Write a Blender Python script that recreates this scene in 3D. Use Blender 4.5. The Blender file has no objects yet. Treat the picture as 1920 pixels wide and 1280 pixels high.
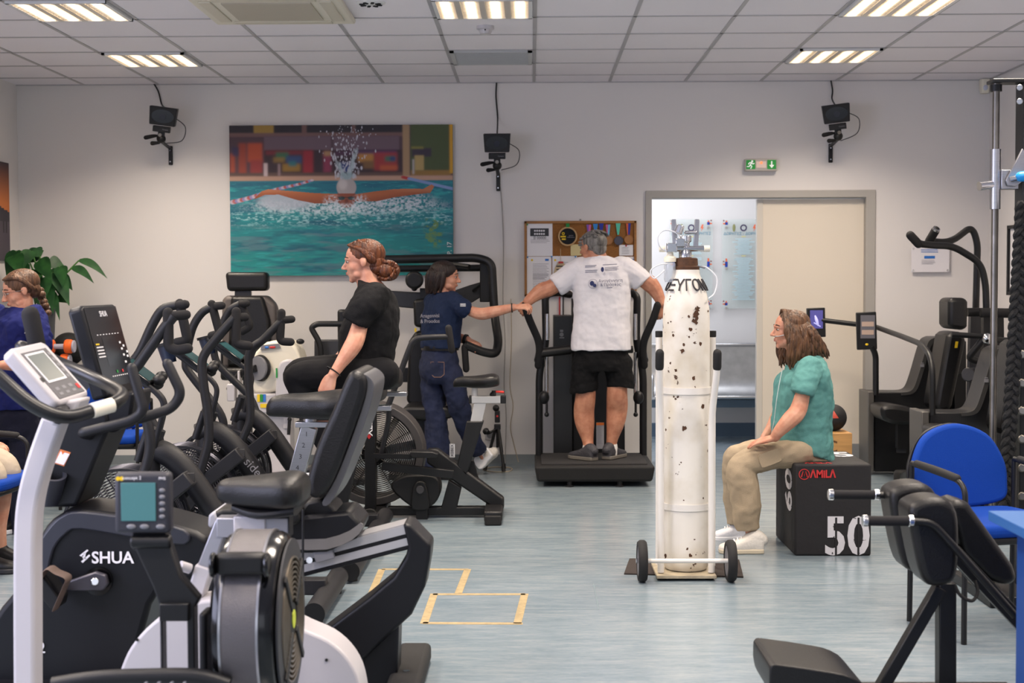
import bpy, bmesh, math, random
from mathutils import Vector, Matrix, noise
import numpy as np
random.seed(7)
V = Vector
SC = bpy.context.scene
COL = SC.collection
# ------------------------------------------------------------------ camera
FPX = 2666.7
PITCH, YAW, ROLL, CAMZ = 0.041035, 0.013544, -0.003655, 1.4527
_cy, _sy, _cp, _sp = math.cos(YAW), math.sin(YAW), math.cos(PITCH), math.sin(PITCH)
_d = V((-_sy*_cp, _cy*_cp, -_sp)); _r0 = V((_cy, _sy, 0)); _u0 = _r0.cross(_d)
_r = _r0*math.cos(ROLL)+_u0*math.sin(ROLL); _u = _u0*math.cos(ROLL)-_r0*math.sin(ROLL)
cam = bpy.data.cameras.new('camera'); camo = bpy.data.objects.new('camera', cam); COL.objects.link(camo)
cam.sensor_width = 36; cam.lens = 36*FPX/1920; cam.clip_start = .05; cam.clip_end = 100
camo.matrix_world = Matrix(((_r.x, _u.x, -_d.x, 0), (_r.y, _u.y, -_d.y, 0), (_r.z, _u.z, -_d.z, CAMZ), (0, 0, 0, 1)))
cam.dof.use_dof = True; cam.dof.focus_distance = 7.4; cam.dof.aperture_fstop = 4.0
SC.camera = camo
SC.view_settings.view_transform = 'Standard'; SC.view_settings.look = 'None'
SC.view_settings.gamma = 1.0; SC.view_settings.use_curve_mapping = False
SC.view_settings.exposure = 0.04

def P(x, y, Y):
    """real-world point at depth Y that a sight line through photo point (x, y) meets"""
    v = _d*FPX+_r*(x-960)-_u*(y-640)
    v = v*(Y/v.y)
    return V((v.x, v.y, v.z+CAMZ))
def G(x, y, z=0.0):
    """same, on the level z"""
    v = _d*FPX+_r*(x-960)-_u*(y-640)
    v = v*((z-CAMZ)/v.z)
    return V((v.x, v.y, v.z+CAMZ))
def S(Y, px): return px*Y/FPX      # photo pixels to metres at depth Y

# ------------------------------------------------------------------ world and daylight
XL, XR, D, CZ = -4.115, 3.645, 11.41, 3.05
YB = -3.0
X0, OFF = 0.028, 0.396
w = bpy.data.worlds.new('world'); SC.world = w; w.use_nodes = True
w.node_tree.nodes['Background'].inputs[0].default_value = (0.80, 0.86, 1.0, 1)
w.node_tree.nodes['Background'].inputs[1].default_value = 0.45
def area(name, loc, rot, sx, sy, power, col):
    l = bpy.data.lights.new(name, 'AREA'); l.shape = 'RECTANGLE'; l.size = sx; l.size_y = sy; l.energy = power; l.color = col
    o = bpy.data.objects.new(name, l); COL.objects.link(o); o.location = loc; o.rotation_euler = rot; return o
area('assumed_rear_daylight', (-1.2, YB+.15, 1.75), (math.radians(90), 0, 0), 5.0, 2.0, 38, (.86, .89, 1.0))  # assumed daylight from behind the camera, a bare area light, no window built
area('assumed_side_daylight', (XL+.1, 2.6, 1.75), (math.radians(90), 0, math.radians(-90)), 4.0, 1.6, 150, (.72, .74, 1.0))  # assumed cool daylight from the left, its source is unseen
area('corridor_daylight_fill', (-.6, 12.5, 2.1), (math.radians(90), 0, math.radians(-90)), 1.5, 1.6, 55, (.86, .92, 1.0))  # added bluish fill that brightens the corridor, its source is unseen

# ------------------------------------------------------------------ materials
def rgb(h):
    h = h.lstrip('#'); o = []
    for i in (0, 2, 4):
        c = int(h[i:i+2], 16)/255
        o.append(c/12.92 if c <= .04045 else ((c+.055)/1.055)**2.4)
    return (o[0], o[1], o[2], 1.0)
MATS = {}
def mat(name, col, rough=.5, metal=0.0, bump=0, bscale=40, var=0, vscale=6, sheen=0, coat=0, emit=None, estr=0, spec=.5, trans=0, col2=None, alpha=1, sss=0, stretch=None):
    m = bpy.data.materials.new(name); m.use_nodes = True; nt = m.node_tree; b = nt.nodes['Principled BSDF']
    c = rgb(col) if isinstance(col, str) else col
    b.inputs['Base Color'].default_value = c; b.inputs['Roughness'].default_value = rough; b.inputs['Metallic'].default_value = metal
    b.inputs['Specular IOR Level'].default_value = spec
    if sheen: b.inputs['Sheen Weight'].default_value = sheen
    if coat: b.inputs['Coat Weight'].default_value = coat; b.inputs['Coat Roughness'].default_value = .1
    if trans: b.inputs['Transmission Weight'].default_value = trans; b.inputs['IOR'].default_value = 1.3
    if alpha < 1: b.inputs['Alpha'].default_value = alpha
    if sss: b.inputs['Subsurface Weight'].default_value = sss; b.inputs['Subsurface Radius'].default_value = (.02, .008, .004); b.inputs['Subsurface Scale'].default_value = .4
    if emit: b.inputs['Emission Color'].default_value = rgb(emit); b.inputs['Emission Strength'].default_value = estr
    if bump or var:
        tc = nt.nodes.new('ShaderNodeTexCoord'); src = tc.outputs['Object']
        if stretch:
            mp = nt.nodes.new('ShaderNodeMapping'); mp.inputs['Scale'].default_value = stretch; nt.links.new(src, mp.inputs[0]); src = mp.outputs[0]
    if bump:
        n = nt.nodes.new('ShaderNodeTexNoise'); n.inputs['Scale'].default_value = bscale; n.inputs['Detail'].default_value = 4
        nt.links.new(src, n.inputs['Vector']); bp = nt.nodes.new('ShaderNodeBump'); bp.inputs['Strength'].default_value = bump; bp.inputs['Distance'].default_value = .02
        nt.links.new(n.outputs[0], bp.inputs['Height']); nt.links.new(bp.outputs[0], b.inputs['Normal'])
    if var:
        n2 = nt.nodes.new('ShaderNodeTexNoise'); n2.inputs['Scale'].default_value = vscale; n2.inputs['Detail'].default_value = 5
        nt.links.new(src, n2.inputs['Vector'])
        mx = nt.nodes.new('ShaderNodeMix'); mx.data_type = 'RGBA'
        rp = nt.nodes.new('ShaderNodeValToRGB'); rp.color_ramp.elements[0].position = .35; rp.color_ramp.elements[1].position = .65
        nt.links.new(n2.outputs[0], rp.inputs[0]); nt.links.new(rp.outputs[0], mx.inputs[0])
        c2 = rgb(col2) if col2 else (c[0]*(1-var), c[1]*(1-var), c[2]*(1-var), 1)
        mx.inputs[6].default_value = c; mx.inputs[7].default_value = c2
        nt.links.new(mx.outputs[2], b.inputs['Base Color'])
    MATS[name] = m
    return m
BLK = mat('black_powder_coat', '121214', .42, spec=.4, bump=.08, bscale=300)
BLK2 = mat('black_plastic', '0f0f12', .5, spec=.4)
BLKG = mat('gloss_black', '08080a', .16)
RUB = mat('black_rubber', '121112', .75, bump=.1, bscale=200)
FOAM = mat('foam_grip', '19181a', .8, spec=.35, bump=.1, bscale=400)
LEA = mat('black_vinyl', '0f0e0f', .40, spec=.4, bump=.12, bscale=180)
GREY = mat('dark_grey_plastic', '2c2c30', .5)
MGREY = mat('mid_grey_plastic', '77777c', .45)
SIL = mat('brushed_aluminium', 'b9b9bd', .32, 1.0, var=.12, vscale=20, stretch=(1, 1, 30))
STEEL = mat('chrome', 'd0d0d2', .14, 1.0)
DSTEEL = mat('worn_steel', '8c8780', .35, 1.0, var=.3, vscale=10)
WHT = mat('white_enamel', 'bdb9bc', .35)
CREAM = mat('cream_plastic', 'e6dfcc', .4)
PAPER = mat('paper', 'e9e7ea', .8)
INK = mat('ink', '2c2c34', .8)
GINK = mat('grey_ink', '8f8d96', .8)
BLUEF = mat('blue_fabric', '003a96', .8, bump=.25, bscale=500, spec=.25)
RED = mat('red_print', 'c02a2c', .6)
YEL = mat('yellow_print', 'e6c21a', .6)
WPRINT = mat('white_print', 'e8e8ea', .6)
DGREEN = mat('green_print', '1d8a3c', .6)
BPRINT = mat('blue_print', '2b6fc0', .6)
SKIN = mat('skin', 'cf9a80', .5, sss=.12, var=.12, vscale=22, col2='bf8168', bump=.05, bscale=120)
SKIN2 = mat('tanned_skin', 'c48a6d', .5, sss=.1, var=.2, vscale=26, col2='b0745a', bump=.08, bscale=90)
LIP = mat('lips', 'a85a52', .5)
EYEW = mat('eye_white', 'b0a39c', .2)
EYED = mat('eye_dark', '1a120e', .2)

# ------------------------------------------------------------------ mesh building
def cr(pts, k=6, closed=False):
    """smooth curve through the points (any tuple length)"""
    pts = [tuple(p) for p in pts]; n = len(pts); out = []
    if n < 3: return pts
    def g(i): return pts[i % n] if closed else pts[max(0, min(n-1, i))]
    for i in range(n if closed else n-1):
        p0, p1, p2, p3 = g(i-1), g(i), g(i+1), g(i+2)
        for j in range(k):
            t = j/k; t2 = t*t; t3 = t2*t
            out.append(tuple(.5*((2*b)+(-a+c)*t+(2*a-5*b+4*c-d)*t2+(-a+3*b-3*c+d)*t3) for a, b, c, d in zip(p0, p1, p2, p3)))
    if not closed: out.append(pts[-1])
    return out
def fil(pts, rad, k=6, closed=False):
    """polyline with rounded corners"""
    pts = [V(p) for p in pts]; n = len(pts); out = []
    for i in range(n):
        if not closed and i in (0, n-1): out.append(pts[i]); continue
        p, a, b = pts[i], pts[i-1], pts[(i+1) % n]
        u, v = (a-p), (b-p); lu, lv = u.length, v.length
        if lu < 1e-6 or lv < 1e-6: continue
        u /= lu; v /= lv
        r = rad[i] if isinstance(rad, (list, tuple)) else rad
        t = min(r, lu*.49, lv*.49)
        s, e = p+u*t, p+v*t
        for j in range(k+1):
            q = j/k; out.append(s*(1-q)**2+p*2*q*(1-q)+e*q*q)
    return out
class M:
    def __init__(s): s.v = []; s.f = []; s.mi = []; s.cur = 0
    def add(s, vs, fs):
        o = len(s.v); s.v += [V(p) for p in vs]; s.f += [tuple(i+o for i in f) for f in fs]; s.mi += [s.cur]*len(fs); return s
    def tube(s, pts, r, n=10, closed=False, rnd=False, flat=1.0, up=None):
        pts = [V(p[:3]) for p in pts]; m = len(pts)
        rs = list(r) if isinstance(r, (list, tuple)) else [r]*m
        T = []
        for i in range(m):
            a = pts[i-1] if (i > 0 or closed) else pts[i]; b = pts[(i+1) % m] if (i < m-1 or closed) else pts[i]
            t = b-a; T.append(t.normalized() if t.length > 1e-9 else V((0, 0, 1)))
        up = V(up) if up else (V((0, 0, 1)) if abs(T[0].z) < .9 else V((0, 1, 0)))
        N = []; nn = (up-T[0]*up.dot(T[0])).normalized()
        for i in range(m):
            nn = nn-T[i]*nn.dot(T[i])
            nn = nn.normalized() if nn.length > 1e-6 else T[i].orthogonal().normalized()
            N.append(nn)
        if rnd and not closed:
            pr, rr, tt, nq = [], [], [], []
            for a in (80, 55, 30):
                a = math.radians(a); pr.append(pts[0]-T[0]*rs[0]*math.sin(a)); rr.append(rs[0]*math.cos(a)); tt.append(T[0]); nq.append(N[0])
            p2, r2, t2, n2 = [], [], [], []
            for a in (30, 55, 80):
                a = math.radians(a); p2.append(pts[-1]+T[-1]*rs[-1]*math.sin(a)); r2.append(rs[-1]*math.cos(a)); t2.append(T[-1]); n2.append(N[-1])
            pts = pr+pts+p2; rs = rr+rs+r2; T = tt+T+t2; N = nq+N+n2; m = len(pts)
        vs = []; fs = []
        for i in range(m):
            b = T[i].cross(N[i])
            for j in range(n):
                a = 2*math.pi*j/n; vs.append(pts[i]+N[i]*(math.cos(a)*rs[i])+b*(math.sin(a)*rs[i]*flat))
        for i in range(m if closed else m-1):
            i2 = (i+1) % m
            for j in range(n):
                j2 = (j+1) % n; fs.append((i*n+j, i*n+j2, i2*n+j2, i2*n+j))
        if not closed:
            fs.append(tuple(reversed(range(n)))); fs.append(tuple((m-1)*n+j for j in range(n)))
        return s.add(vs, fs)
    def box(s, c, sz, R=None):
        c = V(c); x, y, z = sz[0]/2, sz[1]/2, sz[2]/2
        vs = [V((i, j, k)) for i in (-x, x) for j in (-y, y) for k in (-z, z)]
        if R is not None: vs = [R @ v for v in vs]
        return s.add([v+c for v in vs], [(0, 1, 3, 2), (4, 6, 7, 5), (0, 4, 5, 1), (2, 3, 7, 6), (0, 2, 6, 4), (1, 5, 7, 3)])
    def b2(s, a, b):
        a, b = V(a), V(b); return s.box((a+b)/2, [max(abs(q), .0012) for q in (b-a)])
    def beam(s, p, q, w, h, up=(0, 0, 1)):
        """square bar from p to q, w across, h along up"""
        p, q = V(p), V(q); t = (q-p); L = t.length; t = t/L; up = V(up)
        sd = t.cross(up); sd = sd.normalized() if sd.length > 1e-5 else t.orthogonal().normalized()
        u = sd.cross(t); R = Matrix((sd, t, u)).transposed()
        return s.box((p+q)/2, (w, L, h), R)
    def prism(s, poly, ext):
        """closed outline (3-D points) pushed along ext"""
        poly = [V(p) for p in poly]; n = len(poly); e = V(ext)
        nm = V((0, 0, 0))
        for i in range(n): nm += poly[i].cross(poly[(i+1) % n])
        if nm.dot(e) < 0: poly = poly[::-1]
        vs = poly+[p+e for p in poly]
        fs = [tuple(reversed(range(n))), tuple(range(n, 2*n))]+[(i, (i+1) % n, (i+1) % n+n, i+n) for i in range(n)]
        return s.add(vs, fs)
    def lathe(s, prof, c=(0, 0, 0), ax=(0, 0, 1), n=24):
        """profile of (radius, height) turned about an axis"""
        c = V(c); ax = V(ax).normalized(); u = ax.orthogonal().normalized(); v = ax.cross(u); vs = []; fs = []; m = len(prof)
        for r, h in prof:
            for j in range(n):
                a = 2*math.pi*j/n; vs.append(c+ax*h+(u*math.cos(a)+v*math.sin(a))*max(r, 1e-5))
        for i in range(m-1):
            for j in range(n): fs.append((i*n+j, i*n+(j+1) % n, (i+1)*n+(j+1) % n, (i+1)*n+j))
        if m > 3 and prof[0][0] > 1e-3 and prof[-1][0] > 1e-3:      # a ring: close the profile on itself
            for j in range(n): fs.append(((m-1)*n+j, (m-1)*n+(j+1) % n, (j+1) % n, j))
        else: fs.append(tuple(reversed(range(n)))); fs.append(tuple((m-1)*n+j for j in range(n)))
        return s.add(vs, fs)
    def cyl(s, p, q, r, n=20): 
        p, q = V(p), V(q); return s.lathe([(r, 0), (r, (q-p).length)], p, q-p, n)
    def ell(s, c, r, R=None, n=16, m=10):
        if not isinstance(r, (list, tuple)): r = (r, r, r)
        vs = []; fs = []; c = V(c)
        for i in range(1, m):
            th = math.pi*i/m
            for j in range(n):
                a = 2*math.pi*j/n; p = V((r[0]*math.sin(th)*math.cos(a), r[1]*math.sin(th)*math.sin(a), r[2]*math.cos(th)))
                vs.append(c+(R @ p if R is not None else p))
        t = V((0, 0, r[2])); t = R @ t if R is not None else t
        vs += [c+t, c-t]; T, B = len(vs)-2, len(vs)-1
        for i in range(m-2):
            for j in range(n): fs.append((i*n+j, (i+1)*n+j, (i+1)*n+(j+1) % n, i*n+(j+1) % n))
        for j in range(n): fs.append((T, j, (j+1) % n)); fs.append((B, (m-2)*n+(j+1) % n, (m-2)*n+j))
        return s.add(vs, fs)
    def leg(s, pr, k=5, n=16):
        q = cr([tuple(p) for p in pr], k); s.ell(q[0][:3], q[0][3]*.98); return s.tube([V(p[:3]) for p in q], [p[3] for p in q], n=n)
    def chain(s, pr, k=5, n=12, flat=1.0, up=None):
        """limb through (x,y,z,r) points with round ends"""
        q = cr([tuple(p) for p in pr], k)
        return s.tube([V(p[:3]) for p in q], [p[3] for p in q], n=n, rnd=True, flat=flat, up=up)
    def loft(s, secs, n=20, k=4, pw=2.0):
        """closed body through (centre, half-width vector, half-depth vector) sections"""
        q = cr([tuple(V(c))+tuple(V(u))+tuple(V(v)) for c, u, v in secs], k); vs = []; fs = []; m = len(q)
        for p in q:
            c, u, v = V(p[:3]), V(p[3:6]), V(p[6:9])
            for j in range(n):
                a = 2*math.pi*j/n; ca, sa = math.cos(a), math.sin(a)
                ca = math.copysign(abs(ca)**(2/pw), ca); sa = math.copysign(abs(sa)**(2/pw), sa); vs.append(c+u*ca+v*sa)
        for i in range(m-1):
            for j in range(n): fs.append((i*n+j, i*n+(j+1) % n, (i+1)*n+(j+1) % n, (i+1)*n+j))
        fs.append(tuple(reversed(range(n)))); fs.append(tuple((m-1)*n+j for j in range(n)))
        return s.add(vs, fs)
    def quad(s, a, b, c, d): return s.add([a, b, c, d], [(0, 1, 2, 3)])
    def ob(s, name, m, parent=None, bevel=0, seg=2, remesh=0, smooth=0, sub=0, sharp=38, label=None, fold=0, fscale=.07):
        me = bpy.data.meshes.new(name)
        if parent is not None:
            off = V((0, 0, 0)); p = parent
            while p is not None: off += p.location; p = p.parent
        else:
            lo = [min(v[i] for v in s.v) for i in range(3)]; hi = [max(v[i] for v in s.v) for i in range(3)]
            off = V(((lo[0]+hi[0])/2, (lo[1]+hi[1])/2, lo[2]))
        me.from_pydata([v-off for v in s.v], [], s.f); me.validate()
        bm = bmesh.new(); bm.from_mesh(me); bmesh.ops.recalc_face_normals(bm, faces=bm.faces); bm.to_mesh(me); bm.free()
        for q in (m if isinstance(m, (list, tuple)) else [m]): me.materials.append(q)
        if len(me.polygons) == len(s.mi) and any(s.mi): me.polygons.foreach_set('material_index', s.mi)
        me.shade_smooth()
        if sharp and not remesh: me.set_sharp_from_angle(angle=math.radians(sharp))
        o = bpy.data.objects.new(name, me); COL.objects.link(o)
        if parent is not None: o.parent = parent
        else: o.location = off
        if bevel:
            b = o.modifiers.new('bevel', 'BEVEL'); b.width = bevel; b.segments = seg; b.limit_method = 'ANGLE'; b.angle_limit = math.radians(40)
        if remesh:
            r = o.modifiers.new('skin_over', 'REMESH'); r.mode = 'VOXEL'; r.voxel_size = remesh; r.use_smooth_shade = True
        if smooth:
            r = o.modifiers.new('smooth', 'SMOOTH'); r.factor = .5; r.iterations = smooth
        if fold:
            tx = bpy.data.textures.get('folds%g' % fscale) or bpy.data.textures.new('folds%g' % fscale, 'CLOUDS'); tx.noise_scale = fscale; tx.noise_depth = 2
            r = o.modifiers.new('folds', 'DISPLACE'); r.texture = tx; r.strength = fold; r.mid_level = .5; r.texture_coords = 'LOCAL'
        if sub:
            r = o.modifiers.new('sub', 'SUBSURF'); r.levels = sub; r.render_levels = sub
        if label: o['label'] = label
        return o
def thing(name, label, cat, loc=(0, 0, 0), group=None, rz=0):
    o = bpy.data.objects.new(name, None); o.empty_display_size = .1; COL.objects.link(o); o.location = loc; o.rotation_euler = (0, 0, rz)
    o['label'] = label; o['category'] = cat
    if group: o['group'] = group
    return o
def tag(o, label, cat, group=None):
    o['label'] = label; o['category'] = cat
    if group: o['group'] = group
    return o
def struct(o): o['kind'] = 'structure'; return o
def dup(root, loc, rz=None, label=None):
    r = root.copy(); COL.objects.link(r); r.location = loc
    if rz is not None: r.rotation_euler = (0, 0, rz)
    if label: r['label'] = label
    for ch in list(root.children):
        c = ch.copy(); COL.objects.link(c); c.parent = r
        for g in list(ch.children):
            d = g.copy(); COL.objects.link(d); d.parent = c
    return r
def text(name, body, c, size, m, parent, right=(1, 0, 0), up=(0, 0, 1), align='CENTER', ext=.0006, sx=1.0, shear=0, bold=0, label=None):
    """lettering standing at c, reading along right"""
    cu = bpy.data.curves.new(name, 'FONT'); cu.body = body; cu.size = size; cu.align_x = align; cu.align_y = 'CENTER'; cu.extrude = ext; cu.shear = shear; cu.offset = bold
    cu.resolution_u = 3; cu.materials.append(m)
    tmp = bpy.data.objects.new(name, cu); me = bpy.data.meshes.new_from_object(tmp); bpy.data.objects.remove(tmp); bpy.data.curves.remove(cu)
    o = bpy.data.objects.new(name, me); COL.objects.link(o)
    r, u = V(right).normalized(), V(up).normalized(); n = r.cross(u)
    off = V((0, 0, 0)); p = parent
    while p is not None: off += p.location; p = p.parent
    if parent is not None: o.parent = parent
    c = V(c)-off
    o.matrix_local = Matrix(((r.x*sx, u.x, n.x, c.x), (r.y*sx, u.y, n.y, c.y), (r.z*sx, u.z, n.z, c.z), (0, 0, 0, 1)))
    if label: o['label'] = label
    return o
def rod(name, pts, r, m, parent, rad=.03, n=10, rnd=False, **k):
    return M().tube(fil(pts, rad) if rad else pts, r, n=n, rnd=rnd).ob(name, m, parent, **k)
def lines(mb, c, right, up, w, n, dy, h, ragged=.3):
    """rows of printed lines"""
    c, r, u = V(c), V(right).normalized(), V(up).normalized(); nn = r.cross(u)*.0008
    for i in range(n):
        l = w*(1-ragged*random.random()); p = c-u*dy*i+nn
        mb.quad(p, p+r*l, p+r*l+u*h, p+u*h)
    return mb
# ================================================================== the room
WALLM = mat('wall_paint', 'dedad8', .75, bump=.04, bscale=120)
CEILM = mat('ceiling_tile', 'e8e4ea', .9, bump=.15, bscale=200)
GRIDM = mat('ceiling_bar', 'aeacaf', .5)
def floor_mat():
    m = mat('linoleum', 'a9b7bd', .3); nt = m.node_tree; b = nt.nodes['Principled BSDF']; L = nt.links
    tc = nt.nodes.new('ShaderNodeTexCoord'); mp = nt.nodes.new('ShaderNodeMapping'); mp.inputs['Scale'].default_value = (1.2, 6, 1); L.new(tc.outputs['Object'], mp.inputs[0])
    n1 = nt.nodes.new('ShaderNodeTexNoise'); n1.inputs['Scale'].default_value = 4; n1.inputs['Detail'].default_value = 8; n1.inputs['Roughness'].default_value = .65; L.new(mp.outputs[0], n1.inputs['Vector'])
    r1 = nt.nodes.new('ShaderNodeValToRGB'); e = r1.color_ramp.elements
    e[0].position = .3; e[0].color = rgb('6a7b87'); e[1].position = .7; e[1].color = rgb('8d969b')
    x = r1.color_ramp.elements.new(.5); x.color = rgb('7b8993')
    L.new(n1.outputs[0], r1.inputs[0])
    n2 = nt.nodes.new('ShaderNodeTexNoise'); n2.inputs['Scale'].default_value = 30; n2.inputs['Detail'].default_value = 6; L.new(mp.outputs[0], n2.inputs['Vector'])
    mx = nt.nodes.new('ShaderNodeMix'); mx.data_type = 'RGBA'; mx.inputs[0].default_value = .13; L.new(r1.outputs[0], mx.inputs[6])
    r2 = nt.nodes.new('ShaderNodeValToRGB'); r2.color_ramp.elements[0].position = .35; r2.color_ramp.elements[1].position = .65; r2.color_ramp.elements[0].color = rgb('5a6f80'); r2.color_ramp.elements[1].color = rgb('a8aca4')
    L.new(n2.outputs[0], r2.inputs[0]); L.new(r2.outputs[0], mx.inputs[7]); L.new(mx.outputs[2], b.inputs['Base Color'])
    rr = nt.nodes.new('ShaderNodeMapRange'); rr.inputs[3].default_value = .16; rr.inputs[4].default_value = .30; L.new(n1.outputs[0], rr.inputs[0]); L.new(rr.outputs[0], b.inputs['Roughness'])
    return m
FLM = floor_mat()
DX0, DX1, DZ = P(1221, 371, D).x, P(1624, 371, D).x, P(1400, 370, D).z
CY = 13.4
struct(M().b2((XL-.2, YB, -.1), (XR+.2, D+.15, 0)).ob('floor', FLM))
struct(M().b2((-1.5, D+.15, -.1), (4.5, CY+.2, 0)).ob('floor_corridor', FLM))
struct(M().b2((XL-.2, YB, CZ), (XR+.2, D+.15, CZ+.1)).ob('ceiling', CEILM))
struct(M().b2((-1.5, D+.15, 2.75), (4.5, CY+.2, 2.85)).ob('ceiling_corridor', CEILM))
WB = M().b2((XL-.2, D, 0), (DX0, D+.15, CZ)).b2((DX1, D, 0), (XR+.2, D+.15, CZ)).b2((DX0, D, DZ), (DX1, D+.15, CZ))
struct(WB.ob('wall_back', WALLM))
struct(M().b2((XL-.15, 5.2, 0), (XL, D, CZ)).b2((XL-.15, YB, 0), (XL, 5.2, .8)).b2((XL-.15, YB, 2.7), (XL, 5.2, CZ)).b2((XL-.15, YB, .8), (XL, .2, 2.7)).ob('wall_left', WALLM))  # opening near the camera is assumed, out of view, for side daylight
struct(M().b2((XR, YB, 0), (XR+.15, D, CZ)).ob('wall_right', WALLM))
struct(M().b2((-1.5, CY, 0), (4.5, CY+.15, 2.75)).ob('wall_corridor', WALLM))
BASEM = mat('grey_skirting', '7d8488', .5)
struct(M().b2((XL, D-.012, 0), (P(1211, 800, D).x, D, .075)).b2((P(1641, 800, D).x, D-.012, 0), (XR, D, .075)).ob('baseboard_back', BASEM))
struct(M().b2((XL, 5.2, 0), (XL+.012, D, .075)).ob('baseboard_left', BASEM))
struct(M().b2((XR-.012, 2, 0), (XR, D, .075)).ob('baseboard_right', BASEM))
struct(M().b2((-1.5, CY-.012, 0), (4.5, CY, .13)).ob('baseboard_corridor', mat('blue_skirting', '54687c', .5)))
l = area('corridor_overhead_fill', (1.4, 12.5, 2.72), (0, 0, 0), 1.6, .5, 16, (.95, .97, 1.0))  # added light from above to brighten the corridor, no fitting stands there
# ceiling bars
g = M()
for k in range(-8, 8):
    x = X0+.6*k
    if XL < x < XR: g.b2((x-.012, 0.5, CZ-.004), (x+.012, D, CZ+.01))
for j in range(0, 18):
    y = D-OFF-.6*j
    g.b2((XL, y-.012, CZ-.004), (XR, y+.012, CZ+.01))
g.b2((XL, D-.02, CZ-.006), (XR, D, CZ+.01))
struct(g.ob('trim_1', GRIDM))
# door frame and sliding leaf
fm = mat('door_frame_paint', 'a9a59f', .5); fo = .045
ox0, ox1, oz = P(1210, 500, D).x, P(1640, 500, D).x, P(1400, 357, D).z
F = M()
for (a, b, z0, z1) in ((ox0, DX0+.004, 0, oz), (DX1-.004, ox1, 0, oz), (DX0, DX1, DZ-.004, oz)): F.b2((a, D-.02, z0), (b, D+.165, z1))
struct(F.ob('trim_2', fm, bevel=.004))
dr = thing('door_1', 'cream sliding door leaf half open across the doorway', 'door', (2.2, D+.08, 0)); struct(dr)
lx0 = P(1417, 600, D+.08).x
leafm = mat('door_laminate', 'ddd3c4', .5, bump=.03, bscale=150)
M().b2((lx0, D+.05, .012), (DX1-.004, D+.09, DZ-.012)).ob('door_leaf', leafm, dr, bevel=.003)
M().b2((lx0, D+.04, .012), (lx0+.05, D+.096, DZ-.012)).ob('door_edge', mat('door_edging', 'cfc9bf', .4), dr, bevel=.003)
M().b2((lx0+.055, D+.044, .012), (DX1-.006, D+.05, .15)).ob('kick_plate', mat('grey_kick', '8a8c8d', .4), dr)

# ---------------------------------------------------------------- ceiling things
LAMP = mat('lamp_tube', 'fff1dc', .4, emit='ffe2bd', estr=9)
LREF = mat('lamp_reflector', 'e8e2d6', .35, .6)
LFR = mat('lamp_frame', 'dcdcdc', .4)
def troffer(col, row, lit, label, power=0):
    x0, x1 = X0+.6*col+.016, X0+.6*(col+1)-.016; y1 = D-OFF-.6*(row-2)-.016-.6; y0 = y1-.568; z = CZ-.006
    t = thing('ceiling_light', label, 'light', ((x0+x1)/2, (y0+y1)/2, z), 'louvred ceiling lights in the tile grid')
    m = M()
    for (a, b, c, d) in ((x0, x0+.022, y0, y1), (x1-.022, x1, y0, y1), (x0, x1, y0, y0+.022), (x0, x1, y1-.022, y1)): m.b2((a, c, z-.012), (b, d, z+.004))
    m.ob('frame', LFR, t)
    M().b2((x0+.02, y0+.02, z-.001), (x1-.02, y1-.02, z+.002)).ob('reflector', LREF, t)
    lv = M()
    for i in range(1, 4):
        x = x0+(x1-x0)*i/4; lv.b2((x-.016, y0+.02, z-.012), (x+.016, y1-.02, z-.001))
    for i in range(4):
        a = x0+(x1-x0)*i/4+.02; b = x0+(x1-x0)*(i+1)/4-.02
        for j in range(1, 12): 
            y = y0+(y1-y0)*j/12; lv.b2((a, y-.0015, z-.012), (b, y+.0015, z-.001))
    lv.ob('louvre', LREF, t)
    for i in range(4):
        x = x0+(x1-x0)*(i+.5)/4
        M().b2((x-.026, y0+.03, z-.004), (x+.026, y1-.03, z-.0015)).ob('tube', LAMP if lit else MGREY, t)
    if lit:
        l = area('lamp_glow', ((x0+x1)/2, (y0+y1)/2, z-.02), (0, 0, 0), .5, .5, power, (1.0, .86, .71)); l.data.spread = math.radians(135)
PW = 36
troffer(-5, 2, 1, 'small lit ceiling light nearest the left wall-mounted camera', PW)
troffer(3, 2, 1, 'small lit ceiling light in front of the right wall-mounted camera', PW)
troffer(-5, 5, 1, 'lit ceiling light at the top left corner of the photo', PW)
troffer(-1, 5, 1, 'lit square ceiling light above the smoke detector', PW)
troffer(3, 5, 1, 'lit ceiling light at the top right, one bay nearer than the small one', PW)
for r in (8, 11, 14):
    for c in (-5, -1, 3):
        l = area('assumed_overhead_lamp', (X0+.6*c+.3, D-OFF-.6*(r-2)-.9, CZ-.02), (0, 0, 0), .5, .5, PW, (1.0, .87, .74)); l.data.spread = math.radians(140)  # assumed out-of-view lamps repeating the ceiling pattern, added as bare lights without fittings
# unlit grille
x0, x1 = X0-.6+.016, X0-.016; y1 = D-OFF-.6-.016; y0 = y1-.568; z = CZ-.005
t = thing('ceiling_vent', 'grey slatted ventilation grille in the ceiling, unlit', 'vent', ((x0+x1)/2, (y0+y1)/2, z))
m = M()
for (a, b, c, d) in ((x0, x0+.03, y0, y1), (x1-.03, x1, y0, y1), (x0, x1, y0, y0+.03), (x0, x1, y1-.03, y1)): m.b2((a, c, z-.012), (b, d, z+.003))
m.ob('frame', mat('vent_grey', 'b7b9ba', .5), t)
M().b2((x0+.02, y0+.02, z-.001), (x1-.02, y1-.02, z+.002)).ob('backing', mat('vent_dark', '62676a', .6), t)
m = M()
for i in range(1, 16): 
    y = y0+(y1-y0)*i/16; m.b2((x0+.03, y-.005, z-.011), (x1-.03, y+.006, z-.006))
m.ob('slats', MATS['vent_grey'], t)
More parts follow.
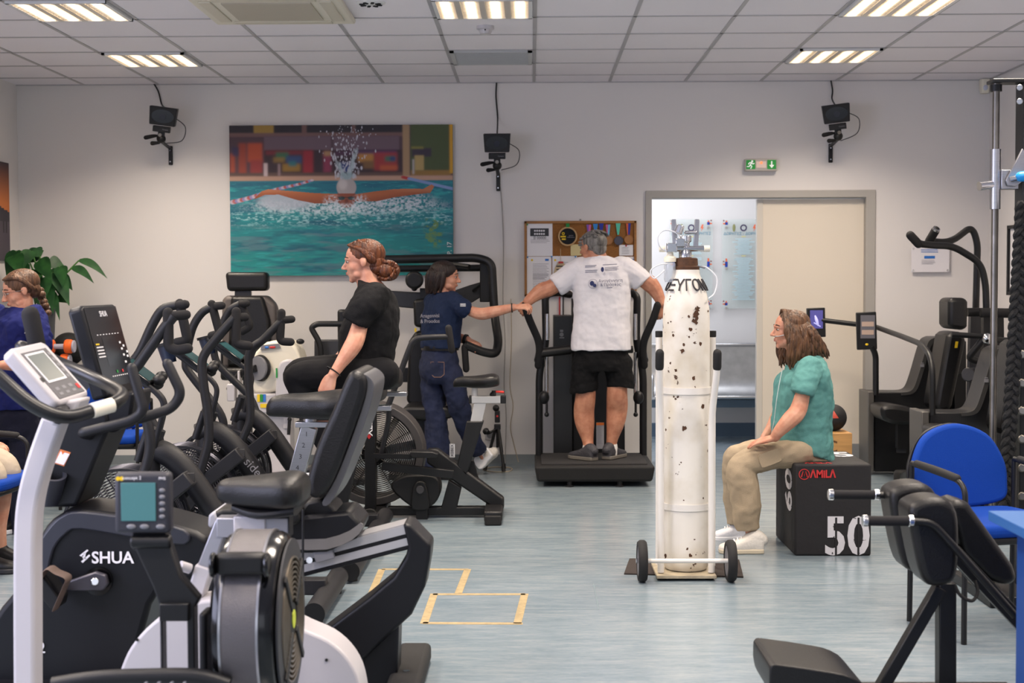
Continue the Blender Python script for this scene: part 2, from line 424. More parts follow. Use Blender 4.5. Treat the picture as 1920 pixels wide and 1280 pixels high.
# air conditioner cassette
x0, x1 = X0-1.8-.12, X0-1.2+.12; y1 = D-OFF-2.4+.02; y0 = y1-.84; z = CZ; acm = mat('cassette_cream', 'd9d3c3', .5)
t = thing('air_conditioner', 'cream square ceiling cassette air conditioner with central grille', 'air conditioner', ((x0+x1)/2, (y0+y1)/2, z-.04))
M().b2((x0, y0, z-.035), (x1, y1, z)).ob('housing', acm, t, bevel=.012)
M().b2((x0+.17, y0+.17, z-.042), (x1-.17, y1-.17, z-.033)).ob('return_grille', mat('grille_beige', 'b9b1a0', .6, bump=.4, bscale=300), t)
for (a, b, c, d) in ((x0+.13, x1-.13, y1-.12, y1-.05), (x0+.13, x1-.13, y0+.05, y0+.12), (x0+.05, x0+.12, y0+.13, y1-.13), (x1-.12, x1-.05, y0+.13, y1-.13)):
    f = M().b2((a, c, z-.043), (b, d, z-.034)).ob('louvre_flap', mat('flap', 'c9c2b0', .5), t, bevel=.004)
# diffuser and smoke detector
q = G(695, 8, CZ-.01)
t = thing('round_diffuser', 'small round ceiling diffuser with dark slots', 'vent', q)
M().lathe([(.085, .0), (.085, -.004), (.07, -.01), (.0, -.012)], q+V((0, 0, .01))).ob('rim', LFR, t)
for i in range(8):
    a = i*math.pi/4+.3; p = q+V((math.cos(a)*.05, math.sin(a)*.05, -.004)); M().box(p, (.03, .016, .006), Matrix.Rotation(a, 3, 'Z')).ob('slot', BLK2, t)
q = G(910, 50, CZ-.004)
t = thing('smoke_detector', 'white round smoke detector on a ceiling tile', 'smoke detector', q)
M().lathe([(.055, .004), (.055, -.015), (.04, -.022), (.04, -.03), (.034, -.046), (0, -.048)], q).ob('housing', WHT, t)
M().cyl(q+V((0, -.035, -.026)), q+V((0, -.044, -.026)), .005, 8).ob('indicator', BLK2, t)
# motion sensor in the far right corner
q = P(1846, 162, D-.05)
t = thing('motion_sensor', 'small cream motion sensor high in the far right corner', 'sensor', q)
M().loft([(q+V((0, 0, -.055)), (.03, 0, 0), (0, .03, 0)), (q, (.034, 0, 0), (0, .045, 0)), (q+V((0, 0, .055)), (.034, 0, 0), (0, .045, 0))], pw=5).ob('housing', CREAM, t)
M().ell(q+V((-.004, -.036, -.012)), (.02, .016, .024)).ob('lens', mat('sensor_lens', 'c4c8d8', .3), t)
# ================================================================== things on the walls
def wall_camera(cx, cy, label, tilt, yaw, cab):
    c = P(cx, cy, D-.30); t = thing('wall_camera', label, 'camera', (c.x, D, c.z), 'box cameras on wall brackets')
    R = Matrix.Rotation(math.radians(yaw), 3, 'Z') @ Matrix.Rotation(math.radians(tilt), 3, 'Y') @ Matrix.Rotation(math.radians(8), 3, 'X')
    def L(x, y, z): return c+R @ V((x, y, z))
    m = M().prism([L(-.105, -.06, .075), L(.105, -.06, .075), L(.095, -.06, -.065), L(-.095, -.06, -.065)], R @ V((0, .15, 0))); m.ob('housing', BLK2, t, bevel=.004)
    ring = []
    for i in range(28):
        a = 2*math.pi*i/28; ring.append(L(.085*math.cos(a), -.062, .005+.052*math.sin(a)))
    M().prism(ring, R @ V((0, .012, 0))).ob('window', BLKG, t)
    M().cyl(L(.0, -.058, .002), L(0, -.078, .002), .024, 20).ob('lens', mat('lens_glass', '2a2a34', .08), t)
    m = M().box(L(0, -.02, -.095), (.13, .09, .045), R); m.ob('base_unit', BLK2, t, bevel=.003)
    text('lettering', 'Camera', L(.03, -.066, -.095), .014, GINK, t, R @ V((1, 0, 0)), R @ V((0, 0, 1)))
    h = L(0, -.01, -.15); m = M().box(h, (.05, .05, .07), R).ell(h+V((.0, 0, -.02)), .036); m.ob('tilt_head', BLK, t, bevel=.003)
    M().cyl(h+V((0, -.025, .005)), h+V((0, -.04, .005)), .014, 12).ob('screw', DSTEEL, t)
    M().chain([(h.x-.02, h.y, h.z+.005, .006), (h.x-.06, h.y-.01, h.z, .014), (h.x-.115, h.y-.02, h.z-.012, .017)]).ob('handle', FOAM, t)
    M().chain([(h.x-.02, h.y+.01, h.z-.05, .01), (h.x-.07, h.y, h.z-.055, .017)]).ob('knob', FOAM, t)
    M().b2((h.x-.015, D-.02, h.z-.2), (h.x+.017, D, h.z-.05)).beam((h.x, h.y, h.z-.04), (h.x, D-.01, h.z-.07), .03, .014).ob('bracket', BLK, t, bevel=.005)
    for dz in (.085, .175): M().cyl((h.x, D-.021, h.z-dz), (h.x, D-.026, h.z-dz), .006, 10).ob('bolt', STEEL, t)
    q = [P(a, b, D-.02) for a, b in cab]+[L(.0, .06, .07)]
    M().tube(cr(q, 6), .006, n=8).ob('cable', BLK2, t)
    M().tube(cr([L(.09, .05, 0), L(.17, .07, -.06), L(.15, .12, -.17), h+V((.03, .05, -.05))], 6), .0035, n=6).ob('wire', GREY, t)
wall_camera(306, 219, 'black box camera on the left wall bracket, left of the swimmer picture', 7, 10, [(288, 156), (297, 172), (303, 195)])
wall_camera(932, 269, 'black box camera on the wall just right of the swimmer picture', 0, 0, [(931, 155), (930, 180), (933, 220)])
wall_camera(1568, 214, 'black box camera on the wall above and right of the exit sign', -6, -10, [(1558, 151), (1561, 170), (1560, 185)])

# ---------------------------------------------------------------- swimmer photo print
def snoise(h, w, gy, gx, seed):
    r = np.random.RandomState(seed); a = r.rand(gy+2, gx+2)
    y = np.linspace(0, gy, h); x = np.linspace(0, gx, w); iy = y.astype(int); ix = x.astype(int); fy = (y-iy)[:, None]; fx = (x-ix)[None]
    fy = fy*fy*(3-2*fy); fx = fx*fx*(3-2*fx)
    return (a[iy][:, ix]*(1-fy)+a[iy+1][:, ix]*fy)*(1-fx)+(a[iy][:, ix+1]*(1-fy)+a[iy+1][:, ix+1]*fy)*fx
def fbm(h, w, gy, gx, seed): return .5*snoise(h, w, gy, gx, seed)+.3*snoise(h, w, gy*2, gx*2, seed+50)+.2*snoise(h, w, gy*4, gx*4, seed+90)
def swimmer_picture(W=620, H=412):
    X = np.linspace(40, 1775, W)[None]*np.ones((H, 1)); Y = np.linspace(65, 1225, H)[:, None]*np.ones((1, W))
    I = np.zeros((H, W, 3)); c = lambda h: np.array(rgb(h)[:3])
    def put(mask, h, a=1.0):
        k = np.clip(mask, 0, 1)[..., None]*a; I[:] = I*(1-k)+c(h)*k
    def rect(x0, y0, x1, y1, s=12): return 1/(1+np.exp(-(X-x0)/s*4))/(1+np.exp((X-x1)/s*4))/(1+np.exp(-(Y-y0)/s*4))/(1+np.exp((Y-y1)/s*4))
    def el(cx, cy, rx, ry, s=.2): return 1/(1+np.exp((np.sqrt(((X-cx)/rx)**2+((Y-cy)/ry)**2)-1)/s*4))
    def poly(p):
        ins = np.zeros((H, W), bool); n = len(p)
        for i in range(n):
            (x1, y1), (x2, y2) = p[i], p[(i+1) % n]
            if y1 != y2: ins ^= ((Y < y1) != (Y < y2)) & (X < (x2-x1)*(Y-y1)/(y2-y1)+x1)
        return ins.astype(float)
    put(np.ones((H, W)), '4a3440')
    put(rect(30, 40, 1400, 128), '1d1722'); put(rect(230, 50, 385, 138), '9a7a34'); put(rect(605, 50, 642, 300), '6b4c48'); put(rect(995, 50, 1022, 300), '6b4c48')
    put(rect(30, 122, 1400, 152), '6f514f'); put(rect(310, 150, 1360, 262), '66525f'); put(rect(830, 150, 850, 270), '4a3440')
    put(rect(310, 255, 1390, 445), '35222c')
    for x0, y0, x1, y1, h in ((110, 200, 170, 450, '9c3c26'), (180, 200, 295, 345, 'b84a26'), (200, 330, 295, 445, '9a3230'), (45, 280, 80, 430, 'b0482a'), (60, 230, 110, 300, '2c2450'), (610, 258, 690, 440, '9c1f30'), (320, 258, 610, 290, '7c2230'),
        (400, 272, 500, 330, '2c6a4a'), (480, 300, 600, 360, '2a4a7c'), (380, 310, 470, 350, '8a6a30'), (450, 360, 590, 420, '9a7428'), (500, 340, 560, 380, '17707a'), (770, 268, 832, 430, '8c3050'), (775, 266, 830, 300, 'a8885a'), (900, 350, 980, 430, '24407c'), (1030, 262, 1340, 300, '4c2a60'),
        (1040, 285, 1165, 350, 'b8803a'), (1080, 340, 1180, 400, '7c5a34'), (1165, 275, 1345, 415, '9c2c30'), (1250, 305, 1330, 345, '0f6c5c'), (1290, 310, 1330, 340, '28307c'), (1210, 375, 1345, 412, 'b85a30'), (860, 262, 1000, 300, '4c2a48')):
        put(rect(x0, y0, x1, y1, 22), h, .9)
    put(rect(30, 430, 1400, 462), '5c443e')
    put(rect(1388, 50, 1442, 460), 'a08262'); put(rect(1448, 50, 1752, 430), '434f2c'); put(rect(1450, 415, 1760, 460), '8c6a30'); put(rect(1752, 50, 1790, 440), 'c8961c')
    put(rect(1460, 245, 1610, 310), '33283a'); put(rect(1480, 300, 1552, 415), 'a8905c'); put(rect(1455, 232, 1550, 250), '7a7434')
    put(rect(305, 355, 335, 460), 'c4b0b4'); put(rect(415, 360, 435, 455), '8c7478'); put(rect(1462, 330, 1478, 445), 'a8a0a0')
    put(rect(30, 456, 1790, 500), 'b8937f')
    wt = np.clip((Y-490)/735, 0, 1)
    wc = c('0c6f84')*(1-wt)[..., None]+c('148684')*wt[..., None]
    k = rect(30, 492, 1790, 1400, 8)[..., None]; I[:] = I*(1-k)+wc*k
    n1 = fbm(H, W, 60, 14, 1); n2 = fbm(H, W, 28, 7, 2); n3 = fbm(H, W, 110, 60, 3)
    put((Y > 505)*np.clip(n2*4-1.9, 0, 1), '0a5a78', .7); put((Y > 505)*np.clip(n1*4-2.1, 0, 1), '2fb3b4', .55)
    put((Y > 800)*np.clip(n2*n1*5-1.25, 0, 1), '0b4f60', .6); put((Y > 1040)*np.clip(fbm(H, W, 20, 5, 8)*5-2.4, 0, 1), '27a6a0', .5)
    put((Y > 830)*np.clip(fbm(H, W, 40, 8, 5)*7-3.9, 0, 1), '5e7a86', .5)
    put(rect(1560, 790, 1700, 1010, 30)*np.clip(fbm(H, W, 40, 50, 6)*5-2.3, 0, 1), '6c8a3a', .8)
    for i in range(34):
        t = i/33; put(el(60+t*620, 655-t*168+math.sin(t*9)*4, 22-8*t, 17-8*t, .35), ('c8b4c4', 'b0423c', '8a8ac0')[i % 3], .9)
        put(el(1390+t*400, 468+t*95, 16, 11, .35), '7a92c4' if t > .12 else 'b03030', .85)
    fo = np.clip(fbm(H, W, 90, 110, 11)*3.2-1.1, 0, 1)
    put(el(950, 690, 720, 70, .35)*fo, 'c4d4de', .95); put(el(470, 650, 210, 70, .3), 'b0b8c8', .85); put(el(1350, 640, 260, 55, .4)*fo, 'c4ccd8', .9)
    put(rect(40, 720, 1790, 830, 60)*np.clip(n3*5-2.6, 0, 1), '9cccd4', .9)
    put(rect(40, 505, 1790, 760, 60)*np.clip(fbm(H, W, 120, 120, 21)*4-3, 0, 1), 'a8dce0', .5)
    arm = poly([(890, 596), (700, 588), (520, 572), (340, 556), (285, 572), (225, 632), (262, 622), (310, 600), (420, 598), (560, 640), (700, 668), (800, 668), (890, 660)])
    put(arm, 'ad6038'); put(arm*np.clip((Y-598-(X-700)*.04)/60, 0, 1), '7a3a26', .7); put(arm*np.clip((590-Y)/30, 0, 1), 'c98a66', .6)
    arm = poly([(1010, 600), (1160, 578), (1320, 560), (1480, 556), (1545, 560), (1612, 524), (1632, 540), (1600, 590), (1520, 598), (1330, 622), (1190, 652), (1010, 655)])
    put(arm, 'ad6038'); put(arm*np.clip((Y-600+(X-1200)*.1)/50, 0, 1), '7a3a26', .7); put(arm*np.clip((575-Y-(X-1200)*-.06)/30, 0, 1), 'c98a66', .4)
    put(el(948, 620, 72, 82, .1), '87452f'); put(el(948, 545, 77, 76, .08)*(Y < 592), 'a8a0a2'); put(el(920, 520, 34, 40, .6)*(Y < 580), 'cac6c8', .7)
    put(el(910, 628, 26, 14, .2), '1f3c40'); put(el(984, 628, 26, 14, .2), '1f3c40'); put(rect(875, 618, 1022, 626, 4), '241c22', .8); put(el(948, 652, 13, 20, .4), '6a3324')
    put(el(945, 705, 160, 34, .4)*np.clip(fbm(H, W, 100, 130, 31)*3-1, 0, 1), 'd4dce6', .9); put(el(835, 650, 60, 45, .5)*fo, 'c8d0dc', .8); put(el(1055, 650, 60, 45, .5)*fo, 'c8d0dc', .8)
    r = random.Random(4)
    for i in range(230):
        t = r.random(); y = 470-400*t**1.3; x = 948+(r.choice((-1, 1))*(35+60*t*r.random())+r.gauss(0, 20+70*t)); s = r.uniform(3, 9)*(1.15-t*.6)
        put(el(x, y, s, s*r.uniform(1, 2.4), .5), 'c4c4d2', r.uniform(.45, .95))
    for x0, x1, y0, y1 in ((880, 940, 350, 470), (1010, 955, 300, 470), (1030, 970, 250, 470)):
        for i in range(22):
            t = i/21; put(el(x0+(x1-x0)*t+r.gauss(0, 6), y0+(y1-y0)*t, 9+6*t, 14, .5), 'a9b8c2', .45)
    put(el(950, 455, 60, 28, .5), '6a94a0', .5)
    return np.clip(I, 0, 1)
def pic_mesh(name, img, a, b, cc, parent, m):
    """a picture printed on a flat sheet: a top left, b top right, cc bottom left"""
    H, W = img.shape[:2]; a, b, cc = V(a), V(b), V(cc); off = V((0, 0, 0)); p = parent
    while p is not None: off += p.location; p = p.parent
    u = (np.array(b-a))/(W); v = (np.array(cc-a))/(H)
    gy, gx = np.mgrid[0:H+1, 0:W+1]; vs = np.array(a-off)+gx[..., None]*u+gy[..., None]*v
    idx = np.arange((H+1)*(W+1)).reshape(H+1, W+1)
    q = np.stack([idx[1:, :-1], idx[1:, 1:], idx[:-1, 1:], idx[:-1, :-1]], -1).reshape(-1, 4)
    me = bpy.data.meshes.new(name); me.from_pydata(vs.reshape(-1, 3).tolist(), [], q.tolist())
    at = me.color_attributes.new('print', 'FLOAT_COLOR', 'CORNER'); px = np.concatenate([img.reshape(-1, 3), np.ones((H*W, 1))], 1)
    at.data.foreach_set('color', np.repeat(px, 4, 0).ravel().astype(np.float32))
    me.materials.append(m); o = bpy.data.objects.new(name, me); COL.objects.link(o); o.parent = parent; return o
PRINTM = mat('photo_print', 'ffffff', .55)
_n = PRINTM.node_tree; _a = _n.nodes.new('ShaderNodeAttribute'); _a.attribute_name = 'print'; _n.links.new(_a.outputs['Color'], _n.nodes['Principled BSDF'].inputs['Base Color'])
yp = D-.04
a, b, cc = P(429.5, 236, yp), P(848.5, 232.5, yp), P(434.5, 517, yp)
a.z = b.z = (a.z+b.z)/2; cc.x = a.x
t = thing('swimmer_picture', 'large canvas print of a butterfly swimmer in a turquoise pool', 'picture', ((a.x+b.x)/2, D-.02, cc.z))
M().b2((a.x, yp+.001, cc.z), (b.x, D, a.z)).ob('canvas', mat('canvas_edge', '4b4a50', .7), t)
pic_mesh('print', swimmer_picture(), a, b, cc, t, PRINTM)
text('lettering', 'R.P. 17', P(843, 470, yp-.002), .05, WPRINT, t, (0, 0, 1), (-1, 0, 0))

# ---------------------------------------------------------------- cork board
yc = D-.025; a, b = P(983, 414.5, yc), P(1193.5, 555, yc)
CORK = mat('cork', 'a06a34', .9, bump=.4, bscale=150, var=.3, vscale=120); WOOD = mat('board_frame_wood', 'a5713a', .55, var=.2, vscale=8, stretch=(1, 1, 8))
t = thing('cork_board', 'wood framed cork noticeboard covered with papers and medals', 'noticeboard', ((a.x+b.x)/2, D, b.z))
M().b2((a.x+.01, yc+.008, b.z+.01), (b.x-.01, D, a.z-.01)).ob('cork', CORK, t)
m = M(); fw = .02
for q in ((a.x, b.x, a.z-fw, a.z), (a.x, b.x, b.z, b.z+fw), (a.x, a.x+fw, b.z, a.z), (b.x-fw, b.x, b.z, a.z)): m.b2((q[0], yc-.006, q[2]), (q[1], D-.001, q[3]))
m.ob('frame', WOOD, t, bevel=.003)
M().cyl(P(1088, 412, D-.012), P(1088, 412, D), .008, 12).ob('hanger', DSTEEL, t)
yq = yc+.004
def paper(x0, y0, x1, y1, label, m=PAPER, grp='papers on the noticeboard', name='notice'):
    a, b = P(x0, y0, yq), P(x1, y1, yq); t = thing(name, label, 'notice', ((a.x+b.x)/2, yq, b.z), grp)
    M().b2((a.x, yq-.001, b.z), (b.x, yq+.003, a.z)).ob('sheet', m, t); return t, a, b
def pin(t, x, y, m): M().ell(P(x, y, yq-.004), .007, n=8, m=6).ob('pin', m, t)
PINB = mat('blue_pin', '2d86c4', .4)
t, a, b = paper(988, 419, 1036, 480, 'white notice topped by a dark banner with two rows of circles')
m = M(); m.b2(P(994, 428, yq-.002), P(1029, 442.5, yq-.001)); m.ob('banner', GREY, t)
m = M()
for r in (0, 1):
    for k in range(5): m.cyl(P(1003+4.2*k, 432.5+6*r, yq-.002), P(1003+4.2*k, 432.5+6*r, yq-.0035), .0075, 12)
m.ob('circles', PAPER, t)
text('lettering', 'В 00000', P(1012, 446, yq-.002), .03, INK, t); lines(M(), P(995, 450, yq-.001), (1, 0, 0), (0, 0, 1), .16, 3, .011, .003).ob('print', GINK, t)
pin(t, 988.5, 421, DGREEN)
t, a, b = paper(987.5, 481, 1034, 556, 'white typed sheet on the lower left of the noticeboard')
lines(M(), P(999, 495, yq-.001), (1, 0, 0), (0, 0, 1), .13, 11, .012, .003).ob('print', GINK, t); lines(M(), P(999, 514, yq-.001), (1, 0, 0), (0, 0, 1), .13, 12, .012, .003).ob('print', GINK, t)
M().b2(P(1022, 485, yq-.002), P(1029, 489, yq-.001)).ob('badge', BPRINT, t); M().cyl(P(997.5, 487.5, yq-.001), P(997.5, 487.5, yq-.002), .009, 10).ob('emblem', YEL, t); pin(t, 989, 482, PINB); pin(t, 1034.5, 481, PINB)
t, a, b = paper(1035.5, 480, 1082, 556, 'white sheet behind the hanging beige tag on the noticeboard')
lines(M(), P(1044, 492, yq-.001), (1, 0, 0), (0, 0, 1), .1, 5, .012, .003).ob('print', GINK, t); M().cyl(P(1041, 487.5, yq-.001), P(1041, 487.5, yq-.002), .009, 10).ob('emblem', YEL, t); pin(t, 1079, 481, PINB)
t, a, b = paper(1070, 458, 1090, 479, 'small yellowed card partly behind the grey haired head', mat('yellow_card', 'd8c894', .8))
t, a, b = paper(1161, 459, 1187, 479, 'small white card pinned under the medals'); lines(M(), P(1166, 464, yq-.001), (1, 0, 0), (0, 0, 1), .06, 5, .012, .003).ob('print', GINK, t); pin(t, 1174, 460.5, RED)
t, a, b = paper(1175, 481, 1190, 540, 'white sheet with blue corner at the right edge of the noticeboard'); M().b2(P(1184, 486, yq-.002), P(1189, 492, yq-.001)).ob('badge', BPRINT, t)
# hanging tag
TAGM = mat('beige_card', 'c8b491', .8); pts = [(1047, 491), (1056, 491), (1061, 499), (1063, 513), (1061, 540), (1040, 540), (1037, 515), (1041, 500)]
t = thing('hanging_tag', 'beige plaque shaped tag hanging on a string from the noticeboard', 'tag', P(1050, 520, yq-.004), 'papers on the noticeboard')
M().prism([P(x, y, yq-.008) for x, y in pts], (0, .005, 0)).ob('tag', TAGM, t); M().tube([P(1051, 466, yq-.003), P(1051.5, 491, yq-.008)], .002, n=6).ob('string', TAGM, t)
m = M()
for i in range(5): m.b2(P(1043, 498+6*i, yq-.0095), P(1059, 500+6*i, yq-.0085))
m.ob('print', INK, t); M().b2(P(1047, 490, yq-.012), P(1056, 493.5, yq-.008)).ob('bow', RED, t)
# embroidery hoop
c = P(1064.5, 443, yq-.01); r = S(yq, 17); t = thing('embroidery_hoop', 'round wooden hoop with black cloth and yellow emblem', 'hoop', c)
M().lathe([(r-.008, -.007), (r+.004, -.007), (r+.004, .008), (r-.008, .008)], c, (0, 1, 0), 40).ob('hoop', mat('hoop_wood', 'c09a66', .5), t)
M().cyl(c+V((0, .004, 0)), c, r-.004, 40).ob('cloth', mat('black_cloth', '14161c', .9), t)
M().lathe([(.006, 0), (.012, 0), (.012, .002), (.006, .002)], c+V((-.036, -.004, .022)), (0, 1, 0), 16).b2(c+V((-.058, -.004, -.008)), c+V((-.016, -.002, .004))).b2(c+V((-.048, -.004, -.028)), c+V((-.016, -.002, -.016))).ob('emblem', YEL, t)
text('lettering', 'sports\nfederation', c+V((.026, -.004, .0)), .014, GINK, t); M().b2(c+V((-.014, -.008, r)), c+V((.014, .005, r+.03))).ob('screw', DGREEN, t)
# medals
def medal(x, y0, cols, disc, label, dy=0):
    t = thing('medal', label, 'medal', P(x, y0, yq), 'medals on the noticeboard')
    for i, h in enumerate(cols):
        n = len(cols); xa = x-4.5+9*i/n; xb = x-4.5+9*(i+1)/n
        M().prism([P(xa, y0, yq-.006-.002*i), P(xb, y0, yq-.006-.002*i), P(x+1.5+i, 440, yq-.01), P(x-1.5+i, 440, yq-.01)], (0, .002, 0)).ob('ribbon', h, t)
    if disc: M().lathe([(.034, 0), (.036, -.004), (.036, -.009), (.032, -.009), (.030, -.007), (0, -.007)], P(x+1, 449+dy, yq-.004), (0, 1, 0), 28).ob('disc', disc, t)
rb = {k: mat('ribbon_'+k, h, .6) for k, h in (('violet', '7d55b8'), ('pink', 'd0619c'), ('azure', '2f86d0'), ('navy', '1c2f9a'), ('teal', '54c2a6'), ('sky', '6cb6dc'), ('orange', 'd4603a'))}
BRZ = mat('bronze', 'a9764a', .4, .6); PEW = mat('pewter', '5c5a62', .4, .8)
medal(1104, 421, [rb['violet'], rb['pink']], BRZ, 'medal on a violet and pink ribbon behind the grey hair')
medal(1116.5, 419.5, [rb['azure']], BRZ, 'medal on an azure ribbon, mostly behind the grey hair')
medal(1127.5, 416.5, [rb['navy']], BRZ, 'medal on a navy ribbon behind the grey hair')
medal(1140, 421, [rb['pink'], rb['sky']], BRZ, 'bronze medal on a pink and sky ribbon', 1)
medal(1159, 418.5, [rb['teal']], PEW, 'dark pewter medal on a teal ribbon', 2)
medal(1178, 418.5, [rb['orange'], rb['navy']], BRZ, 'bronze medal on a navy and orange ribbon, rightmost', 0)
# items under the board
t = thing('ribbon_strip', 'dark red and white ribbons hanging below the noticeboard', 'ribbon', P(1050, 570, D-.01))
for x, mm in ((1049, RED), (1053, PAPER), (1056, GREY)): M().b2(P(x-1.2, 556, D-.012), P(x+1.2, 605, D-.006)).ob('strip', mm, t)

# ---------------------------------------------------------------- exit sign
a, b = P(1397, 297.5, D-.06), P(1457, 320.5, D-.06); t = thing('exit_sign', 'green and clear emergency exit sign with running figure and arrow', 'exit sign', ((a.x+b.x)/2, D, b.z))
EXG = mat('exit_green', '128a34', .4, emit='128a34', estr=.25); EXW = mat('exit_white', 'f2f2f0', .4, emit='f2f2f0', estr=.3)
M().b2((a.x, D-.06, b.z), (b.x, D, a.z)).ob('housing', mat('sign_housing', 'b9b2ac', .3), t, bevel=.006)
z0, z1 = P(1400, 317, D-.06).z, P(1400, 300, D-.06).z
xs = [P(x, 310, D-.06).x for x in (1399, 1416, 1438.5, 1455)]
M().b2((xs[0], D-.064, z0), (xs[1], D-.06, z1)).ob('pictogram_panel', EXG, t); M().b2((xs[2], D-.064, z0), (xs[3], D-.06, z1)).ob('arrow_panel', EXG, t)
M().b2((xs[1]+.008, D-.063, z0+.01), (xs[2]-.008, D-.06, z1-.01)).ob('lamp_window', mat('lamp_window', 'd8cfc8', .2, emit='ffb08a', estr=.15), t); M().ell(P(1427.5, 305, D-.065), .01).ob('led', mat('orange_led', 'ff7a4a', .3, emit='ff7a4a', estr=1.5), t)
def K(u, v, y=D-.066): return V((xs[0]+u*(xs[1]-xs[0]), y, z0+v*(z1-z0)))
m = M().ell(K(.66, .86), (.008, .002, .008), n=10)
for q in ([(.6, .74), (.45, .45)], [(.45, .45), (.62, .3), (.5, .08)], [(.45, .45), (.33, .28), (.12, .28)], [(.58, .7), (.75, .55), (.85, .62)], [(.58, .7), (.38, .72), (.26, .55)]): m.tube([K(*p) for p in q], .0045, n=6, rnd=True)
m.ob('running_figure', EXW, t)
c = V(((xs[2]+xs[3])/2, D-.066, (z0+z1)/2)); M().b2(c+V((-.005, 0, -.005)), c+V((.005, .002, .026))).prism([c+V((-.02, 0, -.004)), c+V((.02, 0, -.004)), c+V((0, 0, -.028))], (0, .002, 0)).ob('arrow', EXW, t)

# ---------------------------------------------------------------- plaque, frame, poster, sockets, cables
ACR = mat('clear_acrylic', 'f2f3f6', .08, trans=0, alpha=.35)
a, b = P(1709, 462, D-.03), P(1780, 510, D-.03); t = thing('wall_plaque', 'white printed acrylic plaque fixed by four studs on the back wall', 'plaque', ((a.x+b.x)/2, D, b.z))
M().b2((a.x, D-.03, b.z), (b.x, D-.024, a.z)).ob('panel', mat('plaque_white', 'e2dfe4', .2), t, bevel=.001)
for x, z in ((a.x+.015, a.z-.015), (b.x-.015, a.z-.015), (a.x+.015, b.z+.015), (b.x-.015, b.z+.015)): M().cyl((x, D, z), (x, D-.034, z), .008, 12).ob('stud', STEEL, t)
M().b2(P(1733, 479.5, D-.032), P(1753, 484.5, D-.031)).ob('logo', BPRINT, t)
lines(M(), P(1727, 468, D-.031), (1, 0, 0), (0, 0, 1), .14, 3, .011, .004, .1).ob('heading', BPRINT, t); lines(M(), P(1728, 488, D-.031), (1, 0, 0), (0, 0, 1), .12, 4, .01, .003).ob('print', GINK, t)
def onX(x, y, X):
    v = _d*FPX+_r*(x-960)-_u*(y-640); v = v*(X/v.x); return V((v.x, v.y, v.z+CAMZ))
a = onX(1888, 423, XR-.03); b = onX(1889, 553, XR-.03); t = thing('framed_certificate', 'black framed certificate on the right wall', 'picture frame', (XR, a.y-.25, b.z))
y0, y1 = a.y-.5, a.y
m = M()
for q in ((y0, y1, a.z-.025, a.z), (y0, y1, b.z, b.z+.025), (y0, y0+.025, b.z, a.z), (y1-.025, y1, b.z, a.z)): m.b2((XR-.03, q[0], q[2]), (XR, q[1], q[3]))
m.ob('frame', BLK2, t); M().b2((XR-.012, y0+.01, b.z+.01), (XR-.002, y1-.01, a.z-.01)).ob('certificate', PAPER, t)
M().b2((XR-.014, y0+.15, a.z-.24), (XR-.0125, y1-.12, a.z-.1)).ob('heading', GREY, t); lines(M(), (XR-.0125, y1-.12, a.z-.3), (0, -1, 0), (0, 0, 1), .26, 6, .045, .008).ob('print', GINK, t)
a = onX(16, 306, XL+.02); b = onX(17, 489, XL+.02); t = thing('sunset_poster', 'dark sunset poster with mountain and silhouettes on the left wall', 'poster', (XL, a.y-.6, b.z))
y0, y1 = a.y-1.3, a.y
M().b2((XL+.004, y0, b.z), (XL+.02, y1, a.z)).ob('board', mat('poster_edge', '2a2228', .6), t)
def poster_img():
    H, W = 60, 90; yy = np.linspace(0, 1, H)[:, None]*np.ones((1, W)); xx = np.linspace(0, 1, W)[None]*np.ones((H, 1)); I = np.zeros((H, W, 3)); c = lambda h: np.array(rgb(h)[:3])
    t = np.clip(yy/.42, 0, 1)[..., None]; I[:] = c('3a2a32')*(1-t)+c('c8702e')*t
    k = (yy > .42+.16*np.abs(xx-.75)/.5)[..., None]; I = np.where(k, c('2a2530'), I); k = (yy > .6)[..., None]; I = np.where(k, c('4c424e')*(1-(yy[..., None]-.6)*1.5)+c('2c2a36')*(yy[..., None]-.6)*1.5, I)
    for q in (.2, .42, .6, .9, .95): I[36:43, int(q*W)-1:int(q*W)+1] = c('1c1820')
    return np.clip(I, 0, 1)
pic_mesh('print', poster_img(), (XL+.021, y0, a.z), (XL+.021, y1, a.z), (XL+.021, y0, b.z), t, PRINTM)
def socket(x, y, label):
    c = P(x, y, D-.01); t = thing('wall_socket', label, 'socket', c, 'white wall sockets'); M().box(c, (.08, .02, .08)).ob('plate', WHT, t, bevel=.004)
    M().lathe([(.028, 0), (.028, -.003), (.024, -.003), (.022, .002), (0, .002)], c+V((0, -.0105, 0)), (0, 1, 0), 20).ob('outlet', MGREY, t)
socket(243, 812, 'white wall socket beside the blue chair at the back wall'); socket(919, 815, 'white wall socket behind the small tripod')
M_ = M().tube(cr([P(x, y, D-.012) for x, y in ((938, 350), (942, 400), (944, 480), (943, 560), (947, 640), (945, 720), (949, 780), (947, 868))], 5), .004, n=6); tag(M_.ob('wall_cable', mat('grey_cable', '9a9794', .6)), 'thin grey cable running down the wall below the middle camera', 'cable')
M_ = M().tube(cr([P(x, y, D-.012) for x, y in ((958, 560), (959, 640), (956, 720), (962, 760), (957, 800), (963, 830), (972, 866))], 5), .004, n=6); tag(M_.ob('wall_cable', mat('beige_cable', 'b3a591', .6)), 'loose beige cable hanging on the wall left of the standing machine', 'cable')

